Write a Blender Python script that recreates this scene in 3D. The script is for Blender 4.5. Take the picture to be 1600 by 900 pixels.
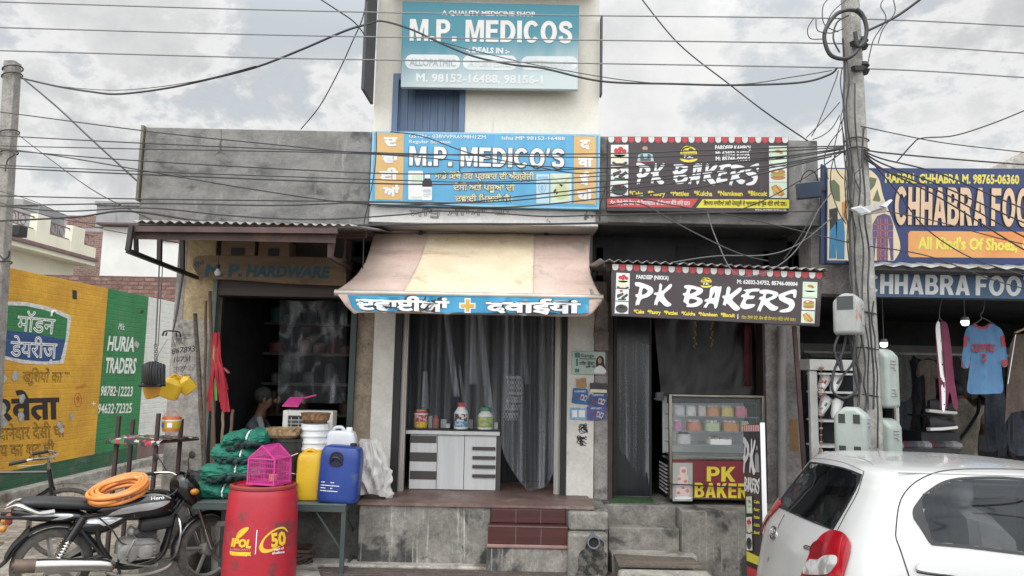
import bpy,bmesh,math,random
from math import sin,cos,pi,radians
from mathutils import Vector,Matrix,Euler,noise
from mathutils.bvhtree import BVHTree
from mathutils.geometry import delaunay_2d_cdt
random.seed(7)
for o in list(bpy.data.objects):
 bpy.data.objects.remove(o)
SC=bpy.context.scene
COL=SC.collection
# camera
FPX,PITCH,ROLL,CAMZ=1150.0,radians(6.55),radians(1.15),1.8
_f=Vector((0,cos(PITCH),sin(PITCH)))
_u=Vector((0,-sin(PITCH),cos(PITCH)))
CR=cos(ROLL)*Vector((1,0,0))+sin(ROLL)*_u
CU=-sin(ROLL)*Vector((1,0,0))+cos(ROLL)*_u
CAMP=Vector((0,0,CAMZ))
cam=bpy.data.cameras.new('camera')
cam.sensor_width=36.0
cam.lens=36.0*FPX/1600.0
cam.clip_start,cam.clip_end=0.05,5000
cam_o=bpy.data.objects.new('camera',cam)
COL.objects.link(cam_o)
cam_o.matrix_world=Matrix(((CR.x,CU.x,-_f.x,0),(CR.y,CU.y,-_f.y,0),(CR.z,CU.z,-_f.z,CAMZ),(0,0,0,1)))
SC.camera=cam_o
# sky, sun, exposure
SUN_EL,SUN_AZ=radians(58),radians(200)
world=bpy.data.worlds.new('World')
SC.world=world
world.use_nodes=True
wn,wl=world.node_tree.nodes,world.node_tree.links
bg=wn['Background']
bg.inputs['Strength'].default_value=0.1
def wnode(t,**kw):
 n=wn.new(t)
 for k,v in kw.items():
  setattr(n,k,v)
 return n
sky=wnode('ShaderNodeTexSky',sky_type='NISHITA',sun_disc=False)
sky.sun_elevation,sky.sun_rotation=SUN_EL,SUN_AZ
sky.air_density,sky.dust_density=1.2,3.0
wtc=wnode('ShaderNodeTexCoord')
wmap=wnode('ShaderNodeMapping')
wmap.inputs['Scale'].default_value=(1,1,1.5)
wmap.inputs['Location'].default_value=(0.35,0.1,0.22)
wl.new(wtc.outputs['Generated'],wmap.inputs[0])
def wnoise(sc,det,rough,dist,off):
 m=wnode('ShaderNodeVectorMath',operation='ADD')
 m.inputs[1].default_value=off
 wl.new(wmap.outputs[0],m.inputs[0])
 n=wnode('ShaderNodeTexNoise')
 n.inputs['Scale'].default_value=sc
 n.inputs['Detail'].default_value=det
 n.inputs['Roughness'].default_value=rough
 n.inputs['Distortion'].default_value=dist
 wl.new(m.outputs[0],n.inputs['Vector'])
 return n.outputs['Fac']
def wramp(src,stops):
 r=wnode('ShaderNodeValToRGB')
 e=r.color_ramp.elements
 while len(e)<len(stops):
  e.new(0.5)
 for i,(p,c)in enumerate(stops):
  e[i].position=p
  e[i].color=(*c,1)if len(c)==3 else c
 wl.new(src,r.inputs[0])
 return r.outputs[0]
def wmix(a,b,fac,mode='MIX'):
 m=wnode('ShaderNodeMix',data_type='RGBA',blend_type=mode)
 for sock,val in((m.inputs[6],a),(m.inputs[7],b),(m.inputs[0],fac)):
  if hasattr(val,'is_output'):
   wl.new(val,sock)
  elif isinstance(val,tuple):
   sock.default_value=(*val,1)
  else:
   sock.default_value=val
 return m.outputs[2]
g1=(0,0,0)
warp=wnoise(2.9,9,0.62,0.12,(0.6,0.2,0.9))
cover=wramp(warp,[(0.42,g1),(0.50,(1,1,1))])
rim=wramp(warp,[(0.44,g1),(0.485,(1,1,1)),(0.53,(.35,.35,.35)),(0.62,g1)])
body=wramp(wnoise(1.8,9,0.60,0.1,(3.1,1.7,0.4)),[(0.36,(4.2,4.27,4.36)),(0.47,(5.15,5.2,5.25)),(0.60,(6.7,6.72,6.66))])
puff=wramp(wnoise(6.5,10,0.65,0.15,(1.3,4.2,2.0)),[(0.40,(0.93,0.935,0.945)),(0.60,(1.07,1.07,1.065))])
clouds=wmix(wmix(body,puff,1.0,'MULTIPLY'),(7.0,7.0,6.95),rim)
blue=wmix(sky.outputs[0],(4.9,5.2,5.42),0.88)
skyc=wmix(blue,clouds,cover)
sep=wnode('ShaderNodeSeparateXYZ')
wl.new(wtc.outputs['Generated'],sep.inputs[0])
rise=wnode('ShaderNodeMapRange')
rise.inputs[1].default_value,rise.inputs[2].default_value=0.42,0.95
rise.inputs[3].default_value,rise.inputs[4].default_value=1.0,2.75
wl.new(sep.outputs[2],rise.inputs[0])
back=wnode('ShaderNodeMapRange')
back.inputs[1].default_value,back.inputs[2].default_value=0.2,-0.6
back.inputs[3].default_value,back.inputs[4].default_value=1.0,2.5
wl.new(sep.outputs[1],back.inputs[0])
mul=wnode('ShaderNodeMath',operation='MULTIPLY')
wl.new(rise.outputs[0],mul.inputs[0])
wl.new(back.outputs[0],mul.inputs[1])
sc2=wnode('ShaderNodeVectorMath',operation='SCALE')
wl.new(skyc,sc2.inputs[0])
wl.new(mul.outputs[0],sc2.inputs['Scale'])
wl.new(sc2.outputs[0],bg.inputs['Color'])
sun=bpy.data.lights.new('sun','SUN')
sun.energy,sun.angle,sun.color=0.6,radians(45),(1.0,0.96,0.9)
sun_o=bpy.data.objects.new('sun',sun)
COL.objects.link(sun_o)
_sd=Vector((sin(SUN_AZ)*cos(SUN_EL),cos(SUN_AZ)*cos(SUN_EL),sin(SUN_EL)))
sun_o.rotation_euler=_sd.to_track_quat('Z','Y').to_euler()
sun_o.location=(0,-5,20)
vs=SC.view_settings
vs.view_transform='Standard'
vs.look='None'
vs.exposure,vs.gamma=0.38,1.0
vs.use_curve_mapping=False
SC.cycles.use_denoising=True
SC.cycles.max_bounces=8
SC.cycles.transparent_max_bounces=16
SC.cycles.caustics_reflective=False
SC.cycles.caustics_refractive=False
# picture -> place helpers
def ray(px,py):
 return _f+(px-800)/FPX*CR-(py-450)/FPX*CU
def W(px,py,Y):
 d=ray(px,py)
 return CAMP+d*(Y/d.y)
def G(px,py,z=0.0):
 d=ray(px,py)
 return CAMP+d*((z-CAMZ)/d.z)
def pix(p):
 d=Vector(p)-CAMP
 k=d.dot(_f)
 return 800+FPX*d.dot(CR)/k,450-FPX*d.dot(CU)/k
def plane(p,n):
 p,n=Vector(p),Vector(n).normalized()
 if n.dot(CAMP-p)<0:
  n=-n
 def s(px,py):
  d=ray(px,py)
  return CAMP+d*((p-CAMP).dot(n)/d.dot(n)),n
 return s
def yplane(Y):
 return plane((0,Y,0),(0,-1,0))
def xplane(X):
 return plane((X,0,0),(1,0,0))
def on_mesh(objs,fallback=None):
 vv,ff=[],[]
 for o in(objs if isinstance(objs,(list,tuple))else[objs]):
  b=len(vv)
  mw=wmat(o)
  vv+=[mw@v.co for v in o.data.vertices]
  ff+=[[b+i for i in p.vertices]for p in o.data.polygons]
 return bvh_surf(vv,ff,fallback)
def bvh_surf(vv,ff,fallback=None):
 t=BVHTree.FromPolygons(vv,ff)
 def s(px,py):
  d=ray(px,py).normalized()
  h=t.ray_cast(CAMP,d)
  if h[0]is None:
   if fallback:
    return fallback(px,py)
   n=t.find_nearest(CAMP+d*(vv[0]-CAMP).length)
   return n[0],n[1]
  n=h[1]
  if n.dot(d)>0:
   n=-n
  return h[0],n
 return s
def wmat(o):
 m=o.matrix_basis.copy()
 while o.parent:
  o=o.parent
  m=o.matrix_basis@m
 return m
 # mesh builder
class MB:
 def __init__(self):
  self.v,self.f,self.mi,self.cur,self.sm=[],[],[],0,[]
 def add(self,vs_,fs,smooth=False):
  b=len(self.v)
  self.v+=[Vector(p)for p in vs_]
  for f in fs:
   self.f.append([b+i for i in f])
   self.mi.append(self.cur)
   self.sm.append(smooth)
  return self
 def mat(self,i):
  self.cur=i
  return self
 def box(self,x0,x1,y0,y1,z0,z1):
  x0,x1=min(x0,x1),max(x0,x1)
  y0,y1=min(y0,y1),max(y0,y1)
  z0,z1=min(z0,z1),max(z0,z1)
  return self.add([(x0,y0,z0),(x1,y0,z0),(x1,y1,z0),(x0,y1,z0),(x0,y0,z1),(x1,y0,z1),(x1,y1,z1),(x0,y1,z1)],[(0,3,2,1),(4,5,6,7),(0,1,5,4),(1,2,6,5),(2,3,7,6),(3,0,4,7)])
 def obox(self,c,s,rot=(0,0,0),M=None):
  R=M if M is not None else Euler(rot).to_matrix()
  c=Vector(c)
  vs_=[]
  for z in(-.5,.5):
   for x,y in((-.5,-.5),(.5,-.5),(.5,.5),(-.5,.5)):
    vs_.append(c+R@Vector((x*s[0],y*s[1],z*s[2])))
  return self.add(vs_,[(0,3,2,1),(4,5,6,7),(0,1,5,4),(1,2,6,5),(2,3,7,6),(3,0,4,7)])
 def pbox(self,x0,y0,x1,y1,Y0,Y1):
  """box whose front face (depth Y0) spans the photo rectangle"""
  xm,ym=(x0+x1)/2,(y0+y1)/2
  return self.box(W(x0,ym,Y0).x,W(x1,ym,Y0).x,Y0,Y1,W(xm,y1,Y0).z,W(xm,y0,Y0).z)
 def quad(self,a,b,c,d):
  return self.add([a,b,c,d],[(0,1,2,3)])
 def pquad(self,pts,Y0,th):
  """slab traced as a quad in the picture at depth Y0 (tl, tr, br, bl)"""
  a=[W(x,y,Y0)for x,y in pts]
  b=[p+Vector((0,th,0))for p in a]
  return self.add(a+b,[(3,2,1,0),(4,5,6,7),(0,1,5,4),(1,2,6,5),(2,3,7,6),(3,0,4,7)])
 def bar(self,p0,p1,w,h,up=(0,0,1)):
  p0,p1=Vector(p0),Vector(p1)
  d=(p1-p0)
  L=d.length
  x=d.normalized()
  u=Vector(up)
  if abs(x.dot(u))>.98:
   u=Vector((0,1,0))
  y=u.cross(x).normalized()
  z=x.cross(y)
  R=Matrix((x,y,z)).transposed()
  return self.obox((p0+p1)/2,(L,w,h),M=R)
 def tube(self,pts,r,n=8,closed=False,cap=True,flat=1.0):
  pts=[Vector(p)for p in pts]
  m=len(pts)
  rs=r if isinstance(r,(list,tuple))else[r]*m
  t=[]
  for i in range(m):
   if closed:
    d=pts[(i+1)%m]-pts[i-1]
   else:
    d=pts[min(i+1,m-1)]-pts[max(i-1,0)]
   t.append(d.normalized()if d.length>1e-9 else Vector((0,0,1)))
  a=Vector((0,0,1))if abs(t[0].z)<.9 else Vector((0,1,0))
  nrm=(a-t[0]*a.dot(t[0])).normalized()
  vs_,fs=[],[]
  for i in range(m):
   nrm=(nrm-t[i]*nrm.dot(t[i]))
   nrm=nrm.normalized()if nrm.length>1e-6 else t[i].orthogonal().normalized()
   bn=t[i].cross(nrm)
   for k in range(n):
    an=2*pi*k/n
    vs_.append(pts[i]+(nrm*cos(an)*flat+bn*sin(an))*rs[i])
  for i in range(m if closed else m-1):
   j=(i+1)%m
   for k in range(n):
    l=(k+1)%n
    fs.append((i*n+k,i*n+l,j*n+l,j*n+k))
  if cap and not closed:
   fs.append(tuple(range(n-1,-1,-1)))
   fs.append(tuple((m-1)*n+k for k in range(n)))
  return self.add(vs_,fs,True)
 def cyl(self,p0,p1,r0,r1=None,n=16,cap=True):
  return self.tube([p0,p1],[r0,r0 if r1 is None else r1],n,cap=cap)
 def lathe(self,prof,c=(0,0,0),n=24,M=None,arc=(0,2*pi),sq=None,cap=True):
  """prof: (radius, height); sq: superellipse exponent and x/y scale for squarish jugs"""
  c=Vector(c)
  R=M if M is not None else Matrix.Identity(3)
  full=abs(arc[1]-arc[0]-2*pi)<1e-6
  cols=n if full else n+1
  vs_,fs=[],[]
  for r,z in prof:
   for k in range(cols):
    a=arc[0]+(arc[1]-arc[0])*k/n
    ca,sa=cos(a),sin(a)
    if sq:
     e,sx,sy=sq
     q=(abs(ca)**e+abs(sa)**e)**(-1/e)
     p=Vector((r*ca*q*sx,r*sa*q*sy,z))
    else:
     p=Vector((r*ca,r*sa,z))
    vs_.append(c+R@p)
  for i in range(len(prof)-1):
   for k in range(n):
    l=(k+1)%cols
    if not full and k==n:
     break
    fs.append((i*cols+k,i*cols+l,(i+1)*cols+l,(i+1)*cols+k))
  if full and cap:
   if prof[0][0]>1e-6:
    fs.append(tuple(range(cols-1,-1,-1)))
   if prof[-1][0]>1e-6:
    fs.append(tuple((len(prof)-1)*cols+k for k in range(cols)))
  return self.add(vs_,fs,True)
 def ball(self,c,r,n=12,m=8,sc=(1,1,1),M=None):
  R=M if M is not None else Matrix.Identity(3)
  c=Vector(c)
  vs_,fs=[],[]
  for i in range(m+1):
   th=pi*i/m
   for k in range(n):
    a=2*pi*k/n
    vs_.append(c+R@Vector((r*sc[0]*sin(th)*cos(a),r*sc[1]*sin(th)*sin(a),-r*sc[2]*cos(th))))
  for i in range(m):
   for k in range(n):
    l=(k+1)%n
    fs.append((i*n+k,i*n+l,(i+1)*n+l,(i+1)*n+k))
  return self.add(vs_,fs,True)
 def sheet(self,fn,nu,nv,smooth=True):
  vs_=[fn(i/nu,j/nv)for j in range(nv+1)for i in range(nu+1)]
  fs=[(j*(nu+1)+i,j*(nu+1)+i+1,(j+1)*(nu+1)+i+1,(j+1)*(nu+1)+i)for j in range(nv)for i in range(nu)]
  return self.add(vs_,fs,smooth)
 def prism(self,poly,a,b):
  """poly: list of 3D points (one ring), extruded from offset a to offset b (vectors)"""
  a,b=Vector(a),Vector(b)
  n=len(poly)
  vs_=[Vector(p)+a for p in poly]+[Vector(p)+b for p in poly]
  fs=[tuple(range(n-1,-1,-1)),tuple(range(n,2*n))]
  fs+=[(i,(i+1)%n,n+(i+1)%n,n+i)for i in range(n)]
  return self.add(vs_,fs)
 def build(self,name,mats,parent=None,bevel=0.0,ang=35,label=None,seg=2):
  me=bpy.data.meshes.new(name)
  org=Vector((0,0,0))
  inv=None
  if parent is not None:
   inv=wmat(parent).inverted()
  elif self.v:
   xs=[p.x for p in self.v]
   ys=[p.y for p in self.v]
   org=Vector(((min(xs)+max(xs))/2,(min(ys)+max(ys))/2,min(p.z for p in self.v)))
  me.from_pydata([inv@p for p in self.v]if inv else[p-org for p in self.v],[],self.f)
  mats=mats if isinstance(mats,(list,tuple))else[mats]
  for m in mats:
   me.materials.append(m)
  me.polygons.foreach_set('material_index',self.mi)
  me.polygons.foreach_set('use_smooth',self.sm if not bevel else[True]*len(self.sm))
  me.update()
  if any(self.sm)or bevel:
   me.set_sharp_from_angle(angle=radians(ang))
  bm=bmesh.new()
  bm.from_mesh(me)
  bmesh.ops.recalc_face_normals(bm,faces=bm.faces)
  bm.to_mesh(me)
  bm.free()
  o=bpy.data.objects.new(name,me)
  COL.objects.link(o)
  if parent is None:
   o.location=org
  else:
   o.parent=parent
  if bevel:
   b=o.modifiers.new('bevel','BEVEL')
   b.width,b.segments,b.limit_method,b.angle_limit=bevel,seg,'ANGLE',radians(40)
   b.harden_normals=False
  if label:
   o['label']=label
  return o
def tag(o,label=None,cat=None,group=None,kind=None):
 for k,v in(('label',label),('category',cat),('group',group),('kind',kind)):
  if v:
   o[k]=v
 return o
def thing(name,label,cat,loc=(0,0,0),group=None):
 o=bpy.data.objects.new(name,None)
 o.empty_display_size=0.1
 COL.objects.link(o)
 o.location=loc
 return tag(o,label,cat,group)
def copy_tree(o,parent=None):
 c=o.copy()
 COL.objects.link(c)
 if parent is not None:
  c.parent=parent
 for ch in list(o.children):
  copy_tree(ch,c)
 return c
 # lettering and traced shapes
_tcache={}
def text_geo(s,bold=0.0,nofill=False,res=2):
 k=(s,bold,nofill,res)
 if k in _tcache:
  return _tcache[k]
 c=bpy.data.curves.new('t','FONT')
 c.body=s
 c.resolution_u=res
 c.bevel_depth=bold
 c.bevel_resolution=0
 c.fill_mode='NONE' if nofill else 'FRONT'
 o=bpy.data.objects.new('t',c)
 COL.objects.link(o)
 dg=bpy.context.evaluated_depsgraph_get()
 me=bpy.data.meshes.new_from_object(o.evaluated_get(dg))
 vv=[v.co.copy()for v in me.vertices]
 ff=[tuple(p.vertices)for p in me.polygons]
 bpy.data.objects.remove(o)
 bpy.data.curves.remove(c)
 bpy.data.meshes.remove(me)
 _tcache[k]=(vv,ff)
 return vv,ff
INDIC=lambda s:any(0x900<=ord(ch)<0xB00 for ch in s)
def glyphs(mb,s,p0,p1,h,surf,bold=0.0,off=0.0015,th=0.001,slant=0.0,res=2,wob=0.0):
 """writes s from photo pixel p0 (baseline start) to p1 (baseline end), capitals h pixels high, on a surface"""
 nf=INDIC(s)and bold>0
 vv,ff=text_geo(s,bold,nf,res)
 if not vv:
  return
 x0,x1=min(v.x for v in vv),max(v.x for v in vv)
 em=h/0.7
 dx,dy=p1[0]-p0[0],p1[1]-p0[1]
 L=math.hypot(dx,dy)
 ex,ey=dx/L,dy/L
 out=[]
 zmax=max(1e-6,bold)
 for v in vv:
  a=(v.x-x0)/(x1-x0)*L+v.y*em*slant
  b=v.y*em
  if wob:
   a+=wob*noise.noise(Vector((v.x*1.5,v.y*2,5)))
   b+=wob*noise.noise(Vector((v.x*1.5,v.y*2,9)))
  px,py=p0[0]+ex*a+ey*b,p0[1]+ey*a-ex*b
  P,n=surf(px,py)
  out.append(P+n*(off+(v.z/zmax+1)*0.5*th if bold else off+th))
 mb.add(out,ff)
def shape(mb,polys,surf,off=0.001,th=0.0,grid=0,smooth=False):
 """filled outline (first ring outer, rest holes) traced on a surface; th gives it a rim back to the surface"""
 pts,edges=[],[]
 for ring in polys:
  b=len(pts)
  pts+=[Vector((float(x),float(y)))for x,y in ring]
  edges+=[(b+i,b+(i+1)%len(ring))for i in range(len(ring))]
 nb=len(pts)
 if grid:
  xs=[p.x for p in pts[:len(polys[0])]]
  ys=[p.y for p in pts[:len(polys[0])]]
  y=min(ys)+grid/2
  while y<max(ys):
   x=min(xs)+grid/2
   while x<max(xs):
    if inside(x,y,polys):
     pts.append(Vector((x,y)))
    x+=grid
   y+=grid
 r=delaunay_2d_cdt(pts,edges,[],0,1e-4)
 v2,fs=r[0],r[2]
 P=[]
 for p in v2:
  q,n=surf(p.x,p.y)
  P.append((q,n))
 keep=[]
 for f in fs:
  cx=sum(v2[i].x for i in f)/len(f)
  cy=sum(v2[i].y for i in f)/len(f)
  if inside(cx,cy,polys):
   keep.append(tuple(f))
 mb.add([q+n*(off+th)for q,n in P],keep,smooth)
 if th:
  for ring in polys:
   m=len(ring)
   a=[surf(*p)for p in ring]
   mb.add([q+n*(off+th)for q,n in a]+[q+n*off for q,n in a],[(i,(i+1)%m,m+(i+1)%m,m+i)for i in range(m)])
def inside(x,y,polys):
 c=False
 for ring in polys:
  j=len(ring)-1
  for i in range(len(ring)):
   xi,yi=ring[i]
   xj,yj=ring[j]
   if(yi>y)!=(yj>y)and x<(xj-xi)*(y-yi)/(yj-yi)+xi:
    c=not c
   j=i
 return c
def ell(cx,cy,rx,ry,n=20,rot=0,a0=0,a1=2*pi):
 full=abs(a1-a0-2*pi)<1e-6
 out=[]
 for i in range(n if full else n+1):
  a=a0+(a1-a0)*i/n
  x,y=rx*cos(a),ry*sin(a)
  out.append((cx+x*cos(rot)-y*sin(rot),cy+x*sin(rot)+y*cos(rot)))
 return out
def rrect(x0,y0,x1,y1,r,n=4,sk=0.0):
 """rounded rectangle in pixels; sk = slope of its horizontal sides"""
 out=[]
 for cx,cy,a in((x1-r,y0+r,-pi/2),(x1-r,y1-r,0),(x0+r,y1-r,pi/2),(x0+r,y0+r,pi)):
  for i in range(n+1):
   b=a+pi/2*i/n
   out.append((cx+r*cos(b),cy+r*sin(b)))
 return[(x,y+(x-x0)*sk)for x,y in out]
def smooth_path(pts,n=8,closed=False):
 """Catmull-Rom through points (2D or 3D)"""
 P=[Vector(p)for p in pts]
 m=len(P)
 out=[]
 segs=m if closed else m-1
 for i in range(segs):
  if closed:
   a,b,c,d=P[i-1],P[i],P[(i+1)%m],P[(i+2)%m]
  else:
   a,b,c,d=P[max(i-1,0)],P[i],P[i+1],P[min(i+2,m-1)]
  for k in range(n):
   t=k/n
   out.append(0.5*((2*b)+(c-a)*t+(2*a-5*b+4*c-d)*t*t+(3*b-a-3*c+d)*t**3))
 if not closed:
  out.append(P[-1])
 return out
def sp2(pts,n=6,closed=True):
 return[(p.x,p.y)for p in smooth_path([(x,y,0)for x,y in pts],n,closed)]
 # materials
MATS={}
def mat(name,c1,c2=None,rough=0.7,metal=0.0,scale=4.0,detail=6,lo=0.35,hi=0.65,bump=0.0,bscale=None,stretch=(1,1,1),stain=None,sstr=(1,1,1),sscale=3.0,slo=0.5,shi=0.7,spec=0.5,coat=0.0,alpha=1.0,trans=0.0,emis=None,estr=0.0,sheen=0.0,rvar=0.0,stain2=None,s2scale=1.5,s2lo=.55,s2hi=.65,s2str=(1,1,1),rot=None,brick=None,fine=None,crack=0.0):
 if name in MATS:
  return MATS[name]
 m=bpy.data.materials.new(name)
 m.use_nodes=True
 nt=m.node_tree
 N,L=nt.nodes,nt.links
 b=N['Principled BSDF']
 b.inputs['Roughness'].default_value=rough
 b.inputs['Metallic'].default_value=metal
 b.inputs['Specular IOR Level'].default_value=spec
 b.inputs['Coat Weight'].default_value=coat
 b.inputs['Coat Roughness'].default_value=0.08
 b.inputs['Alpha'].default_value=alpha
 b.inputs['Transmission Weight'].default_value=trans
 b.inputs['Sheen Weight'].default_value=sheen
 if emis:
  b.inputs['Emission Color'].default_value=(*emis,1)
  b.inputs['Emission Strength'].default_value=estr
 tc=N.new('ShaderNodeTexCoord')
 def nz(sc_,det,st,seed=0.0,ro=0.6,dist=0.0):
  mp=N.new('ShaderNodeMapping')
  mp.inputs['Scale'].default_value=st
  mp.inputs['Location'].default_value=(seed,seed*1.7,seed*.6)
  if rot:
   mp.inputs['Rotation'].default_value=rot
  L.new(tc.outputs['Object'],mp.inputs[0])
  n=N.new('ShaderNodeTexNoise')
  n.inputs['Scale'].default_value=sc_
  n.inputs['Detail'].default_value=det
  n.inputs['Roughness'].default_value=ro
  n.inputs['Distortion'].default_value=dist
  L.new(mp.outputs[0],n.inputs['Vector'])
  return n.outputs['Fac']
 def ramp01(src,a,z):
  r=N.new('ShaderNodeMapRange')
  r.interpolation_type='SMOOTHSTEP'
  r.inputs[1].default_value,r.inputs[2].default_value=a,z
  L.new(src,r.inputs[0])
  return r.outputs[0]
 def mix(a,z,fac):
  x=N.new('ShaderNodeMix')
  x.data_type='RGBA'
  for sock,val in((x.inputs[6],a),(x.inputs[7],z),(x.inputs[0],fac)):
   if hasattr(val,'is_output'):
    L.new(val,sock)
   elif isinstance(val,(tuple,list)):
    sock.default_value=(*val[:3],1)
   else:
    sock.default_value=val
  return x.outputs[2]
 col=c1
 hsrc=None
 if c2:
  base=nz(scale,detail,stretch,0.3)
  col=mix(c1,c2,ramp01(base,lo,hi))
  hsrc=base
 if brick:
  bw,rh,mo,mc,axis=brick[:5]
  mp=N.new('ShaderNodeCombineXYZ')
  sx=N.new('ShaderNodeSeparateXYZ')
  L.new(tc.outputs['Object'],sx.inputs[0])
  L.new(sx.outputs[{'x':0,'y':1}[axis]],mp.inputs[0])
  L.new(sx.outputs[2 if len(brick)<6 else brick[5]],mp.inputs[1])
  wob=N.new('ShaderNodeVectorMath')
  wob.operation='MULTIPLY_ADD'
  wn_=N.new('ShaderNodeTexNoise')
  wn_.inputs['Scale'].default_value=6
  L.new(tc.outputs['Object'],wn_.inputs['Vector'])
  L.new(wn_.outputs['Color'],wob.inputs[0])
  wob.inputs[1].default_value=(0.03,0.03,0)
  L.new(mp.outputs[0],wob.inputs[2])
  bt=N.new('ShaderNodeTexBrick')
  bt.inputs['Scale'].default_value=1
  bt.inputs['Brick Width'].default_value=bw
  bt.inputs['Row Height'].default_value=rh
  bt.inputs['Mortar Size'].default_value=mo
  bt.inputs['Mortar Smooth'].default_value=0.4
  bt.inputs['Color1'].default_value=(1,1,1,1)
  bt.inputs['Color2'].default_value=(0.62,0.62,0.62,1)
  bt.inputs['Mortar'].default_value=(0,0,0,1)
  L.new(wob.outputs[0],bt.inputs['Vector'])
  if mc:
   mm=N.new('ShaderNodeMix')
   mm.data_type='RGBA'
   mm.blend_type='MULTIPLY'
   mm.inputs[0].default_value=1
   c=mix(col,col,0.0)
   L.new(c,mm.inputs[6])
   L.new(bt.outputs['Color'],mm.inputs[7])
   col=mix(mm.outputs[2],mc,bt.outputs['Fac'])
  inv=N.new('ShaderNodeMath')
  inv.operation='SUBTRACT'
  inv.inputs[0].default_value=1
  L.new(bt.outputs['Fac'],inv.inputs[1])
  hsrc=inv.outputs[0]
 if stain:
  col=mix(col,stain,ramp01(nz(sscale,7,sstr,4.1,0.65,0.3),slo,shi))
 if stain2:
  col=mix(col,stain2,ramp01(nz(s2scale,8,s2str,9.3,0.7,0.2),s2lo,s2hi))
 if fine is None:
  fine=.30 if(bump and rough>.75)else 0
 if fine or crack:
  def mulc(c,fac_sock):
   x=N.new('ShaderNodeMix')
   x.data_type='RGBA'
   x.blend_type='MULTIPLY'
   x.inputs[0].default_value=1
   if hasattr(c,'is_output'):
    L.new(c,x.inputs[6])
   else:
    x.inputs[6].default_value=(*c,1)
   L.new(fac_sock,x.inputs[7])
   return x.outputs[2]
  for sc_,k_ in((38,fine),(9,fine*.8)):
   if fine:
    r_=N.new('ShaderNodeMapRange')
    r_.inputs[1].default_value,r_.inputs[2].default_value=.3,.7
    r_.inputs[3].default_value,r_.inputs[4].default_value=1-k_,1+k_*.75
    r_.clamp=True
    L.new(nz(sc_,4,(1,1,1),11.0+sc_,.7),r_.inputs[0])
    col=mulc(col,r_.outputs[0])
  if crack:
   vo=N.new('ShaderNodeTexVoronoi')
   vo.feature='DISTANCE_TO_EDGE'
   vo.inputs['Scale'].default_value=crack
   va=N.new('ShaderNodeVectorMath')
   va.operation='MULTIPLY_ADD'
   nn=N.new('ShaderNodeTexNoise')
   nn.inputs['Scale'].default_value=4
   nn.inputs['Detail'].default_value=6
   L.new(tc.outputs['Object'],nn.inputs['Vector'])
   L.new(nn.outputs['Color'],va.inputs[0])
   va.inputs[1].default_value=(.35,.35,.35)
   L.new(tc.outputs['Object'],va.inputs[2])
   L.new(va.outputs[0],vo.inputs['Vector'])
   cr=N.new('ShaderNodeMapRange')
   cr.inputs[1].default_value,cr.inputs[2].default_value=.001,.006
   L.new(vo.outputs['Distance'],cr.inputs[0])
   mk=ramp01(nz(1.1,3,(1,1,1),21.0),.54,.66)
   om=N.new('ShaderNodeMath')
   om.operation='SUBTRACT'
   om.inputs[0].default_value=1
   L.new(cr.outputs[0],om.inputs[1])
   m2=N.new('ShaderNodeMath')
   m2.operation='MULTIPLY'
   L.new(om.outputs[0],m2.inputs[0])
   L.new(mk,m2.inputs[1])
   col=mix(col,(.06,.057,.052),m2.outputs[0])
 if hasattr(col,'is_output'):
  L.new(col,b.inputs['Base Color'])
 else:
  b.inputs['Base Color'].default_value=(*col,1)
 if rvar:
  rn=nz(scale*2,5,(1,1,1),2.2)
  mr=N.new('ShaderNodeMapRange')
  mr.inputs[3].default_value,mr.inputs[4].default_value=max(0.02,rough-rvar),min(1,rough+rvar)
  L.new(rn,mr.inputs[0])
  L.new(mr.outputs[0],b.inputs['Roughness'])
 if bump:
  bn=N.new('ShaderNodeBump')
  bn.inputs['Strength'].default_value=min(1.0,bump)
  bn.inputs['Distance'].default_value=0.01 if not brick else 0.012
  h=nz(bscale or scale*5,8,stretch,6.6,0.65)
  if brick:
   ad=N.new('ShaderNodeMath')
   ad.operation='MULTIPLY_ADD'
   ad.inputs[1].default_value=0.6
   L.new(h,ad.inputs[0])
   L.new(hsrc,ad.inputs[2])
   h=ad.outputs[0]
  L.new(h,bn.inputs['Height'])
  L.new(bn.outputs[0],b.inputs['Normal'])
 MATS[name]=m
 return m
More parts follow.
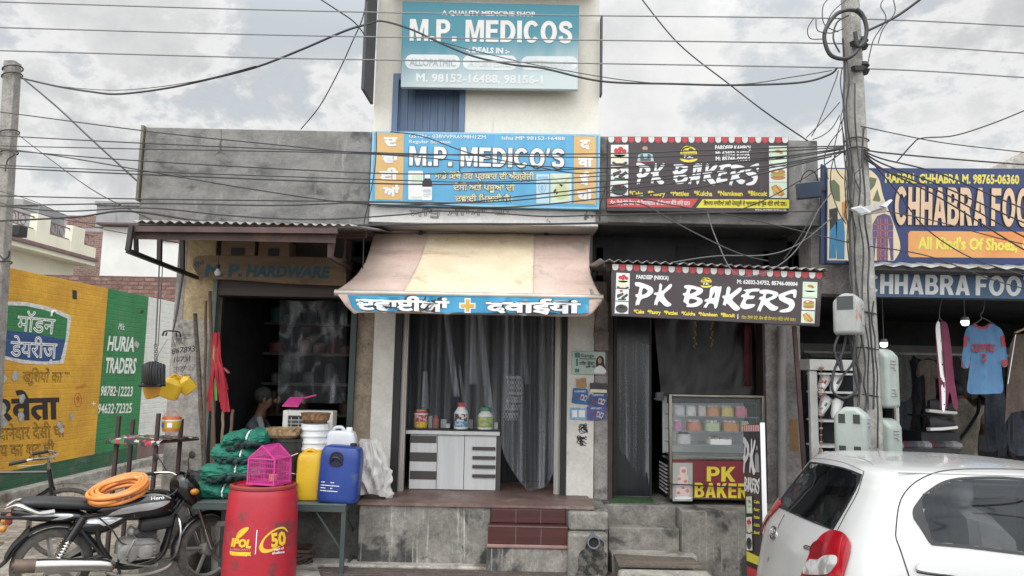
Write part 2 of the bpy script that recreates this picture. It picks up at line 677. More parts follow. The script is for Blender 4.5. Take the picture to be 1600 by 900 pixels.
def plastic_film(name,col,alpha,rough=0.15,streak=(8,8,.6),lo=.45,hi=.75,amax=.5,bump=.6,bs=6.0):
 """clear polythene: mostly see-through, milky along creases"""
 m=bpy.data.materials.new(name)
 m.use_nodes=True
 N,L=m.node_tree.nodes,m.node_tree.links
 b=N['Principled BSDF']
 b.inputs['Base Color'].default_value=(*col,1)
 b.inputs['Roughness'].default_value=rough
 tc=N.new('ShaderNodeTexCoord')
 mp=N.new('ShaderNodeMapping')
 mp.inputs['Scale'].default_value=streak
 L.new(tc.outputs['Object'],mp.inputs[0])
 n=N.new('ShaderNodeTexNoise')
 n.inputs['Scale'].default_value=1.0
 n.inputs['Detail'].default_value=6
 n.inputs['Distortion'].default_value=.8
 L.new(mp.outputs[0],n.inputs['Vector'])
 r=N.new('ShaderNodeMapRange')
 r.inputs[1].default_value,r.inputs[2].default_value=lo,hi
 r.inputs[3].default_value,r.inputs[4].default_value=alpha,amax
 L.new(n.outputs['Fac'],r.inputs[0])
 L.new(r.outputs[0],b.inputs['Alpha'])
 bn=N.new('ShaderNodeBump')
 bn.inputs['Strength'].default_value=bump
 bn.inputs['Distance'].default_value=.03
 n2=N.new('ShaderNodeTexNoise')
 n2.inputs['Scale'].default_value=bs
 n2.inputs['Detail'].default_value=4
 n2.inputs['Distortion'].default_value=1.5
 L.new(mp.outputs[0]if bs>0.9 and False else tc.outputs['Object'],n2.inputs['Vector'])
 L.new(n2.outputs['Fac'],bn.inputs['Height'])
 L.new(bn.outputs[0],b.inputs['Normal'])
 MATS[name]=m
 return m
 # MATERIAL SET
M={}
M['concrete']=mat('grey_cement',(.245,.240,.228),(.165,.163,.157),rough=.9,scale=2.6,lo=.36,hi=.64,bump=.45,bscale=26,stain=(.085,.083,.08),sscale=2.4,sstr=(1,1,1.5),slo=.52,shi=.68,stain2=(.36,.35,.33),s2scale=2.5,s2str=(3,3,.5),s2lo=.58,s2hi=.74,stretch=(1,1,1.8),crack=.5,fine=.13)
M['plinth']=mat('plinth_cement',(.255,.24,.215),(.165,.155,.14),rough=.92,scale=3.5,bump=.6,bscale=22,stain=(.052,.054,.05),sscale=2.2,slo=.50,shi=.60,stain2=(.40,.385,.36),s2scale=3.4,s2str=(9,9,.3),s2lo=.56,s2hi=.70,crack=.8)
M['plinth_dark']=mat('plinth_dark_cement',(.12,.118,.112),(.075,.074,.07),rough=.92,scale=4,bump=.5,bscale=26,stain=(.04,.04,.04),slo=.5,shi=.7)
M['step_cement']=mat('step_cement',(.28,.265,.235),(.20,.19,.168),rough=.9,scale=4,bump=.4,bscale=30,stain=(.09,.088,.08),sscale=2.6,slo=.5,shi=.62,crack=.9)
M['ledge_cement']=mat('ledge_cement',(.40,.38,.34),(.30,.285,.26),rough=.9,scale=5,bump=.4,bscale=35,stain=(.17,.145,.12),sscale=3,slo=.5,shi=.65,crack=.9)
M['cream_wall']=mat('cream_plaster',fine=.05,c1=(.74,.71,.635),c2=(.67,.64,.565),rough=.85,scale=1.2,bump=.12,bscale=40,stain=(.45,.43,.39),sstr=(5,5,.5),sscale=1.5,slo=.62,shi=.8)
M['white_plaster']=mat('white_plaster',(.66,.64,.60),(.57,.55,.51),rough=.85,fine=.10,scale=2,bump=.2,bscale=40,stain=(.22,.20,.18),sscale=3,slo=.64,shi=.76,stain2=(.30,.28,.25),s2scale=9,s2lo=.68,s2hi=.74)
M['fascia_white']=mat('flaking_white_fascia',(.78,.77,.76),(.68,.68,.68),rough=.9,fine=.08,scale=4,bump=.3,stain=(.20,.19,.18),sscale=9,slo=.64,shi=.70,stain2=(.20,.19,.18),s2scale=3.2,s2lo=.66,s2hi=.70)
M['grey_plaster']=mat('grey_pillar_plaster',(.36,.335,.32),(.27,.25,.24),rough=.9,scale=4,bump=.4,bscale=30,stain=(.12,.115,.115),sscale=2.6,slo=.56,shi=.7)
M['tan_plaster']=mat('tan_pillar_plaster',(.33,.27,.20),(.25,.2,.15),rough=.9,scale=4,bump=.3,stain=(.14,.11,.085),sstr=(2,2,.5),sscale=3,slo=.55,shi=.72,stain2=(.45,.40,.33),s2scale=6,s2lo=.64,s2hi=.72)
M['old_pillar']=mat('old_pillar_plaster',(.42,.40,.37),(.32,.30,.28),rough=.92,scale=3,bump=.5,bscale=22,stain=(.16,.15,.14),sscale=2.4,slo=.54,shi=.68,stain2=(.52,.50,.47),s2scale=3,s2lo=.58,s2hi=.7)
M['yellow_plaster']=mat('faded_yellow_plaster',(.48,.39,.23),(.40,.31,.18),rough=.9,scale=4,bump=.3,stain=(.25,.2,.14),slo=.58,shi=.72)
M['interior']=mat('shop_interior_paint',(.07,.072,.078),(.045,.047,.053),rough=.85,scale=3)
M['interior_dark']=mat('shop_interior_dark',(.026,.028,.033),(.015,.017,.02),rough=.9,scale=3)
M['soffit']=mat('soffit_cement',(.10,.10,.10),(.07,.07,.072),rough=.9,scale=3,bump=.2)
M['tile_red']=mat('maroon_step_tile',(.072,.022,.021),(.05,.017,.016),rough=.32,scale=3,stretch=(.5,1,9),stain=(.15,.08,.07),sscale=4,slo=.62,shi=.8,rvar=.12)
M['tile_top']=mat('dusty_maroon_tile',(.17,.105,.09),(.115,.072,.063),rough=.5,scale=5,stain=(.24,.2,.175),sscale=4,slo=.5,shi=.72,rvar=.15)
M['grout']=mat('tile_grout',(.15,.095,.085),rough=.9)
M['door_blue']=mat('blue_grey_steel_door',(.115,.175,.275),(.09,.14,.225),rough=.5,scale=3,stretch=(1,1,.3),stain=(.07,.1,.15),slo=.6,shi=.75)
M['door_frame']=mat('blue_door_frame',(.105,.165,.27),rough=.5)
M['black_steel']=mat('black_painted_steel',(.018,.017,.018),(.035,.028,.025),rough=.55,scale=6)
M['brown_steel']=mat('maroon_painted_steel',(.055,.032,.03),(.035,.022,.022),rough=.6,scale=5,stain=(.09,.05,.035),slo=.6,shi=.7)
M['green_frame']=mat('faded_green_frame',(.16,.22,.20),(.11,.15,.14),rough=.6,scale=5,stain=(.08,.08,.07),slo=.58,shi=.7)
M['dark_green_frame']=mat('dark_green_frame',(.035,.055,.05),rough=.6)
M['alu']=mat('dull_aluminium',(.42,.40,.37),(.34,.32,.30),rough=.45,metal=.4,scale=4,stretch=(4,4,.4))
M['tin']=mat('rusty_corrugated_tin',(.28,.27,.26),(.19,.18,.175),rough=.55,metal=.35,scale=3,stain=(.10,.06,.045),sscale=3,slo=.52,shi=.68)
M['tin_under']=mat('tin_maroon_paint',(.09,.05,.048),(.055,.033,.032),rough=.6,scale=4,stain=(.12,.075,.05),slo=.6,shi=.7)
M['brick_dark']=mat('old_brown_brick',(.30,.17,.14),(.21,.115,.095),rough=.92,scale=9,bump=.9,bscale=40,brick=(.23,.085,.012,(.12,.085,.075),'x'),stain=(.30,.22,.19),sscale=2.5,slo=.6,shi=.75)
M['brick_red']=mat('red_brick',(.30,.155,.12),(.22,.11,.085),rough=.92,scale=9,bump=.8,bscale=40,brick=(.23,.085,.014,(.26,.24,.22),'x'),stain=(.16,.13,.12),sscale=1.6,slo=.6,shi=.7)
M['cream_house']=mat('pale_cream_paint',(.74,.71,.58),(.67,.64,.52),rough=.8,scale=1.0,stain=(.52,.49,.41),sstr=(3,3,.4),sscale=1.2,slo=.6,shi=.8)
M['white_house']=mat('off_white_house_paint',(.66,.67,.645),(.57,.575,.555),rough=.85,scale=.9,stain=(.36,.35,.32),sstr=(3,3,.4),sscale=1.3,slo=.62,shi=.78)
M['maroon_trim']=mat('maroon_trim',(.20,.125,.125),(.15,.095,.095),rough=.7,scale=4)
M['grey_house']=mat('grey_parapet_cement',(.30,.30,.305),(.235,.235,.24),rough=.9,scale=1.6,stain=(.17,.17,.17),sstr=(3,3,.5),slo=.55,shi=.75)
M['pole']=mat('pale_pole_concrete',(.36,.35,.325),(.27,.262,.245),rough=.9,scale=3,bump=.4,bscale=40,stain=(.20,.19,.18),sscale=3,sstr=(3,3,.6),slo=.55,shi=.72,stain2=(.14,.12,.11),s2scale=9,s2lo=.66,s2hi=.72)
M['pole_left']=mat('weathered_pole_concrete',(.30,.285,.265),(.22,.21,.195),rough=.9,scale=4,bump=.4,bscale=40,stain=(.13,.12,.115),sscale=3,slo=.55,shi=.7)
M['cable']=mat('black_cable',(.028,.028,.031),rough=.5)
M['cable_alu']=mat('dull_aluminium_wire',(.20,.20,.205),rough=.45,metal=.5)
M['cable_grey']=mat('grey_cable',(.10,.10,.105),rough=.6)
M['black']=mat('matte_black',(.012,.012,.013),rough=.6)
M['black_gloss']=mat('gloss_black_paint',(.008,.008,.009),rough=.22,coat=.5,spec=.5)
M['rubber']=mat('dusty_tyre_rubber',(.10,.092,.082),(.06,.056,.052),rough=.9,scale=12,bump=.4,bscale=60)
M['chrome']=mat('dull_chrome',(.48,.47,.455),rough=.22,metal=1.0,rvar=.08)
M['alloy']=mat('dusty_grey_alloy',(.30,.285,.265),(.22,.21,.195),rough=.5,metal=.35,scale=8)
M['white_paint']=mat('white_lettering',(.80,.80,.80),rough=.6)
M['wood_old']=mat('weathered_plank',(.16,.13,.105),(.09,.075,.065),rough=.9,scale=3,stretch=(.5,12,12),bump=.5,stain=(.3,.26,.22),sscale=4,slo=.62,shi=.75)
M['bamboo']=mat('brown_bamboo',(.15,.09,.06),(.09,.055,.04),rough=.7,scale=7,stretch=(1,1,.4))
# GROUND
mb=MB()
prof=[(-300,-.18),(3.6,-.18),(4.6,-.02),(4.9,0.0),(9,0.0),(400,0.0)]
for(ya,za),(yb,zb)in zip(prof[:-1],prof[1:]):
 mb.quad((-400,ya,za),(400,ya,za),(400,yb,zb),(-400,yb,zb))
m_road=mat('dusty_street',(.17,.155,.135),(.115,.105,.095),rough=.95,scale=3,bump=.5,bscale=60,stain=(.25,.225,.19),sscale=.8,slo=.45,shi=.7,stain2=(.07,.065,.06),s2scale=14,s2lo=.66,s2hi=.72)
tag(mb.build('street_ground',m_road),kind='structure')
m_paver=mat('alley_brick_paver',(.34,.30,.255),(.25,.22,.19),rough=.92,scale=5,bump=.6,bscale=50,brick=(.24,.12,.010,(.14,.12,.10),'x',1),stain=(.42,.38,.32),sscale=1.3,slo=.45,shi=.7)
mb=MB()
mb.box(-6.44,-2.99,5.0,34,0.0005,.006)
tag(mb.build('alley_paving',m_paver),kind='structure')
mb=MB()
mb.box(-6.62,-6.44,4.9,34,-.05,.13)
tag(mb.build('alley_kerb',M['ledge_cement'],bevel=.015),kind='structure')
m_drain=mat('ribbed_drain_cover',(.125,.098,.085),(.08,.064,.056),rough=.85,scale=4,stretch=(.6,30,10),bump=.6,stain=(.21,.17,.14),sscale=5,slo=.6,shi=.76)
mb=MB()
x0,x1=W(468,880,6.4).x,W(958,880,6.4).x
for i in range(9):
 y=6.07+i*.046
 mb.box(x0,x1,y,y+.034,.02,.125+.004*(i%3))
mb.box(x0+.005,x1-.005,6.072,6.475,.0,.108)
o=mb.build('drain_cover',m_drain)
tag(o,'long ribbed brown drain cover running along the foot of the cement plinth','drain cover')
mb=MB()
mb.box(W(480,870,6.55).x,W(764,870,6.55).x,6.49,6.70,0,.15)
tag(mb.build('drain_kerb',M['ledge_cement'],bevel=.012),kind='structure')
# LEFT ALLEY WALL (painted advertisement)
WX=-6.62
wallS=xplane(WX)
pY=lambda px,py:wallS(px,py)[0]
yA,yG,yW,yE=4.9,pY(160,560).y,pY(222,600).y,24.0
ztop=pY(80,432).z
mb=MB()
m_wy=mat('yellow_wall_paint',fine=.12,c1=(.70,.385,.035),c2=(.56,.29,.03),rough=.8,scale=1.4,bump=.38,bscale=18,brick=(.24,.085,.010,None,'y'),stain=(.40,.25,.09),sscale=1.2,sstr=(1,1,.5),slo=.58,shi=.8,stain2=(.25,.21,.16),s2scale=4,s2lo=.68,s2hi=.74)
m_wg=mat('green_wall_paint',fine=.12,c1=(.035,.22,.075),c2=(.028,.175,.06),rough=.8,scale=1.4,bump=.55,bscale=30,brick=(.24,.085,.010,None,'y'),stain=(.07,.2,.1),sscale=1.5,slo=.55,shi=.75,stain2=(.35,.38,.33),s2scale=6,s2lo=.7,s2hi=.75)
m_ww=mat('white_wall_paint',fine=.12,c1=(.68,.68,.65),c2=(.60,.60,.57),rough=.85,scale=1.4,bump=.45,bscale=30,brick=(.24,.085,.010,None,'y'),stain=(.35,.34,.31),sscale=2,sstr=(1,2,.5),slo=.6,shi=.78)
root=thing('alley_wall','yellow, green and white painted brick boundary wall carrying dairy and trader advertisements','wall',(WX,9,0))
dzt=0.0
for nm,a,b,mm in(('yellow_panel',yA,yG,m_wy),('green_panel',yG,yW,m_wg),('white_panel',yW,yE,m_ww)):
 w=MB()
 zl=ztop
 w.box(WX-.23,WX,a,b,-.05,zl)
 w.build(nm,mm,root)
m_dg=mat('dark_green_dado',fine=.12,c1=(.03,.115,.055),c2=(.022,.085,.042),rough=.85,scale=2.5,bump=.5,brick=(.24,.085,.010,None,'y'),stain=(.10,.12,.08),slo=.5,shi=.7)
w=MB()
zb=pY(60,727).z
w.box(WX,WX+.004,yA,yW-.002,.0,zb)
w.build('green_dado',m_dg,root)
w=MB()
w.box(WX,WX+.004,yW+.002,yE,.0,pY(245,690).z)
w.build('maroon_dado',M['maroon_trim'],root)
# dairy badge
m_bl=mat('badge_blue',(.03,.085,.24),(.024,.07,.2),rough=.8,scale=3,bump=.5,brick=(.24,.085,.010,None,'y'))
m_bw=mat('badge_white',(.70,.70,.68),(.6,.6,.58),rough=.8,scale=3,bump=.5,brick=(.24,.085,.010,None,'y'))
badge=[(-20,470),(10,471),(40,472),(70,478),(95,486),(111,494),(109,515),(104,545),(99,568),(70,570),(35,568),(5,561),(-20,555)]
ctr=(45,520)
inner=[(ctr[0]+(x-ctr[0])*.93,ctr[1]+(y-ctr[1])*.90)for x,y in badge]
up=[(-16,476),(13,477),(40,478),(68,484),(90,491),(105,498),(104,510),(102,531),(60,522),(20,517),(-16,515)]
lowr=[(-16,515),(20,517),(60,522),(102,531),(98,547),(94,563),(68,565),(36,562),(7,556),(-16,550)]
w=MB()
shape(w,[badge],wallS,.003)
w.build('badge_border',m_bw,root)
w=MB()
shape(w,[up],wallS,.0045)
w.build('badge_green_field',m_wg,root)
w=MB()
shape(w,[lowr],wallS,.0045)
w.build('badge_blue_field',m_bl,root)
w=MB()
glyphs(w,'मॉडर्न'.replace('र्न','न'),(25,516),(84,522),25,wallS,bold=.022,off=.006)
ar=smooth_path([(79,494,0),(80,488,0),(84,486,0),(87,490,0)],4)
w.tube([wallS(p.x,p.y)[0]+Vector((.01,0,0))for p in ar],.014,5)
glyphs(w,'डेयरीज़',(15,556),(88,560),25,wallS,bold=.022,off=.006)
w.build('badge_lettering',M['white_paint'],root)
m_ink=mat('faded_black_paint',(.02,.018,.016),(.045,.035,.022),rough=.85,scale=14,lo=.55,hi=.8)
w=MB()
glyphs(w,'खिुशयों का',(34,596),(96,597),17,wallS,bold=.012,off=.0035,slant=.12)
glyphs(w,'TM',(100,585),(108,585),3.5,wallS,bold=.01,off=.0035)
glyphs(w,'दानेदार देसी घी',(-2,687),(101,682),19,wallS,bold=.012,off=.0035)
glyphs(w,'य का शुद्ध घी'.replace('द्ध','द्'),(0,713),(85,710),19,wallS,bold=.012,off=.0035)
w.build('slogan_lettering',m_ink,root)
w=MB()
glyphs(w,'२वेता',(-6,656),(93,653),34,wallS,bold=.040,off=.0035)
w.build('brand_lettering',m_ink,root)
m_redp=mat('faded_red_paint',(.45,.09,.03),rough=.85)
w=MB()
glyphs(w,'अवहर',(117,610),(136,604),5,wallS,bold=.012,off=.0035)
glyphs(w,'9',(119,630),(124,630),11,wallS,bold=.012,off=.0035)
shape(w,[ell(121.5,625,6,11,20),ell(121.5,625,5,10,20)],wallS,.0035)
w.build('red_number',m_redp,root)
w=MB()
glyphs(w,'M/s.',(184,514),(194,516),10,wallS,bold=.012,off=.003,slant=.1)
glyphs(w,'HURIA',(167,547),(209,549),22,wallS,bold=.03,off=.003,slant=.1)
glyphs(w,'TRADERS',(163,582),(211,583),23,wallS,bold=.03,off=.003,slant=.1)
glyphs(w,'98782·12223',(156,618),(206,619),15,wallS,bold=.022,off=.003,slant=.12)
glyphs(w,'94632·72325',(152,646),(205,645),15,wallS,bold=.022,off=.003,slant=.12)
glyphs(w,'+',(143,635),(149,635),9,wallS,bold=.02,off=.003)
w.build('trader_lettering',mat('white_wall_lettering',(.72,.74,.70),(.55,.62,.54),rough=.85,scale=9,lo=.55,hi=.75),root)
w=MB()
rr=random.Random(3)
for cx,cy,s in((4,640,9),(34,622,7),(33,650,7),(6,660,8),(112,650,5),(93,664,6),(213,538,6),(3,590,9),(24,588,8),(2,535,10),(96,672,5)):
 ring=[(cx+s*(.55+.6*rr.random())*cos(a)*.8,cy+s*(.55+.6*rr.random())*sin(a)*1.2)for a in[2*pi*k/11 for k in range(11)]]
 shape(w,[ring],wallS,.005)
w.build('torn_paper_patch',mat('torn_paper',(.45,.45,.43),(.30,.29,.27),rough=.9,scale=18,lo=.4,hi=.6),root)
w=MB()
shape(w,[[(113,453),(120,454),(120,468),(113,467)]],wallS,.002)
shape(w,[ell(222,487,2.5,3,10)],wallS,.002)
w.build('putlog_hole',M['black'],root)
# HOUSES BEYOND THE WALL
mb=MB()
YB=15.5
mb.box(W(60,430,YB).x,W(276,430,YB).x,YB,YB+.3,0,W(170,431,YB).z)
tag(mb.build('brick_wall',M['brick_dark']),'low unplastered brown brick wall between the painted wall and the white house','wall')
CX=-16.0
cs=xplane(CX)
c=lambda px,py:cs(px,py)[0]
root=thing('cream_house','pale cream house with parapet piers, brown sunshade edge and iron railings','house',(CX,24,0))
y0,y1=c(-60,400).y,c(154,414).y
zs0=c(90,393).z
w=MB()
w.box(CX-8,CX-.7,y0,y1-.4,0,zs0-.02)
w.build('wall',M['cream_house'],root)
w=MB()
w.box(CX-8,CX,y0,y1,zs0,zs0+.13)
w.build('sunshade',M['maroon_trim'],root,bevel=.01)
w=MB()
w.box(CX-8,CX-.08,y0,y1-.1,zs0-.16,zs0-.001)
w.build('sunshade_soffit',M['cream_house'],root)
zp=zs0+.13
w=MB()
w.box(CX-.30,CX-.12,y0,y1-.05,zp,zp+.42)
w.build('parapet',M['cream_house'],root)
for a_,b_ in((-20,14),(59,80),(115,135)):
 w=MB()
 w.box(CX-.34,CX-.08,c(a_,380).y,c(b_,380).y,zp,zp+.98)
 w.build('parapet_pier',M['cream_house'],root,bevel=.01)
for a_,b_ in((14,59),(80,115),(135,153)):
 w=MB()
 ya,yb=c(a_,380).y,c(b_,380).y
 for z in(zp+.46,zp+.86):
  w.bar((CX-.2,ya,z),(CX-.2,yb,z),.04,.04)
 yy=ya+.1
 while yy<yb-.3:
  w.bar((CX-.2,yy,zp+.42),(CX-.2,yy,zp+.86),.03,.03)
  w.tube([(CX-.2,yy+.25+.14*cos(t),zp+.66+.16*sin(t))for t in[2*pi*i/12 for i in range(12)]],.018,4,closed=True)
  yy+=.5
 w.build('railing',M['maroon_trim'],root)
w=MB()
w.pbox(13,351,30,368,22.0,22.4)
o=w.build('flood_lamp',M['black'],None,bevel=.02)
tag(o,'small black box lamp fixed to the end of the cream parapet','lamp')
root=thing('roof_room','small grey cement room on a far roof, brown railing in front','house',W(30,400,31))
w=MB()
w.pbox(-60,310,36,330,34.0,36.0)
w.pbox(-60,320,57,420,31.0,33.9)
w.build('wall',M['grey_house'],root)
w=MB()
w.pbox(-60,318,58,320.5,30.95,33.95)
w.build('coping',M['ledge_cement'],root)
YR=30.0
root=thing('brick_house','unplastered red brick house with a grey corner column rising behind the cream parapet','house',W(130,400,YR))
w=MB()
w.box(W(104,370,YR).x,W(200,370,YR).x,YR,YR+3,0,W(140,337,YR).z)
w.build('wall',M['brick_red'],root)
w=MB()
w.box(W(98,370,YR).x,W(104,370,YR).x-.002,YR-.01,YR+3,0,W(100,336,YR).z)
w.build('column',M['grey_house'],root)
w=MB()
w.box(W(104,370,YR).x,W(200,370,YR).x,YR-.012,YR-.002,W(140,362,YR).z,W(140,357,YR).z)
w.build('tie_beam',M['grey_house'],root)
YH=16.2
root=thing('white_house','plain off-white house with a thin dark slab edge and grey cement parapet','house',W(215,420,YH))
w=MB()
w.box(W(158,400,YH).x,W(300,400,YH).x,YH,YH+6,0,W(215,355,YH).z)
w.build('wall',M['white_house'],root)
w=MB()
w.box(W(157,353,YH).x,W(300,353,YH).x,YH-.18,YH+6,W(215,354,YH).z,W(215,350.5,YH).z)
w.build('slab_edge',M['maroon_trim'],root)
w=MB()
w.box(W(150,340,YH+.4).x,W(300,340,YH+.4).x,YH+.4,YH+.6,W(215,350,YH).z,W(215,322,YH+.4).z)
w.box(W(148,318,YH+.35).x,W(300,318,YH+.35).x,YH+.35,YH+.65,W(215,322,YH+.4).z+.002,W(215,316,YH+.4).z)
w.build('parapet',M['grey_house'],root)
w=MB()
for k in range(4):
 cx=262+k*5
 a=[(cx-4,373),(cx,369),(cx+4,373),(cx,377)]
 for p,q in zip(a,a[1:]+a[:1]):
  w.bar(W(*p,YH-.03),W(*q,YH-.03),.03,.03,(0,1,0))
w.bar(W(246,375,YH-.03),W(285,376,YH-.03),.03,.03,(0,1,0))
w.build('window_grille',M['maroon_trim'],root)
# HARDWARE SHOP BUILDING
FZ=.64
root=thing('hardware_shop','low grey cement building with blank parapet above the open hardware shop','building',(-2.3,7.2,0))
xl,xr=W(222,270,6.7).x,W(578,280,6.7).x
zb_,zt_=W(400,349,6.7).z,W(400,202,6.7).z
w=MB()
w.box(xl,xr,6.7,6.82,zb_,zt_)
w.box(xl,xl+.12,6.822,11,zb_,zt_-.01)
w.build('parapet',M['concrete'],root,bevel=.008)
w=MB()
w.box(xl+.125,xr,6.825,11,zb_+.01,zb_+.16)
w.box(xl+.002,xr,6.70,7.4,zb_-.035,zb_-.004)
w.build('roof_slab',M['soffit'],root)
w=MB()
w.box(xl-.03,xl-.006,6.675,6.80,W(218,312,6.65).z,zt_+.01)
w.build('side_board',mat('olive_tin_board',(.20,.19,.13),(.13,.12,.085),rough=.6,scale=4),root)
px0,px1=W(266,560,7.2).x,W(326,560,7.2).x
zy=W(310,500,7.2).z
w=MB()
w.box(px0,px1,7.2,11,0,zy)
w.build('pillar',M['old_pillar'],root)
w=MB()
w.box(px0+.09,px1,7.205,11,zy+.001,zb_-.036)
w.build('upper_pillar',M['yellow_plaster'],root)
w=MB()
w.box(px0+.002,px0+.088,7.203,11,zy+.001,zb_-.036)
w.build('corner_band',M['grey_plaster'],root)
w=MB()
s72=yplane(7.2)
for t,a,b,h in(('ਛੂਟ',(273,532),(297,530),9),('867893',(268,553),(304,549),9),('10731',(271,566),(297,564),8),('ਗੁਣਾ 27',(270,582),(305,578),9),('9155',(274,595),(298,592),8)):
 glyphs(w,t,a,b,h,s72,bold=.012,slant=.25,wob=1.2,off=.002)
w.build('scribbled_numbers',mat('marker_ink',(.05,.05,.055),(.22,.21,.2),rough=.9,scale=25,lo=.5,hi=.7),root)
w=MB()
w.pbox(322.5,436,329,770,7.19,7.28)
w.build('door_jamb',M['green_frame'],root)
w=MB()
w.pbox(543,470,552,775,7.15,7.27)
w.build('door_jamb',M['dark_green_frame'],root)
w=MB()
w.pbox(329,437,552,463,7.21,7.45)
w.build('shutter_box',mat('dull_brown_tin',(.07,.055,.05),(.05,.04,.04),rough=.6,scale=4,stretch=(.3,1,8)),root)
w=MB()
w.box(px1,W(548,400,7.25).x,7.26,7.4,W(430,437,7.2).z,zb_-.036)
w.build('lintel_wall',mat('sooty_lintel',(.09,.07,.055),(.06,.05,.042),rough=.9,scale=4),root)
w=MB()
ix0,ix1=px1,W(548,600,7.3).x
w.box(ix0,ix1+.3,10.2,10.3,0,3.1)
w.box(ix0-.05,ix0+.02,7.45,10.2,0,3.1)
w.box(ix1+.25,ix1+.3,7.45,10.2,0,3.1)
w.box(ix0,ix1+.3,7.30,10.2,zb_-.25,zb_-.2)
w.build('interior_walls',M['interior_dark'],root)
w=MB()
w.box(px0+.3,xr+.05,6.72,10.2,0,FZ-.02)
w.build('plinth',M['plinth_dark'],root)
w=MB()
w.box(px0,px0+.295,6.95,7.19,0,.40)
w.build('step',M['step_cement'],root,bevel=.015)
w=MB()
w.box(px0+.2,px0+.62,6.45,6.71,0,.2)
w.build('step',M['step_cement'],root,bevel=.015)
# MEDICINE SHOP BUILDING
root=thing('medicine_shop','narrow cream two-storey medicine shop with blue steel door upstairs','building',(-.3,7.2,0))
TY=6.75
tx0,tx1=W(581,250,TY).x,W(935,250,TY).x
zf0,zf1=W(750,351,TY).z,W(750,327,TY).z
ztw=W(760,0,TY).z+.06
dx0,dx1,dz0,dz1=W(613,160,TY).x,W(727,160,TY).x,W(670,215,TY).z,W(670,116,TY).z
w=MB()
w.box(tx0,dx0,TY,TY+.2,zf1+.002,ztw)
w.box(dx1,tx1,TY,TY+.2,zf1+.002,ztw)
w.box(dx0,dx1,TY,TY+.2,dz1,ztw)
w.box(dx0,dx1,TY,TY+.2,zf1+.002,dz0)
w.box(tx0,tx0+.2,TY+.2,11,zf1+.002,ztw)
w.box(tx1-.2,tx1,TY+.2,11,zf1+.002,ztw)
w.box(tx0+.2,tx1-.2,10.8,11,zf1+.002,ztw)
w.build('upper_wall',M['cream_wall'],root)
w=MB()
w.box(tx0+.1,tx1-.05,TY-.28,11.1,ztw+.002,ztw+.14)
w.build('roof_slab',M['white_plaster'],root,bevel=.01)
d=MB()
d.box(dx0+.004,dx1-.004,TY+.07,TY+.1,dz0,dz1-.004)
d_o=d.build('door',M['door_blue'],root)
d=MB()
n=8
for i in range(n+1):
 x=dx0+.06+(dx1-dx0-.12)*i/n
 d.box(x-.006,x+.006,TY+.055,TY+.069,dz0,dz1-.06)
d.build('door_ribs',M['door_frame'],d_o)
d=MB()
d.box(dx0+.002,dx0+.055,TY-.012,TY+.068,dz0,dz1-.002)
d.box(dx1-.055,dx1-.002,TY-.012,TY+.068,dz0,dz1-.002)
d.box(dx0+.057,dx1-.057,TY-.010,TY+.066,dz1-.06,dz1-.002)
d.build('door_frame',M['door_frame'],d_o)
w=MB()
w.box(tx0-.03,tx1,TY-.02,TY+.18,zf0,zf1)
w.build('fascia',M['fascia_white'],root,bevel=.006)
w=MB()
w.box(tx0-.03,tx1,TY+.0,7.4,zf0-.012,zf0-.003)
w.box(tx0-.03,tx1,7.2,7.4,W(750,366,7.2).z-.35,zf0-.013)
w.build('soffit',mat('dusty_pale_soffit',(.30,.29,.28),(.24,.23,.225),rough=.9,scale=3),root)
w=MB()
glyphs(w,'ਸਿੱਧੂ ਮੀਆਂ ਦਾ',(640,338),(798,336),10,yplane(TY-.02),bold=.012,wob=1.5,off=.003)
w.build('painted_scrawl',m_ink,root)
w=MB()
w.pbox(546,440,581,772,7.2,7.45)
w.build('tan_pillar',M['tan_plaster'],root)
w=MB()
w.pbox(581,440,614,772,7.17,7.47)
w.build('white_pillar',M['white_plaster'],root)
w=MB()
w.pbox(886,440,928,779,7.17,7.47)
w.build('white_pillar',M['white_plaster'],root)
w=MB()
w.pbox(929,440,950,782,7.19,7.47)
w.build('grey_pillar',M['grey_plaster'],root)
for a,b in((614.5,625),(877,885.5)):
 w=MB()
 w.pbox(a,440,b,776,7.16,7.26)
 w.build('shutter_guide',M['black'],root)
for a,b in((625.3,635),(867,876.7)):
 w=MB()
 w.pbox(a,440,b,773,7.22,7.30)
 w.pbox(a+3,440,b-3,773,7.205,7.2195)
 w.build('aluminium_jamb',M['alu'],root)
sx0,sx1=W(625,600,7.25).x,W(877,600,7.25).x
w=MB()
w.box(sx0-.3,sx1+.3,9.4,9.5,FZ,3.1)
w.box(sx0-.3,sx0-.25,7.5,9.4,FZ,3.1)
w.box(sx1+.25,sx1+.3,7.5,9.4,FZ,3.1)
w.box(sx0-.3,sx1+.3,7.48,9.4,2.85,2.9)
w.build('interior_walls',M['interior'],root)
pxa,pxb=W(561,800,6.6).x,W(950,800,6.6).x
sxa,sxb=W(767,815,6.55).x,W(884,815,6.55).x
w=MB()
w.box(pxa,sxa-.004,6.6,9.5,0,FZ-.012)
w.box(sxa-.003,sxb+.003,6.66,9.5,0,FZ-.014)
w.box(sxb+.004,pxb,6.6,9.5,0,FZ-.012)
w.build('plinth',M['plinth'],root,bevel=.01)
w=MB()
w.box(pxa-.01,pxb-.12,6.58,9.4,FZ-.011,FZ+.012)
w.build('tiled_floor',M['tile_top'],root)
w=MB()
z1,z2=W(825,816,6.6).z,W(825,849,6.5).z
w.box(sxa,sxb,6.56,6.655,z1,FZ-.016)
w.box(sxa-.02,sxb+.01,6.46,6.655,z2,z1-.004)
st=w.build('tiled_step',M['tile_red'],root,bevel=.004)
w=MB()
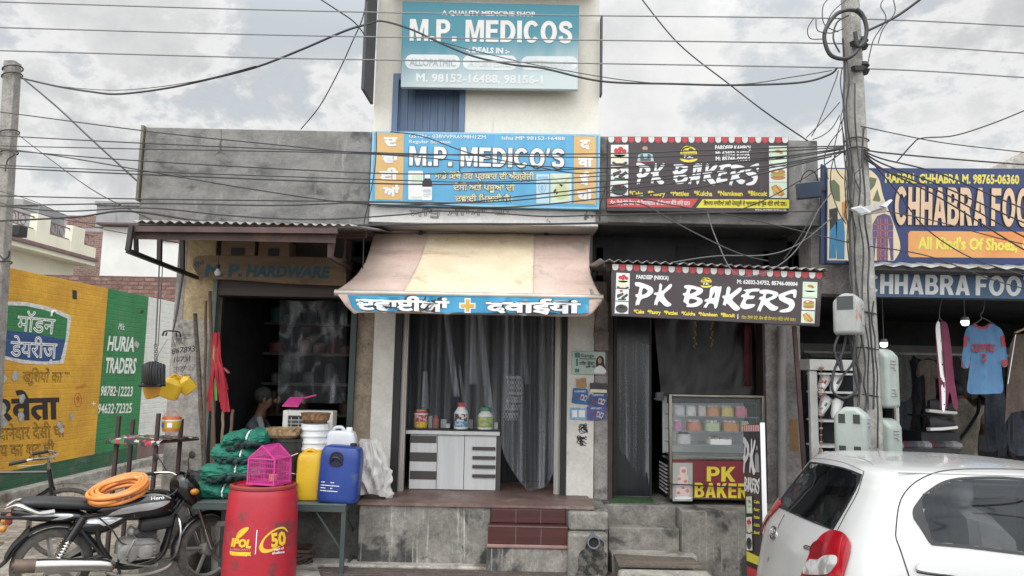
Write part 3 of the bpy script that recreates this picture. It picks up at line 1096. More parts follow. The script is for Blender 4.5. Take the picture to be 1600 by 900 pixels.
for i in(1,2):
 x=sxa+(sxb-sxa)*i/3
 w.box(x-.003,x+.003,6.557,6.559,z1,FZ-.016)
 w.box(x-.003,x+.003,6.457,6.459,z2,z1-.004)
w.box(sxa-.02,sxb+.01,6.455,6.459,z1-.014,z1-.005)
w.build('tile_joint',M['grout'],st)
w=MB()
w.box(sxa-.03,sxb+.02,6.44,6.655,z2-.03,z2-.002)
w.build('step_nosing',mat('pink_tile_nosing',(.27,.16,.145),(.2,.12,.11),rough=.6,scale=5),root,bevel=.006)
w=MB()
w.box(sxa-.03,sxb+.03,6.45,6.655,0,z2-.031)
w.build('step_base',M['plinth'],root,bevel=.012)
w=MB()
ba,bb=W(888,840,6.5).x,W(951,840,6.5).x
zk=W(920,830,6.5).z
w.box(ba,bb,6.5,6.59,zk,FZ-.02)
w.box(ba-.01,bb-.02,6.38,6.59,0,zk-.002)
w.build('side_block',M['plinth'],root,bevel=.02)
w=MB()
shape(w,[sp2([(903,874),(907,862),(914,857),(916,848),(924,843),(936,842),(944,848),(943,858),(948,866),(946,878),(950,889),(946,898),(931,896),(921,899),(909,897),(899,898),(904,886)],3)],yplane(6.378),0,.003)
w.build('painted_cavity',mat('painted_cavity_dark',(.02,.019,.017),(.12,.11,.095),rough=.6,scale=16,bump=.8,lo=.42,hi=.62),root)  # flat dark patch, painted for the shade inside a crumbled hole
pc=W(928,848,6.30)
mb=MB()
mb.lathe([(.052,.22),(.052,0),(.043,0),(.043,.2),(.0,.2)],pc,24,Matrix.Rotation(-pi/2,3,'X'),cap=False)
o=mb.mat(1).lathe([(.044,.03),(0,.031)],pc,20,Matrix.Rotation(-pi/2,3,'X'),cap=False).build('drain_pipe',[mat('grey_pvc',(.16,.18,.2),(.11,.12,.14),rough=.45,scale=6),M['black']])  # black disc stands in for the shade inside the pipe
tag(o,'short grey plastic drain pipe poking out of the cement block beside the red steps','pipe')
# BAKERY BUILDING
root=thing('bakery_building','grey cement bakery building with deep overhanging parapet','building',(2.0,7.2,0))
bx0,bx1=W(930,280,6.7).x+.01,W(1279,280,6.7).x
bz0,bz1=W(1105,350,6.7).z,W(1105,216,6.7).z
w=MB()
w.box(bx0,bx1,6.7,6.85,bz0,bz1)
w.box(bx1-.12,bx1,6.852,11,bz0+.05,bz1-.01)
w.build('parapet',M['concrete'],root,bevel=.008)
w=MB()
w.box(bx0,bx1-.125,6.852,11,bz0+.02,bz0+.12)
w.build('roof_slab',M['soffit'],root)
w=MB()
yB=7.5
w.box(bx0-.05,W(1240,420,yB).x,yB,yB+.15,W(1090,470,yB).z,bz0+.018)
w.build('upper_wall',M['interior'],root)
w=MB()
w.pbox(1058,385,1088,408,yB-.02,yB-.002)
w.build('ventilator',M['black'],root)
for a,b,Y in((950.5,957.5,7.165),):
 w=MB()
 w.pbox(a,440,b,782,Y,Y+.2)
 w.build('door_jamb',M['brown_steel'],root)
w=MB()
w.pbox(1197,440,1252,792,7.2,7.5)
w.build('grey_pillar',M['grey_plaster'],root)
w=MB()
w.pbox(1193,440,1196.5,792,7.19,7.4)
w.build('door_jamb',M['brown_steel'],root)
w=MB()
xa,xb=W(950,600,7.3).x,W(1200,600,7.3).x
w.box(xa-.1,xb+.1,9.602,9.7,0,3.1)
w.box(xa-.1,xa-.03,7.5,9.6,.5,3.1)
w.box(xb+.05,xb+.1,7.5,9.6,.5,3.1)
w.box(xa-.1,xb+.1,7.66,9.6,2.7,2.75)
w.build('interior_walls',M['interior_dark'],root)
pz=W(1000,787,7.0).z
qa,qb=W(953,820,6.7).x,W(1066,820,6.7).x
w=MB()
w.box(qa-.02,qb,6.93,9.6,0,pz)
w.box(qb+.001,W(1260,820,6.7).x,6.72,9.6,0,pz-.004)
w.build('plinth',M['plinth'],root,bevel=.012)
w=MB()
za=W(1000,823,6.82).z
w.box(qa,qb-.004,6.78,6.928,0,za)
w.build('cement_step',M['step_cement'],root,bevel=.012)
w=MB()
zb2=W(1000,865,6.62).z
w.box(qa,qb+.1,6.56,6.70,0,zb2)
w.box(qa,qb-.004,6.702,6.776,0,zb2-.002)
w.build('cement_step',M['ledge_cement'],root,bevel=.012)
mb=MB()
mb.prism([W(958,867.5,6.545),W(1083,873.5,6.545),W(1098,887,6.27),W(966,884,6.27)],(0,-.004,-.012),(0,-.004,.014))
o=mb.build('wooden_plank',M['wood_old'],bevel=.004)
tag(o,'weathered brown plank lying at the foot of the bakery steps','plank')
mb=MB()
xq0,xq1=W(967,895,6.2).x,W(1112,895,6.2).x
mb.box(xq0,xq1,6.03,6.30,0,W(1030,888,6.26).z-.015)
o=mb.build('stone_slab',M['ledge_cement'],bevel=.03)
tag(o,'rough chipped stone slab in front of the plank by the bakery steps','stone slab')
# FOOTWEAR SHOP BUILDING
root=thing('footwear_shop','open-fronted clothes and footwear shop under a big blue signboard','building',(4.5,7.2,0))
w=MB()
fa,fb=W(1253,600,7.2).x,8.2
w.box(fa,fb,11.6,11.7,0,3.2)
w.box(fa+.004,fa+.05,7.5,11.6,0,3.2)
w.box(fb,fb+.1,7.2,11.7,0,3.2)
w.box(fa,fb,7.3,11.6,2.72,2.78)
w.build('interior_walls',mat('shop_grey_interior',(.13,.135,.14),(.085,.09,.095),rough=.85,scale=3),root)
w=MB()
w.box(fa,fb,6.75,11.6,0,.45)
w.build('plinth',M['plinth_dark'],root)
w=MB()
w.box(fa+.001,fb,6.9,7.2,2.6,3.72)
w.box(fa+.001,fb,7.2,12,3.2,3.3)
w.build('front_wall',M['grey_plaster'],root)
w=MB()
w.pbox(1236,340,1284,400,7.8,8.0)
w.build('white_wall_piece',M['white_plaster'],root)
w=MB()
YQ=13
pts=[(1545,264),(1600,236),(1700,190),(1700,300),(1545,300)]
w.prism([W(x,y,YQ)for x,y in pts],(0,0,0),(0,4,0))
o=w.build('stair_room',M['old_pillar'])
tag(o,'weathered sloping cement roof corner rising behind the blue signboard','building')
# SIGNS
def fade_mat(name,top,bot,z0,z1,var=.25,rough=.55,side=0.0):
 """sun-bleached print: full ink at height z1, bleached at z0 (object space)"""
 m=bpy.data.materials.new(name)
 m.use_nodes=True
 N,L=m.node_tree.nodes,m.node_tree.links
 b=N['Principled BSDF']
 b.inputs['Roughness'].default_value=rough
 tc=N.new('ShaderNodeTexCoord')
 sx=N.new('ShaderNodeSeparateXYZ')
 L.new(tc.outputs['Object'],sx.inputs[0])
 n=N.new('ShaderNodeTexNoise')
 mp=N.new('ShaderNodeMapping')
 mp.inputs['Scale'].default_value=(3,3,.8)
 L.new(tc.outputs['Object'],mp.inputs[0])
 L.new(mp.outputs[0],n.inputs['Vector'])
 n.inputs['Scale'].default_value=2.0
 n.inputs['Detail'].default_value=6
 a=N.new('ShaderNodeMath')
 a.operation='MULTIPLY_ADD'
 a.inputs[1].default_value=var
 L.new(n.outputs['Fac'],a.inputs[0])
 L.new(sx.outputs[2],a.inputs[2])
 s=N.new('ShaderNodeMath')
 s.operation='MULTIPLY_ADD'
 s.inputs[1].default_value=-side
 L.new(sx.outputs[0],s.inputs[0])
 L.new(a.outputs[0],s.inputs[2])
 r=N.new('ShaderNodeMapRange')
 r.interpolation_type='SMOOTHSTEP'
 r.inputs[1].default_value,r.inputs[2].default_value=z0+var*.5,z1+var*.5
 L.new(s.outputs[0],r.inputs[0])
 x=N.new('ShaderNodeMix')
 x.data_type='RGBA'
 x.inputs[6].default_value,x.inputs[7].default_value=(*bot,1),(*top,1)
 L.new(r.outputs[0],x.inputs[0])
 L.new(x.outputs[2],b.inputs['Base Color'])
 return m
flat=lambda n,c,r=.55:mat(n,c,tuple(k*.9 for k in c),rough=r,scale=6)
C_white=flat('print_white',(.74,.75,.76))
C_yellow=flat('print_yellow',(.74,.62,.06))
C_black=flat('print_black',(.02,.019,.02))
C_red=flat('print_red',(.50,.045,.045))
C_pk=mat('print_aubergine',(.050,.036,.042),(.040,.029,.034),rough=.42,scale=3,rvar=.1,bump=.5,bscale=1.6,stain=(.10,.085,.085),sscale=3,sstr=(4,4,.4),slo=.58,shi=.85)
C_green=flat('print_pale_green',(.55,.66,.52))
C_brown=flat('print_pastry_brown',(.42,.20,.06))
C_cream=flat('print_cream',(.70,.66,.50))
C_dgrey=flat('print_dark_grey',(.05,.055,.05))
C_skin=flat('print_skin',(.45,.27,.18))
C_lblue=flat('print_light_blue',(.35,.56,.68))
def text_part(name,m,parent,items,surf,off=.0015,th=.001,label=None):
 for it in items:
  w=MB()
  st,p0,p1,h,b=it[:5]
  glyphs(w,st,p0,p1,h,surf,bold=b,off=off,th=th,slant=it[5]if len(it)>5 else 0)
  o=w.build(name,m,parent,label=label)
 return o
def shape_part(name,m,parent,polys_list,surf,off=.001,th=0.0):
 for p in polys_list:
  w=MB()
  shape(w,p if isinstance(p[0][0],(list,tuple))else[p],surf,off,th)
  o=w.build(name,m,parent)
 return o
def _arc(cx,cy,rx,ry,a0,a1,n=10):
 return[(cx+rx*cos(radians(a0+(a1-a0)*i/n)),cy+ry*sin(radians(a0+(a1-a0)*i/n)))for i in range(n+1)]
def _stroke(pts,w_,n=5):
 P=smooth_path([(x,y,0)for x,y in pts],n)
 l,r=[],[]
 for i,p in enumerate(P):
  d=(P[min(i+1,len(P)-1)]-P[max(i-1,0)]).normalized()
  nn=Vector((-d.y,d.x,0))*w_/2
  l.append((p.x+nn.x,p.y+nn.y))
  r.append((p.x-nn.x,p.y-nn.y))
 return l+r[::-1]
BLK={'M':(.95,[[(0,0),(0,1),(.3,1),(.475,.35),(.65,1),(.95,1),(.95,0),(.74,0),(.74,.70),(.56,0),(.39,0),(.21,.70),(.21,0)]]),'P':(.72,[[(0,0),(0,1)]+_arc(.41,.68,.31,.32,90,-90)+[(.24,.36),(.24,0)],[(.24,.82)]+_arc(.38,.685,.11,.135,90,-90)+[(.24,.55)]]),'E':(.66,[[(0,0),(0,1),(.64,1),(.64,.81),(.24,.81),(.24,.6),(.6,.6),(.6,.42),(.24,.42),(.24,.19),(.66,.19),(.66,0)]]),'D':(.77,[[(0,0),(0,1)]+_arc(.33,.5,.44,.5,90,-90,14),[(.24,.81)]+_arc(.32,.5,.21,.31,90,-90,12)+[(.24,.19)]]),'I':(.24,[[(0,0),(0,1),(.24,1),(.24,0)]]),'C':(.78,[_arc(.41,.5,.41,.515,36,324,20)+_arc(.42,.5,.185,.32,318,42,16)]),'O':(.84,[_arc(.42,.5,.42,.515,0,342,20),_arc(.42,.5,.19,.32,0,337,16)]),'S':(.70,[_stroke([(.60,.70),(.53,.85),(.35,.905),(.18,.86),(.12,.72),(.2,.60),(.36,.53),(.52,.44),(.59,.29),(.52,.14),(.34,.09),(.16,.14),(.09,.31)],.215)]),'.':(.23,[[(0,0),(0,.22),(.23,.22),(.23,0)]]),"'":(.22,[[(.02,1),(.22,1),(.13,.64),(0,.64)]]),'H':(.74,[[(0,0),(0,1),(.24,1),(.24,.61),(.5,.61),(.5,1),(.74,1),(.74,0),(.5,0),(.5,.41),(.24,.41),(.24,0)]]),'A':(.82,[[(0,0),(.28,1),(.54,1),(.82,0),(.57,0),(.52,.19),(.30,.19),(.25,0)],[(.345,.36),(.475,.36),(.41,.68)]]),'B':(.75,[[(0,0),(0,1)]+_arc(.41,.745,.28,.255,90,-50,8)+_arc(.43,.275,.32,.275,52,-90,10),[(.24,.83)]+_arc(.37,.715,.09,.115,90,-90,6)+[(.24,.60)],[(.24,.43)]+_arc(.39,.30,.115,.13,90,-90,6)+[(.24,.17)]]),'R':(.79,[[(0,0),(0,1)]+_arc(.43,.70,.31,.30,90,-60,9)+[(.79,0),(.52,0),(.33,.39),(.24,.39),(.24,0)],[(.24,.82)]+_arc(.39,.695,.11,.125,90,-90,6)+[(.24,.57)]]),'F':(.62,[[(0,0),(0,1),(.62,1),(.62,.81),(.24,.81),(.24,.59),(.56,.59),(.56,.41),(.24,.41),(.24,0)]]),'T':(.68,[[(.22,0),(.22,.81),(0,.81),(0,1),(.68,1),(.68,.81),(.46,.81),(.46,0)]]),'W':(1.12,[[(.2,0),(0,1),(.24,1),(.34,.38),(.44,1),(.68,1),(.78,.38),(.88,1),(1.12,1),(.92,0),(.67,0),(.56,.62),(.45,0)]]),'K':(.80,[[(0,0),(0,1),(.24,1),(.24,.62),(.49,1),(.78,1),(.45,.56),(.80,0),(.52,0),(.31,.37),(.24,.27),(.24,0)]]),' ':(.28,[]),}
def block(mb,s,p0,p1,h,surf,off=.002,th=.0015,edge=None,er=.006,gap=.09):
 tot=sum(BLK[c][0]for c in s)+gap*(len(s)-1)
 dx,dy=p1[0]-p0[0],p1[1]-p0[1]
 L=math.hypot(dx,dy)
 ex,ey=dx/L,dy/L
 k=L/tot
 x=0
 for c in s:
  wd,rings=BLK[c]
  R=[[(p0[0]+ex*(x+a)*k+ey*b*h,p0[1]+ey*(x+a)*k-ex*b*h)for a,b in r]for r in rings]
  if R:
   shape(mb,R,surf,off,th)
   if edge is not None:
    for r in R:
     edge.tube([surf(*p)[0]+surf(*p)[1]*(off*.3)for p in r],er,5,closed=True,flat=1)
  x+=wd+gap
def block_part(name,m,parent,items,surf,off=.002,edge=None,er=.006):
 for s,p0,p1,h in items:
  w,e=MB(),MB()
  block(w,s,p0,p1,h,surf,off,edge=e if edge else None,er=er)
  o=w.build(name,m,parent)
  if edge:
   e.build('title_outline',edge,parent)
 return o
 # faded teal signboard on the upper storey
Y1=6.60
root=thing('shop_signboard','large sun-bleached teal signboard at the top of the cream storey','signboard',W(765,138,Y1))
S=yplane(Y1)
w=MB()
w.pquad([(629,2),(905,8),(903,140),(626,136)],Y1,.05)
hgt=W(629,2,Y1).z-W(626,136,Y1).z
w.build('panel',fade_mat('bleached_teal_print',(.035,.19,.25),(.47,.53,.54),-.02,hgt*.62,.22,side=.12),root,bevel=.004)
C_t1=flat('faded_sign_white',(.62,.61,.59))
C_t2=flat('bleached_white',(.60,.63,.64))
C_t3=flat('bleached_grey_teal',(.33,.42,.44))
C_t4=flat('bleached_pale_grey',(.50,.55,.56))
text_part('heading_lettering',C_t1,root,[('A QUALITY MEDICINE SHOP',(690,23.4),(836,25.7),7,.035)],S)
block_part('title_lettering',C_t1,root,[('M.P. MEDICOS',(640,63.8),(894,67.8),34)],S)
text_part('deals_lettering',C_t2,root,[('-: DEALS IN :-',(728,81.5),(796,83.8),8,.05)],S)
shape_part('pill_panel',C_t2,root,[rrect(633,85,719,108,11,6,.01)],S,.0015)
shape_part('pill_panel',flat('bleached_pill',(.57,.61,.62)),root,[rrect(723,86,808,109,11,6,.01)],S,.0015)
shape_part('pill_panel',flat('bleached_pill_pale',(.55,.59,.60)),root,[rrect(814,88,903,110,11,6,.0)],S,.0015)
text_part('pill_lettering',C_t3,root,[('ALLOPATHIC',(640,102.3),(712,103.8),11,.02)],S,.0035)
text_part('pill_lettering',C_t4,root,[('AYURVEDIC',(732,103.8),(797,105),11,.02),('VETERINARY',(822,104.5),(894,106.5),11,.01)],S,.0035)
text_part('number_lettering',C_t2,root,[('M. 98152-16488, 98156-1',(650,127.5),(848,131),12.5,.035)],S)
# blue signboard
Y2=6.64
S=yplane(Y2)
root=thing('shop_signboard','bright blue signboard with tan side panels above the striped awning','signboard',W(757,325,Y2))
m_sb=mat('sky_blue_print',(.10,.36,.58),(.085,.31,.52),rough=.5,bump=.4,bscale=1.5,scale=2,stretch=(4,1,.5),stain=(.20,.42,.58),sscale=2,sstr=(3,1,.4),slo=.6,shi=.8)
w=MB()
w.pquad([(582,205),(938,210),(936,327),(577,319)],Y2,.05)
w.build('panel',m_sb,root,bevel=.004)
shape_part('border',flat('pale_blue_border',(.26,.50,.66)),root,[[[(582,205),(938,210),(936,327),(577,319)],[(585,207.5),(935,212.5),(933,324),(580,316)]]],S,.001)
m_tan=mat('tan_panel_print',(.62,.40,.16),(.55,.36,.15),rough=.55,scale=3)
shape_part('side_panel',m_tan,root,[sp2([(592,208),(628,209),(631,213),(629,309),(625,312),(589,311.5),(586,308),(589,212)],3)],S,.002)
shape_part('side_panel',m_tan,root,[sp2([(900,213),(928,214),(931,218),(931,316),(928,319),(899,318),(897,314),(897,217)],3)],S,.002)
text_part('side_lettering',C_white,root,[('ਦ',(600,228),(621,228),14,.05),('ਵਾ',(597,254),(623,254),13,.05),('ਈ',(593,281),(622,281),14,.05),('ਆਂ',(589,306),(624,306),14,.05)],S,.004)
text_part('side_lettering',C_white,root,[('द',(906,232),(922,232),14,.05),('वा',(903,260),(926,260),14,.05),('ई',(906,287),(921,287),14,.05),('यां',(902,313),(926,313),14,.05)],S,.004)
text_part('small_lettering',C_white,root,[('GSTIN - 03BVVPR6598H1ZM',(639,215),(759,217),5.4,.012),('Regular Scheme',(639,223.6),(704,224.3),5,.012),('Ishu MP 98152-16488',(784,218.3),(882.5,219.2),5.4,.012)],S,.002)
block_part('title_lettering',C_white,root,[("M.P. MEDICO'S",(639.5,259),(881.5,263),30)],S,off=.008,edge=C_dgrey,er=.0075)
ln=[('ਸਾਡੇ ਇੱਥੇ ਹਰ ਪ੍ਰਕਾਰ ਦੀ ਅੰਗ੍ਰੇਜ਼ੀ',(679,279),(834,280.5),9),('ਦੇਸੀ ਅਤੇ ਪਸ਼ੂਆਂ ਦੀ',(708,297),(804,297.8),9),('ਦਵਾਈ ਿਮਲਦੀ ਹੈ।',(711,314.3),(800,315),9)]
text_part('slogan_outline',C_black,root,[(s,a,b,h,.075)for s,a,b,h in ln],S,.0012)
text_part('slogan_lettering',flat('print_pale_yellow',(.74,.72,.50)),root,[(s,a,b,h,.028)for s,a,b,h in ln],S,.003)
shape_part('medicine_box_print',C_white,root,[rrect(638,267,661,312,2)],S,.002)
shape_part('box_label_print',C_green,root,[rrect(643,274,660,287,1),rrect(641,307,660,310,.8)],S,.0035)
shape_part('bottle_print',C_white,root,[rrect(664,272,672,281,1),rrect(659.5,291,675,313,1.5)],S,.005)
shape_part('bottle_shoulder_print',C_black,root,[[(664,279),(672,279),(675,284),(675,292),(660,292),(660,284)]],S,.006)
shape_part('label_print',flat('print_label_grey',(.5,.52,.55)),root,[rrect(661.5,296,673,301,.8),rrect(661.5,303,673,304.5,.5),rrect(661.5,306,670,307.5,.5)],S,.0065)
shape_part('carton_print',flat('print_pale_sky',(.45,.64,.74)),root,[rrect(838,272,858,318,1)],S,.002)
shape_part('carton_emblem_print',flat('print_emblem_blue',(.24,.47,.62)),root,[[ell(847,293,6,9),ell(847,293,4.7,7.5)],ell(847,294,2.2,5,12),rrect(840,276,856,279,.8)],S,.0035)
shape_part('carton_print',flat('print_pale_lime',(.58,.66,.55)),root,[rrect(860,271,893,318,1)],S,.002)
shape_part('carton_emblem_print',flat('print_lime',(.52,.58,.30)),root,[[(862,274),(877,288),(891,274),(891,277),(877,292),(862,277)],ell(876,300,11,12)],S,.0035)
shape_part('carton_mark_print',C_dgrey,root,[ell(867,299,2,4,10,.5),ell(870,302,1.4,2,8)],S,.005)
# brush lettering shared by the bakery signs (traced outlines, crop units of the lower sign)
BRUSH={'P':[[(232,185),(262,183),(300,195),(345,215),(359,237),(350,262),(320,285),(277,300),(264,328),(257,342),(247,335),(238,346),(236,325),(248,290),(240,286),(234,268),(253,262),(258,240),(262,215),(236,208)],[(288,224),(318,238),(312,256),(280,270)]],'K':[[(400,200),(408,190),(420,205),(418,245),(470,198),(488,200),(478,225),(432,268),(455,310),(484,335),(470,350),(440,348),(405,315),(392,320),(384,345),(376,335),(366,342),(368,315),(382,275),(364,268),(366,255),(390,252),(398,225)]],'B':[[(577,205),(615,203),(655,212),(695,225),(703,245),(682,268),(655,281),(690,295),(701,320),(675,345),(640,355),(590,353),(592,338),(575,322),(567,318),(575,280),(563,270),(568,258),(583,255),(592,230),(575,222)],[(622,229),(660,240),(632,258),(612,262)],[(612,298),(648,302),(665,313),(640,328),(606,330)]],'A':[[(755,225),(790,210),(815,215),(832,213),(824,260),(815,300),(802,352),(785,365),(776,335),(746,331),(725,362),(718,354),(708,360),(712,345),(730,320),(712,314),(722,300),(745,290)],[(766,285),(786,246),(784,280),(776,292)]],'K2':[[(868,225),(882,212),(895,228),(890,267),(950,222),(972,224),(962,250),(907,300),(935,335),(960,362),(945,378),(915,374),(871,330),(858,347),(850,338),(840,340),(850,300),(838,290),(842,275),(860,272)]],'E':[[(985,236),(1060,226),(1095,229),(1090,246),(1040,250),(1022,273),(1062,277),(1050,298),(1010,302),(1002,333),(1062,335),(1050,357),(1000,370),(970,360),(962,340),(985,292),(968,285),(972,270),(992,264),(1002,250)]],'R':[[(1100,238),(1150,234),(1215,250),(1226,270),(1205,295),(1164,315),(1200,345),(1227,356),(1205,379),(1170,375),(1130,340),(1118,350),(1100,388),(1090,376),(1080,385),(1085,360),(1105,310),(1090,300),(1100,285),(1117,280),(1122,265),(1098,258)],[(1147,262),(1192,271),(1162,290),(1138,294)]],'S':[[(1235,266),(1300,241),(1345,232),(1353,255),(1346,290),(1332,287),(1325,262),(1290,270),(1272,284),(1320,300),(1339,325),(1336,355),(1310,385),(1270,392),(1236,389),(1240,377),(1262,371),(1294,360),(1300,342),(1270,325),(1236,306),(1228,285)]],}
def brush(parent,m,fn,surf,off,name='title_lettering',keys=None):
 w=MB()
 for k,rings in BRUSH.items():
  if keys and k not in keys:
   continue
  shape(w,[sp2([fn(*p)for p in r],3)for r in rings],surf,off,.002)
 return w.build(name,m,parent)
def scallops(parent,surf,a,b,n,h,first_white=True,off=.0015):
 for i in range(n):
  x0,x1=a[0]+(b[0]-a[0])*i/n,a[0]+(b[0]-a[0])*(i+.88)/n
  y0,y1=a[1]+(b[1]-a[1])*i/n,a[1]+(b[1]-a[1])*(i+.88)/n
  r=(x1-x0)/2
  ring=[(x0,y0),(x1,y1)]+[((x0+x1)/2+r*cos(t),(y0+y1)/2+h-r+r*sin(t))for t in[pi*k/8 for k in range(9)]]
  w=MB()
  shape(w,[ring],surf,off)
  if(i%2==0)==first_white:
   w.build('white_scallop',flat('print_scallop_white',(.62,.62,.60)),parent)
  else:
   w.build('red_scallop',flat('print_scallop_red',(.46,.05,.06)),parent)
def cake_photo(parent,surf,quad,kind):
 """printed food picture: pale ground and a simple drawing of the food, inside a pixel quad (tl, tr, br, bl)"""
 def uv(u,v):
  a=(quad[0][0]+(quad[1][0]-quad[0][0])*u,quad[0][1]+(quad[1][1]-quad[0][1])*u)
  b=(quad[3][0]+(quad[2][0]-quad[3][0])*u,quad[3][1]+(quad[2][1]-quad[3][1])*u)
  return a[0]+(b[0]-a[0])*v,a[1]+(b[1]-a[1])*v
 E_=lambda cx,cy,rx,ry,n=14:[uv(cx+rx*cos(2*pi*i/n),cy+ry*sin(2*pi*i/n))for i in range(n)]
 ph=shape_part('food_picture',C_green if kind in('mint','fries')else flat('print_picture_white',(.66,.70,.68)),parent,[list(quad)],surf,.002)
 sp=lambda m,L_,o:shape_part('food_print',m,ph,L_,surf,o)
 if kind=='berry':
  sp(C_dgrey,[E_(.5,.92,.46,.1)],.003)
  sp(C_cream,[[uv(.14,.5),uv(.86,.5),uv(.84,.85),uv(.7,.94),uv(.3,.94),uv(.16,.85)],E_(.5,.5,.36,.12)],.0035)
  sp(C_red,[E_(.3,.3,.13,.12),E_(.55,.22,.15,.12),E_(.76,.33,.13,.11),E_(.5,.4,.12,.08)],.0045)
 elif kind=='rods':
  sp(C_dgrey,[[uv(.1,.5),uv(.55,.3),uv(.62,.45),uv(.15,.8)],[uv(.4,.75),uv(.85,.35),uv(.95,.5),uv(.55,.9)],[uv(.2,.85),uv(.8,.8),uv(.8,.92),uv(.2,.95)]],.0035)
  sp(C_red,[E_(.42,.16,.12,.1)],.004)
 elif kind=='dark':
  sp(C_dgrey,[E_(.5,.58,.46,.36)],.0035)
  sp(C_black,[E_(.5,.42,.28,.17)],.0045)
  sp(C_red,[E_(.66,.32,.07,.05)],.005)
 elif kind=='mint':
  sp(flat('print_mint_cake',(.62,.74,.56)),[[uv(.12,.55),uv(.88,.55),uv(.86,.9),uv(.14,.9)],E_(.5,.55,.38,.1)],.0035)
  sp(C_brown,[E_(.5,.26,.18,.08),E_(.68,.33,.1,.07)],.004)
 elif kind=='burger':
  sp(C_brown,[E_(.5,.36,.42,.2),E_(.5,.72,.42,.14)],.0035)
  sp(flat('print_salad',(.35,.38,.06)),[[uv(.06,.5),uv(.94,.5),uv(.9,.62),uv(.1,.62)]],.0045)
  sp(C_cream,[E_(.4,.3,.12,.07)],.0045)
 else:
  sp(C_brown,[[uv(.1,.3),uv(.4,.15),uv(.9,.75),uv(.7,.92),uv(.25,.75)]],.0035)
  sp(flat('print_golden',(.62,.36,.10)),[[uv(.2,.35),uv(.32,.25),uv(.7,.75),uv(.6,.82)],[uv(.5,.3),uv(.6,.25),uv(.85,.62),uv(.78,.7)],[uv(.15,.5),uv(.25,.45),uv(.5,.8),uv(.4,.85)]],.0045)
def logo(parent,surf,cx,cy,r,off=.002):
 up_=[(cx+r*cos(t),cy+r*.82*sin(t))for t in[pi+pi*k/14 for k in range(15)]]
 inn=[(cx+r*.84*cos(t),cy+r*.66*sin(t))for t in[pi+pi*k/14 for k in range(15)]]
 shape_part('logo',C_yellow,parent,[up_+inn[::-1],[(cx-r,cy+.02*r),(cx+r,cy+.02*r),(cx+r,cy+.1*r),(cx-r,cy+.1*r)],[(cx-r*1.1,cy+.62*r)]+[(cx+r*1.05*cos(t),cy+.62*r+r*.45*sin(t))for t in[pi-pi*k/12 for k in range(13)]]+[(cx,cy+.78*r)],ell(cx-.35*r,cy-.55*r,.5*r,.3*r,14,-.5),[(cx-.8*r,cy-.06*r),(cx-.5*r,cy-.4*r),(cx+.7*r,cy-.35*r),(cx+.8*r,cy-.06*r)]],surf,off)
 w=MB()
 glyphs(w,'P.K.',(cx-.55*r,cy+.56*r),(cx+.55*r,cy+.56*r),.36*r,surf,bold=.04,off=off+.001)
 w.build('logo_lettering',C_white,parent)
 # upper bakery sign
Y3=6.62
S=yplane(Y3)
q=lambda x,y:(940+x/5.3333,200+y/5.3333)
root=thing('bakery_signboard','upper aubergine bakery signboard with red and yellow bands fixed to the grey parapet','signboard',W(1090,331,Y3))
w=MB()
w.pquad([q(55,70),q(1557,75),q(1563,705),q(42,690)],Y3,.06)
w.build('panel',C_pk,root,bevel=.003)
scallops(root,S,q(56,74),q(1560,78),27,9)
brush(root,C_white,lambda x,y:q(290+(x-232)*.911,292+(y-.041*(x-232)-183)*1.12),S,.002)
text_part('contact_lettering',C_white,root,[('PARDEEP KAMBOJ',q(945,178),q(1240,180),6,.035),('M: 62832-24752',q(950,225),q(1232,228),5.8,.035),('M: 85746-00004',q(950,270),q(1237,272),5.8,.035)],S)
text_part('product_lettering',C_yellow,root,[(t,q(a,562),q(b,567),7.2,.03)for t,a,b in(('*Cake',230,345),('*Pastry',385,530),('*Patties',570,727),('*Kulcha',768,922),('*Namkeen',965,1175),('*Biscuit',1217,1378))],S)
shape_part('red_band',flat('print_band_red',(.55,.07,.07)),root,[[q(46,588),q(806,590),q(750,663),q(46,658)]],S,.0015)
shape_part('yellow_band',flat('print_band_yellow',(.70,.62,.06)),root,[[q(842,594),q(1562,596),q(1562,670),q(788,665)]],S,.0015)
text_part('band_lettering',C_white,root,[('ਨੋਟ: ਇਥੇ ਫੋਟੋ ਕੇਕ ਅਤੇ ਿਡਜ਼ਾਇਨਰ ਵੀ ਿਤਆਰ ਕੀਤੇ ਜਾਂਦੇ ਹਨ।',q(70,640),q(735,643),6,.03)],S,.003)
text_part('band_lettering',C_black,root,[('ਿਵਆਹ ਸ਼ਾਦੀਆਂ ਲਈ ਪੇਸਟ੍ਰੀ ਦੇ ਆਰਡਰ ਵੀ ਬੁੱਕ ਕੀਤੇ ਜਾਂਦੇ ਹਨ।',q(850,642),q(1538,648),6.3,.03)],S,.003)
text_part('printer_lettering',C_white,root,[('BHULLAR PRESS 98155-61181',q(1280,688),q(1537,690),2.2,.02)],S)
for z,k in(((77,140,223,304),'berry'),((77,318,223,433),'rods'),((73,440,220,570),'dark'),((1394,150,1543,316),'mint'),((1396,322,1543,450),'burger'),((1396,453,1543,583),'fries')):
 cake_photo(root,S,[q(z[0],z[1]),q(z[2],z[1]),q(z[2],z[3]),q(z[0],z[3])],k)
logo(root,S,*q(725,212),13)
pr=shape_part('portrait_print',flat('print_shirt_blue',(.33,.52,.57)),root,[[q(296,278),q(305,225),q(335,212),q(395,212),q(425,222),q(435,278)]],S,.002)
shape_part('vest_print',flat('print_vest',(.09,.10,.11)),pr,[[q(322,275),q(322,222),q(342,214),q(352,255),q(376,255),q(386,214),q(408,222),q(410,275)]],S,.003)
shape_part('face_print',C_skin,pr,[[q(*p)for p in ell(361,172,22,30,18)]],S,.003)
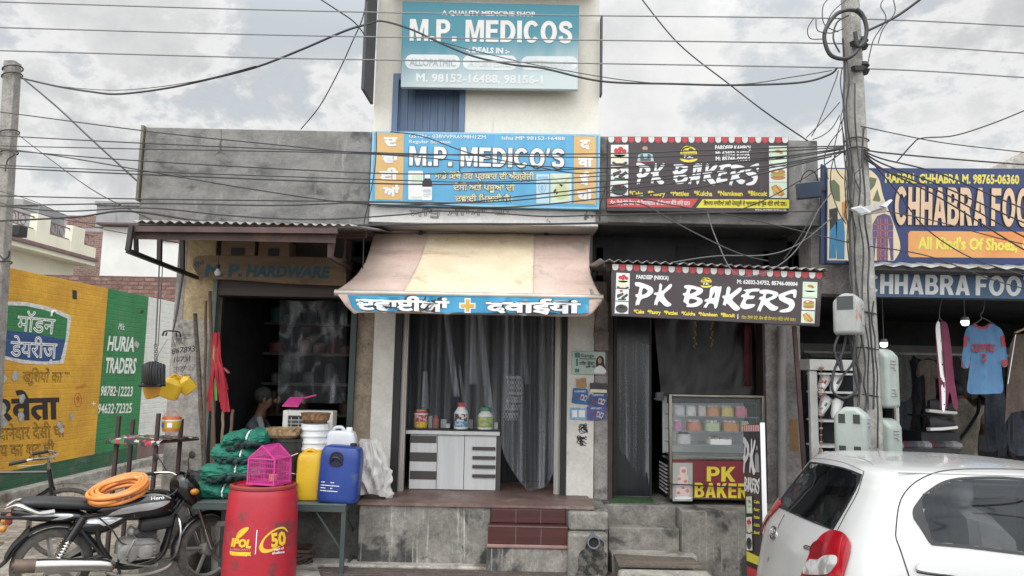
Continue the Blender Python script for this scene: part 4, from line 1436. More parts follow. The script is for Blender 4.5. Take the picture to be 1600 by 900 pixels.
shape_part('hair_print',C_dgrey,pr,[[q(339,165),q(340,148),q(352,140),q(372,140),q(383,150),q(384,165),q(376,154),q(347,154)],[q(338,176),q(348,184),q(361,180),q(374,184),q(384,176),q(382,195),q(370,207),q(352,207),q(341,195)]],S,.004)
shape_part('red_sash_print',C_red,pr,[[q(298,279),q(437,277),q(436,284),q(300,287)]],S,.0035)
# lower bakery sign
Y4=5.88
S=yplane(Y4)
q=lambda x,y:(940+x/4.4444,400+y/4.4444)
root=thing('bakery_signboard','lower aubergine bakery signboard hung tilted from the tin awning over the doorway','signboard',W(1120,500,Y4))
w=MB()
w.pquad([q(72,52),q(1535,112),q(1515,488),q(72,415)],Y4,.05)
w.build('panel',C_pk,root,bevel=.003)
scallops(root,S,q(74,56),q(1538,117),30,9.6)
brush(root,C_white,q,S,.002)
text_part('contact_lettering',C_white,root,[('PARDEEP (NIKKA)',q(240,157),q(465,166),5.9,.035),('M: 62832-24752, 85746-00004',q(940,190),q(1360,208),5.9,.035)],S)
text_part('product_lettering',C_yellow,root,[(t,q(a,397+.04*(a-222)),q(b,397+.04*(b-222)),5.8,.03)for t,a,b in(('*Cake',222,295),('*Pastry',318,410),('*Patties',432,528),('*Kulcha',553,650),('*Namkeen',672,803),('*Biscuit',826,925))]+[('ਨੋਟ: ਇਥੇ ਫੋਟੋ ਕੇਕ ਵੀ ਿਤਆਰ ਕੀਤੇ ਜਾਂਦੇ ਹਨ।',q(970,436),q(1345,452),4.6,.02)],S)
shape_part('divider',C_white,root,[[q(943,404),q(948,404),q(948,436),q(943,436)]],S,.002)
for z,k in((((102,116),(196,120),(194,228),(99,224)),'berry'),(((98,228),(190,232),(188,314),(95,310)),'rods'),(((95,316),(187,320),(185,402),(90,398)),'dark'),(((1397,178),(1498,182),(1496,292),(1394,288)),'mint'),(((1392,293),(1485,297),(1482,377),(1389,373)),'burger'),(((1387,380),(1481,384),(1478,468),(1384,464)),'fries')):
 cake_photo(root,S,[q(*p)for p in z],k)
logo(root,S,*q(726,180),8.5)
# footwear signs
Y5=6.55
S=yplane(Y5)
q=lambda x,y:(1200+x/3,250+y/3)
root=thing('footwear_signboard','large navy signboard with printed clothes and an orange band','signboard',W(1500,412,Y5))
m_navy=mat('navy_print',(.018,.035,.125),(.014,.028,.10),rough=.45,scale=2,rvar=.1,bump=.5,bscale=1.4)
w=MB()
w.pquad([q(276,36),q(1800,42),q(1800,500),q(272,484)],Y5,.10)
w.build('panel',m_navy,root,bevel=.004)
w=MB()
w.pquad([(1284,256),q(275,32),q(271,488),(1282,412)],Y5+.02,.03)
w.build('frame_edge',flat('navy_tin_frame',(.025,.04,.085)),root)
m_sand=mat('sand_print',(.62,.52,.34),(.56,.46,.30),rough=.5,scale=4)
shape_part('clothes_panel',m_sand,root,[[q(280,42),q(470,45)]+[q(*p)for p in sp2([(485,50),(520,90),(540,170),(575,260),(605,340),(620,400),(612,440),(590,472)],4,False)]+[q(278,470)]],S,.001)
shape_part('trousers_print',flat('print_jeans_blue',(.03,.16,.30)),root,[[q(290,270),q(325,265),q(318,462),q(285,462)],[q(318,280),q(352,272),q(360,340),q(358,465),q(322,465)]],S,.002)
shape_part('trousers_print',C_black,root,[[q(286,232),q(326,222),q(326,285),q(290,330)]],S,.003)
shape_part('shirt_print',flat('print_olive',(.11,.13,.07)),root,[[q(288,100),q(310,92),q(335,120),q(338,195),q(318,192),q(292,150)],[q(458,95),q(480,80),q(510,88),q(500,120),q(475,150),q(458,160)],[q(490,190),q(512,135),q(528,190),q(520,196)]],S,.002)
sh=shape_part('plaid_shirt_print',flat('print_plaid_ground',(.10,.07,.16)),root,[[q(512,262),q(545,250),q(572,262),q(586,300),q(588,470),q(574,470),q(564,350),q(562,472),q(510,472),q(508,350),q(498,470),q(485,468),q(490,300)]],S,.002)
shape_part('plaid_line_print',flat('print_plaid_line',(.34,.13,.14)),sh,[[q(x,275),q(x+5,275),q(x+5,470),q(x,470)]for x in(512,524,546,556)]+[[q(492,y),q(584,y),q(584,y+4),q(492,y+4)]for y in(300,330,362)]+[[q(510,y),q(562,y),q(562,y+4),q(510,y+4)]for y in(392,420,448)],S,.003)
shape_part('shirt_print',flat('print_orange_tee',(.45,.22,.05)),root,[[q(345,200),q(366,190),q(372,240),q(370,285),q(350,285)]],S,.0035)
text_part('owner_lettering',flat('print_sign_yellow',(.62,.54,.10)),root,[('HARPAL CHHABRA M. 98765-06360',q(548,105),q(1177,112),13.5,.04)],S)
block_part('title_lettering',flat('print_tan',(.60,.43,.29)),root,[('CHHABRA',(1397,351.3),(1539.5,353.3),59),('FOOTWEAR',(1547.5,353.5),(1716,356),59)],S,off=.010,edge=C_black,er=.009)
shape_part('orange_band',mat('print_orange',(.58,.20,.05),(.62,.30,.10),rough=.5,scale=1.2,lo=.4,hi=.6),root,[rrect(1419,361,1780,402,5,4,.006)],S,.0015)
text_part('band_lettering',flat('print_lime_yellow',(.66,.60,.10)),root,[("All Kind's Of Shoes,",q(700,415),q(1168,424),17.5,.045),("Clothes",q(1188,424),q(1400,428),17.5,.045)],S,.003)
Y6=6.45
S=yplane(Y6)
root=thing('footwear_signboard','narrow blue strip signboard with heavy white lettering over the clothes shop opening','signboard',W(1500,466,Y6))
w=MB()
w.pquad([(1340,428),(1800,436),(1800,470),(1340,463.5)],Y6,.06)
w.build('panel',mat('steel_blue_print',(.055,.115,.21),(.045,.095,.18),rough=.5,scale=2),root,bevel=.003)
w=MB()
w.pquad([(1340,418),(1800,424),(1800,435.5),(1340,427.5)],Y6+.004,.05)
w.build('top_strip',flat('grey_purple_strip',(.14,.125,.14)),root)
block_part('title_lettering',C_white,root,[('CHHABRA',(1351,458.7),(1515,461.3),31),('FOOTWEAR',(1524,461.4),(1726,464.5),31)],S)
# hand-painted hardware board
Y7=7.06
S=yplane(Y7)
root=thing('hardware_signboard','brown hand-painted wooden board with blue lettering over the hardware shop','signboard',W(430,438,Y7))
w=MB()
xs=[303,310,330,360,400,440,480,515,541]
top=[(303,405),(310,400),(330,399),(360,400),(400,400),(440,401),(480,402),(515,403),(541,404)]
bot=[(541,447),(515,446),(480,445),(440,443),(400,440),(360,437),(330,436),(312,433),(303,418)]
shape(w,[top+bot],S,-.02,.04)
w.build('board',mat('brown_painted_board',(.20,.14,.085),(.13,.09,.06),rough=.85,scale=5,stretch=(.4,1,3),stain=(.07,.05,.04),slo=.55,shi=.7),root)
m_hl=mat('faded_teal_paint',(.03,.085,.11),(.075,.085,.075),rough=.85,scale=14,lo=.5,hi=.75)
text_part('lettering',m_hl,root,[('M.',(321,431),(351,432),17,.05,.15),('P.',(357,432),(380,432),18,.05,.15),('HARDWARE',(385,432),(514,434),17,.05,.2),('ਓਮ',(307,420),(322,412),7,.03)],S,.021)
# AWNINGS
root=thing('fabric_awning','pink and cream striped fabric awning with lettered blue valance','awning',W(733,460,6.1))
TL,TR=W(584,364,7.08),W(923,367,7.08)
BL,BR=W(526,456,6.12),W(940,464,6.12)
seam=([0,.25,.742,1])
def awn(u,v):
 a=TL.lerp(TR,u)
 b=BL.lerp(BR,u)
 p=a.lerp(b,v)
 p.z-=.09*sin(pi*v)*(1-.25*v)
 p.z+=.016*noise.noise(Vector((u*5,v*2,1)))+.010*noise.noise(Vector((u*16,v*2.5,6)))*v+.010*(1-2*abs(noise.noise(Vector((u*4+v*2,v*6-u*2,3)))))
 k=sin(pi*v)*.05
 p.x+=k*(1-min(1,u*6))-k*(1-min(1,(1-u)*6))
 return p
m_ap=mat('dusty_pink_canvas',(.55,.425,.365),(.48,.36,.305),rough=.9,scale=3,stain=(.30,.215,.18),sscale=1.8,sstr=(.35,2.2,2.2),slo=.52,shi=.74,bump=.15,bscale=60,stain2=(.40,.33,.28),s2scale=5,s2str=(1,1,.5),s2lo=.56,s2hi=.66,fine=.06)
m_ac=mat('dusty_cream_canvas',(.68,.575,.42),(.61,.50,.35),rough=.9,scale=3,stain=(.40,.29,.185),sscale=1.8,sstr=(.35,2.2,2.2),slo=.52,shi=.74,bump=.15,bscale=60,stain2=(.46,.39,.29),s2scale=5,s2str=(1,1,.5),s2lo=.56,s2hi=.66,fine=.06)
for i,m_ in enumerate((m_ap,m_ac,m_ap)):
 a,b=seam[i],seam[i+1]
 w=MB()
 w.sheet(lambda u,v:awn(a+(b-a)*u,v),40,40)
 o=w.build('canvas_panel',m_,root)
 sld=o.modifiers.new('thick','SOLIDIFY')
 sld.thickness=.004
for sm in seam[1:3]:
 w=MB()
 w.tube([awn(sm,k/20)+Vector((0,-.002,.004))for k in range(21)],.006,5)
 w.build('stitched_seam',m_ap,root)
w=MB()
w.tube([BL+Vector((-.01,-.02,-.01)),BR+Vector((.01,-.02,-.01))],.028,12)
w.build('front_bar',mat('grey_awning_tube',(.42,.39,.34),(.34,.31,.27),rough=.4,metal=.3,scale=5),root)
w=MB()
w.tube([W(583,362,7.12),W(925,365,7.12)],.035,12)
w.build('roller',M['alu'],root)
for px in(600,905):
 w=MB()
 w.bar(W(px,400,7.15),W(px+(-40 if px<700 else 20),462,6.16),.025,.035)
 w.build('folding_arm',M['alu'],root)
for px in(657,854):
 w=MB()
 w.pbox(px-3,355,px+3,366,7.02,7.16)
 w.build('wall_bracket',M['black'],root)
S=plane(W(730,470,6.075),(0,-1,0.02))
vx0,vx1=527,941
def val_surf(px,py):
 p,n=S(px,py)
 k=min(1,max(0,(py-462)/25))
 p=p+n*(.012*k*sin(px*.09)+.008*k*sin(px*.21+2))
 return p,n
w=MB()
shape(w,[[(527,459),(941,466),(939,474),(925,490),(916,495),(880,494.5),(820,493),(700,491),(600,489),(560,489),(552,490),(540,478)]],val_surf,0,0,grid=8,smooth=True)
o=w.build('valance',m_ap,root)
o.modifiers.new('thick','SOLIDIFY').thickness=.004
w=MB()
shape(w,[[(543,460.5),(920,465.5),(919,489),(880,492),(820,491),(700,489),(600,487),(562,487),(550,481)]],val_surf,.006,0,grid=8,smooth=True)
w.build('banner',mat('banner_blue',(.035,.27,.46),(.03,.22,.39),rough=.5,scale=4,stain=(.12,.36,.52),sscale=4,slo=.58,shi=.72),root)
bt=[('ਦਵਾਈਆਂ',(556,483.5),(702,487),17),('दवाईयां',(759,487),(907,489),16)]
for s,a,b,h in bt:
 w=MB()
 glyphs(w,s,a,b,h,val_surf,bold=.085,off=.0075)
 w.build('lettering_outline',C_black,root)
 w=MB()
 glyphs(w,s,a,b,h,val_surf,bold=.042,off=.010)
 w.build('lettering',C_white,root)
for g_,m_,o_ in((0,C_white,.008),(1.8,flat('cross_orange',(.62,.36,.06)),.0105)):
 w=MB()
 x0,x1,y0,y1=718+g_,743-g_,466+g_,489-g_
 cx0,cx1,cy0,cy1=726+g_,735.5-g_,473.5+g_,482.5-g_
 shape(w,[[(cx0,y0),(cx1,y0),(cx1,cy0),(x1,cy0),(x1,cy1),(cx1,cy1),(cx1,y1),(cx0,y1),(cx0,cy1),(x0,cy1),(x0,cy0),(cx0,cy0)]],val_surf,o_)
 w.build('cross',m_,root)
def corrugated(mb,a,b,c_,d,pitch=.075,amp=.012,n=4):
 """a-b front edge, d-c back edge"""
 a,b,c_,d=map(Vector,(a,b,c_,d))
 L_=(b-a).length
 nu=int(L_/pitch*n)
 mb.sheet(lambda u,v:a.lerp(b,u).lerp(d.lerp(c_,u),v)+Vector((0,0,amp*cos(u*L_/pitch*2*pi))),nu,3)
root=thing('tin_awning','rusty corrugated tin awning with black side truss over the hardware shop','awning',W(380,352,5.8))
w=MB()
corrugated(w,W(207,346,5.8),W(553,352,5.8),W(553,352,5.8)+Vector((.1,1.4,.22)),W(207,346,5.8)+Vector((0,1.4,.22)))
o=w.build('tin_sheet',M['tin'],root)
o.modifiers.new('thick','SOLIDIFY').thickness=.004
w=MB()
w.bar(W(212,358,5.83),W(528,361,5.83),.04,.045)
w.bar(W(212,358,5.83)+Vector((0,.7,.10)),W(545,361,5.83)+Vector((0,.7,.10)),.04,.05)
w.bar(W(212,358,5.83)+Vector((0,1.3,.19)),W(545,361,5.83)+Vector((0,1.3,.19)),.04,.05)
w.build('purlin',M['tin_under'],root)
w=MB()
w.box(W(212,362,5.86).x,W(524,362,5.86).x,5.872,5.886,W(400,377,5.87).z,W(400,361,5.87).z)
w.build('fascia_plate',M['tin_under'],root)
w=MB()
A_,B_,C_,D_=W(206,352,5.8),W(200,392,5.8),W(308,434,7.18),W(318,356,7.18)
w.bar(A_,B_,.035,.035)
w.bar(W(212,352,5.86),W(213,394,5.92),.03,.03)
w.bar(B_,C_,.035,.035)
w.bar(W(250,360,6.4),W(249,412,6.42),.035,.035)
w.bar(W(285,362,6.85),W(285,425,6.87),.035,.035)
w.bar(A_+Vector((0,0,-.03)),D_,.035,.035)
w.build('side_truss',M['black_steel'],root)
w=MB()
w.bar(W(516,362,5.9),W(515,402,5.95),.035,.035)
w.bar(W(524,362,5.9),W(518,402,5.95),.025,.012)
w.bar(W(515,401,5.95),W(548,420,7.15),.03,.03)
w.bar(W(541,368,6.9),W(537,414,6.9),.02,.02)
w.build('side_truss',M['tin_under'],root)
root=thing('tin_awning','rusty corrugated tin awning holding the tilted bakery sign','awning',W(1110,412,5.86))
w=MB()
a,b=W(938,406,5.84),W(1296,421,5.84)
corrugated(w,a,b,b+Vector((.0,1.5,.12)),a+Vector((0,1.5,.12)))
o=w.build('tin_sheet',M['tin'],root)
o.modifiers.new('thick','SOLIDIFY').thickness=.004
w=MB()
w.bar(W(945,413,5.96),W(1290,428,5.96),.035,.04)
w.bar(W(950,418,5.96)+Vector((0,.7,.05)),W(1290,432,5.96)+Vector((0,.7,.05)),.035,.04)
w.build('purlin',M['tin_under'],root)
w=MB()
w.bar(W(1241,510,6.0),W(1257,740,6.2),.03,.03)
w.build('prop_rod',M['tin_under'],root)
w=MB()
w.bar(W(950,420,5.95),W(951,470,7.15),.03,.03)
w.build('brace',M['black_steel'],root)
root=thing('tin_awning','narrow grey tin strip between the two footwear signboards','awning',W(1500,415,6.2))
w=MB()
a,b=W(1352,414,6.2),W(1800,424,6.2)
corrugated(w,a,b,b+Vector((0,.35,.08)),a+Vector((0,.35,.08)),pitch=.16,amp=.010)
o=w.build('tin_sheet',mat('grey_tin',(.36,.38,.38),(.25,.27,.27),rough=.5,metal=.3,scale=4,stain=(.12,.1,.09),slo=.58,shi=.72),root)
o.modifiers.new('thick','SOLIDIFY').thickness=.004
w=MB()
w.bar(W(1352,419,6.24),W(1800,429,6.24),.03,.03)
w.build('purlin',M['black_steel'],root)
# HARDWARE SHOP GOODS
from_px=W
TZ=W(540,788,6.3).z
TX0,TX1,TY0,TY1=W(300,788,6.3).x,W(541,788,6.3).x,6.28,6.76
m_tbl=mat('worn_green_table_paint',(.10,.135,.13),(.07,.095,.09),rough=.6,scale=5,stain=(.26,.27,.26),sscale=4,slo=.56,shi=.72)
m_tleg=mat('dark_green_steel',(.035,.06,.06),(.05,.065,.06),rough=.55,scale=8)
root=thing('display_table','low green steel table standing on the pavement in front of the hardware shop','table',((TX0+TX1)/2,6.5,0))
w=MB()
w.box(TX0,TX1,TY0,TY1,TZ-.012,TZ)
w.build('tabletop',m_tbl,root,bevel=.003)
w=MB()
w.box(TX0+.01,TX1-.0,TY0-.002,TY0+.02,TZ-.06,TZ-.0125)
w.box(TX0+.01,TX1-.0,TY1-.02,TY1+.002,TZ-.06,TZ-.0125)
w.box(TX1-.02,TX1+.002,TY0+.021,TY1-.021,TZ-.06,TZ-.0125)
w.build('apron',m_tleg,root)
for x in(TX0+.19,TX1-.015):
 for y in((TY0+.24 if x<TX1-.1 else TY0+.02),TY1-.02):
  w=MB()
  w.box(x-.018,x+.018,y-.018,y+.018,.0,TZ-.061)
  w.build('leg',m_tleg,root)
w=MB()
w.bar((TX1-.015,TY0+.03,.10),(TX1-.015,TY1-.03,.16),.03,.03)
w.bar((TX1-.25,TY0+.02,TZ-.06),(TX1-.03,TY0+.02,TZ-.36),.012,.012)
w.bar((TX1-.015,TY0+.05,TZ-.06),(TX1-.015,TY1-.04,TZ-.30),.012,.012)
w.build('brace',m_tleg,root)
def jerrycan(name,label,group,loc,wd,dp,ht,m,mcap,rz=0,kind='blue'):
 t=thing(name,label,'jerrycan',(0,0,0),group)
 w=MB()
 r=wd/2
 k=dp/wd
 prof=[(r*.86,0),(r*.95,ht*.02),(r*.985,ht*.06),(r,ht*.12),(r,ht*.72),(r*.985,ht*.80),(r*.94,ht*.88),(r*.86,ht*.93),(r*.70,ht*.955),(r*.25,ht*.96)]
 w.lathe(prof,(0,0,0),40,sq=(5,1,k))
 o=w.build('body',m,t)
 w=MB()
 w.lathe([(.028,ht*.955),(.028,ht*1.0),(.024,ht*1.005),(0,ht*1.005)],(r*.5,0,0),18)
 w.build('cap',mcap,t)
 w=MB()
 if kind!='blue':
  w.tube(smooth_path([(-r*.5,0,ht*.93),(-r*.4,0,ht*.99),(0,0,ht*1.0),(r*.2,0,ht*.95)],4),.016,8)
  w.build('handle',m,t)
 else:
  arch=[(-.062,-.05),(-.066,.0),(-.058,.035),(-.035,.06),(0,.068),(.035,.06),(.058,.035),(.066,0),(.062,-.05),(.03,-.066),(-.03,-.066)]
  w.prism([(-r*.12+x*.78,-dp/2-.0005,ht*.74+z*.8)for x,z in arch],(0,0,0),(0,-.003,0))
  w.tube([(-r*.12+x*.82,-dp/2-.002,ht*.74+z*.84)for x,z in arch],.007,6,closed=True)
  w.tube(smooth_path([(-r*.12-.045,-dp/2-.006,ht*.74-.02),(-r*.12-.02,-dp/2-.014,ht*.74+.012),(-r*.12+.02,-dp/2-.014,ht*.74+.01),(-r*.12+.045,-dp/2-.006,ht*.74-.02)],4),.010,7)
  w.build('grip_recess',mat('dark_recess',(.008,.010,.03),rough=.5),t)
 t.location=loc
 t.rotation_euler=(0,0,rz)
 return t
m_blue=mat('blue_plastic',(.022,.055,.25),(.017,.045,.205),rough=.35,scale=5,stain=(.06,.09,.22),sscale=6,slo=.6,shi=.72)
m_yel=mat('yellow_plastic',(.66,.42,.025),(.56,.34,.02),rough=.4,scale=5,stain=(.45,.30,.06),sscale=5,slo=.58,shi=.72)
m_clr=mat('milky_plastic',(.58,.60,.64),(.50,.52,.56),rough=.35,scale=3)
p=W(528,779,6.40)
t=jerrycan('jerrycan','tall blue plastic jerrycan standing at the end of the green table',None,(p.x,6.42,TZ+.002),.345,.22,.49,m_blue,M['black'],-.05)
t.rotation_euler.y=.05
w=MB()
Mj=wmat(t)
for i,(a,b,z)in enumerate(((-.13,-.10,.165),(-.05,-.02,.165),(-.13,.02,.14),(-.13,-.09,.118),(-.05,-.03,.118),(-.13,.015,.095))):
 x=a
 while x<b:
  w.box(x,x+.008,-.1128,-.1112,z,z+.007)
  x+=.0105
w.v=[Mj@p for p in w.v]
w.build('printed_text',M['white_paint'],t)
p=W(484,772,6.48)
jerrycan('jerrycan','yellow plastic jerrycan standing beside the blue one',None,(p.x,6.50,TZ+.002),.235,.20,.415,m_yel,m_yel,.1,'yellow')
p=W(532,700,6.66)
jerrycan('jerrycan','milky white plastic jerrycan standing behind the blue one',None,(p.x,6.66,TZ+.002),.29,.15,.60,m_clr,M['white_paint'],0,'clear')
m_bkt=mat('white_bucket_plastic',(.66,.68,.69),(.58,.60,.61),rough=.4,scale=4)
p=W(490,700,6.62)
t=thing('bucket','nest of white plastic buckets on the green table','bucket',(p.x,6.64,TZ+.001))
zt=W(490,664,6.5).z-TZ
w=MB()
prof=[(.10,0),(.115,zt*.55)]
z=zt*.55
for i in range(5):
 prof+=[(.118,z),(.130,z+.004),(.131,z+.018),(.122,z+.022),(.121,z+zt*.09)]
 z+=zt*.09
w.lathe([(r,zz)for r,zz in prof]+[(.112,z),(.10,z-.05),(0,z-.06)],(p.x,6.64,TZ+.001),28)
w.build('body',m_bkt,t)
def woven(name,label,c,r,h,m,flare=1.12,sqs=None,rot=0):
 mb=MB()
 n,rows=26,7
 c=Vector(c)
 prof=[(r*.8,0),(r,h*.3),(r*1.05,h*.7),(r*flare,h),(r*flare*.95,h),(r*.95,h*.5),(r*.6,.012),(0,.012)]
 vs_,fs=[],[]
 base=MB()
 base.lathe(prof,(0,0,0),44,sq=sqs)
 for v in base.v:
  a=math.atan2(v.y,v.x)
  k=1+.022*(1 if(int(a/(2*pi)*n*2)+int(v.z/h*rows))%2 else-1)
  vs_.append(c+Matrix.Rotation(rot,3,'Z')@Vector((v.x*k,v.y*k,v.z)))
 mb.add(vs_,base.f,False)
 o=mb.build(name,m)
 return tag(o,label,'basket')
m_wick=mat('brown_wicker',(.26,.15,.075),(.15,.085,.045),rough=.8,scale=20,lo=.4,hi=.6,bump=.6,bscale=80)
m_wick2=mat('pale_wicker',(.34,.24,.13),(.22,.15,.08),rough=.8,scale=20,lo=.4,hi=.6,bump=.6,bscale=80)
zb=TZ+zt*1.0
woven('wicker_basket','small brown wicker bowl lying on top of the white buckets',(p.x,6.64,zb+.012),.115,.085,m_wick)
p=W(443,687,6.60)
t=thing('bucket','stack of black plastic pails with wire handles on the green table','bucket',(W(447,760,6.55).x,6.56,TZ+.001))
c0=Vector((W(447,760,6.55).x,6.56,TZ+.001))
zt2=W(447,686,6.45).z-TZ
w=MB()
pr,z=[(.10,0)],0
for i in range(3):
 pr+=[(.112+.004*i,z+zt2*.28),(.128,z+zt2*.285),(.128,z+zt2*.33),(.115,z+zt2*.335)]
 z+=zt2*.33
w.lathe(pr+[(.10,z-.03),(0,z-.05)],c0,26)
w.build('body',mat('black_pail_plastic',(.014,.014,.015),(.022,.022,.022),rough=.4,scale=6),t)
for z_,a in((.72,.5),(.45,-.3)):
 w=MB()
 w.tube(smooth_path([c0+Vector((.0,-.13,zt2*z_-.03)),c0+Vector((.06,-.15,zt2*z_)),c0+Vector((.12,-.12,zt2*z_+.05*a))],5),.004,6)
 w.build('wire_handle',M['chrome'],t)
woven('wicker_basket','pale square wicker basket on the black pails',(W(443,687,6.55).x,6.56,TZ+zt2+.002),.135,.085,m_wick2,1.1,(5,1,.8))
m_sack=mat('white_woven_sack',(.60,.59,.575),(.50,.49,.475),rough=.7,scale=6,bump=.3,bscale=120,stain=(.38,.36,.34),slo=.58,shi=.74)
c0=W(578,770,6.72)
sx=[0]
def sack(u,v):
 a=2*pi*u
 r=.185*(1-.12*(1-v)**4)*(1-.80*max(0,v-.25)**1.25*1.2)
 r=max(.012,r)
 p=Vector((r*cos(a)-.05*v*v,r*.6*sin(a),.50*v-.03*(1-v)*cos(2*a)))
 n1=1-abs(noise.noise(Vector((cos(a)*1.8+v*1.2,sin(a)*1.8,v*1.8))))*2.2
 n2=1-abs(noise.noise(Vector((cos(a)*3.6-v*2.5,sin(a)*3.6+v,v*3+3))))*2.2
 n3=noise.noise(Vector((cos(a)*6,sin(a)*6,v*8+7)))
 d=(.045*n1+.022*n2+.005*n3)*(.35+.65*min(1,r/.1))-.03
 return Vector((c0.x,6.82,FZ+.012+.02))+p+Vector((cos(a),sin(a),.15))*d
mb=MB()
mb.sheet(sack,110,70)
o=mb.build('cloth_sack',m_sack)
tag(o,'crumpled white woven sack slumped on the plinth beside the white pillar','sack')
p0,p1=W(443,641,6.98),W(533,690,6.98)
t=thing('air_cooler','old white metal air cooler with louvred front behind the buckets','air cooler',((p0.x+p1.x)/2,7.1,FZ))
m_cool=mat('chipped_white_enamel',(.66,.66,.62),(.58,.58,.54),rough=.45,scale=4,stain=(.22,.13,.07),sscale=5,slo=.66,shi=.74)
w=MB()
fx=W(520,660,6.98).x
w.box(p0.x,fx,6.98,7.14,FZ,p0.z)
w.box(p0.x,p0.x+.05,6.965,6.9795,FZ,p0.z)
w.box(fx-.05,fx,6.965,6.9795,FZ,p0.z)
w.box(p0.x+.05,fx-.05,6.965,6.9795,p0.z-.05,p0.z)
w.build('cabinet',m_cool,t,bevel=.008)
w=MB()
w.box(p0.x+.052,fx-.052,6.972,6.979,p0.z-.33,p0.z-.052)
w.build('grille_recess',M['black'],t)
w=MB()
for i in range(7):
 z=p0.z-.09-i*.033
 w.obox(((p0.x+fx)/2,6.967,z),(fx-p0.x-.11,.004,.02),(.7,0,0))
for i in range(5):
 x=p0.x+.08+i*.07
 w.box(x,x+.006,6.960,6.964,p0.z-.32,p0.z-.06)
w.build('louvre',mat('louvre_grey',(.45,.46,.45),rough=.5),t)
mb=MB()
q=[W(440,636,6.98),W(466,637,6.98),W(475,622,7.10),W(453,622,7.12)]
mb.prism(q,(0,0,0.004),(0,0,.012))
mb.bar(q[2],q[2]+Vector((.10,.05,.03)),.03,.015)
o=mb.build('dustpan',mat('pink_plastic',(.56,.06,.25),(.48,.05,.21),rough=.4,scale=6),bevel=.003)
tag(o,'pink plastic dustpan lying on the air cooler','dustpan')
m_net=mat('green_shade_net',(.010,.165,.112),(.006,.115,.08),rough=.75,scale=40,bump=.35,bscale=150,stain=(.006,.10,.07),sscale=7,slo=.5,shi=.68)
m_netd=mat('dark_net_edge',(.02,.028,.032),(.012,.05,.045),rough=.8,scale=30)
for i,(x0,y0,x1,y1,lab,dk)in enumerate(((306,744,392,769,'lowest green net roll, flat on the tabletop',0),(317,718,418,747,'second green net roll from the tabletop',1),(334,694,420,722,'third green net roll from the tabletop, with a dark folded edge',1),(350,670,424,698,'topmost green net roll of the pile on the table',1))):
 Yc=6.50
 a,b=W(x0,(y0+y1)/2,Yc),W(x1,(y0+y1)/2,Yc)
 hh=(W(x0,y0,Yc).z-W(x0,y1,Yc).z)/2
 zc=(W(x0,y0,Yc).z+W(x0,y1,Yc).z)/2
 if i==0:
  zc=TZ+hh*.97
 L_=b.x-a.x
 def roll(u,v):
  t_=u*2-1
  an=2*pi*v
  e=(1-abs(t_)**3.2)**.5 if abs(t_)<1 else 0
  sp=.55+.45*e
  n1=noise.noise(Vector((t_*3+i*7,cos(an)*1.2,sin(an)*1.2)))
  n2=noise.noise(Vector((t_*9+i*3,cos(an)*3.5,sin(an)*3.5)))
  n2+=.9*(1-2.4*abs(noise.noise(Vector((t_*2.2+i*5,sin(an)*5.5+t_*1.5,4)))))
  r=hh*(sp+.20*n1+.08*n2)*(e if abs(t_)>.93 else 1)
  pinch=1-.16*math.exp(-((t_-.15)/.07)**2)
  return Vector(((a.x+b.x)/2+t_*L_/2,Yc+cos(an)*r*1.9*pinch,zc+sin(an)*r*pinch*(1.0 if sin(an)>0 else.98)+(0 if i==0 else t_*L_*.5*(0,.07,-.10,.12)[i]-.012*t_*t_)))
 t=thing('net_roll',lab,'net roll',((a.x+b.x)/2,Yc,zc-hh))
 w=MB()
 w.sheet(roll,70,56)
 w.build('net',m_net,t)
 w=MB()
 w.tube([roll(.575,v/24)+(roll(.575,v/24)-Vector((roll(.575,0).x,Yc,zc))).normalized()*.004 for v in range(24)],.007,6,closed=True)
 w.build('strap',M['white_paint'],t)
 if dk:
  w=MB()
  for k in range(3):
   w.tube(smooth_path([roll(.18+.2*k+.06*j,.60+.05*sin(j+k))+Vector((0,-.012,-.006))for j in range(6)],4),[.02,.024,.022,.026,.02,.016]*3+[.018]*3,7)
  w.build('dark_edge',m_netd,t)
DC=Vector((W(410,800,6.0).x,6.0,0))
zd=W(410,762,5.72).z
m_drum=mat('scuffed_red_plastic',(.40,.018,.034),(.33,.015,.028),rough=.42,scale=3,stain=(.17,.035,.04),sscale=4.5,sstr=(1,1,1.6),slo=.52,shi=.64,stain2=(.15,.085,.08),s2scale=6,s2lo=.58,s2hi=.66,rvar=.12)
root=thing('oil_drum','red plastic oil drum with yellow lettering standing on the street','drum',DC)
R0=.275
w=MB()
w.lathe([(R0*.92,0.0),(R0*.98,.02),(R0*1.01,.06),(R0*1.02,.2),(R0*1.015,zd*.45),(R0*.99,zd*.72),(R0*.945,zd*.90),(R0*.90,zd*.955),(R0*.89,zd*.96),(R0*.89,zd*.985),(R0*.84,zd*.99),(R0*.83,zd*.97),(R0*.3,zd*.975),(0,zd*.98)],DC,56)
db=w.build('body',m_drum,root)
w=MB()
w.lathe([(R0*.895,zd*.955),(R0*.925,zd*.965),(R0*.925,zd*.985),(R0*.885,zd*.995)],DC,56,cap=False)
w.build('rim',mat('dull_red_rim',(.30,.03,.035),(.22,.03,.03),rough=.5,scale=6),root)
w=MB()
w.lathe([(.035,0),(.035,.014),(.028,.018),(0,.018)],DC+Vector((.14,-.06,zd*.975)),16)
w.build('bung',m_drum,root)
S=on_mesh(db)
m_ylw=flat('drum_yellow',(.70,.47,.03))
w=MB()
glyphs(w,'IPOL',(361,853),(392,856),12,S,bold=.06,off=.002,slant=.1)
shape(w,[sp2([(369,836),(377,827),(388,823.5),(387,829),(374,841),(369,838),(378,829)],4)],S,.002,grid=2)
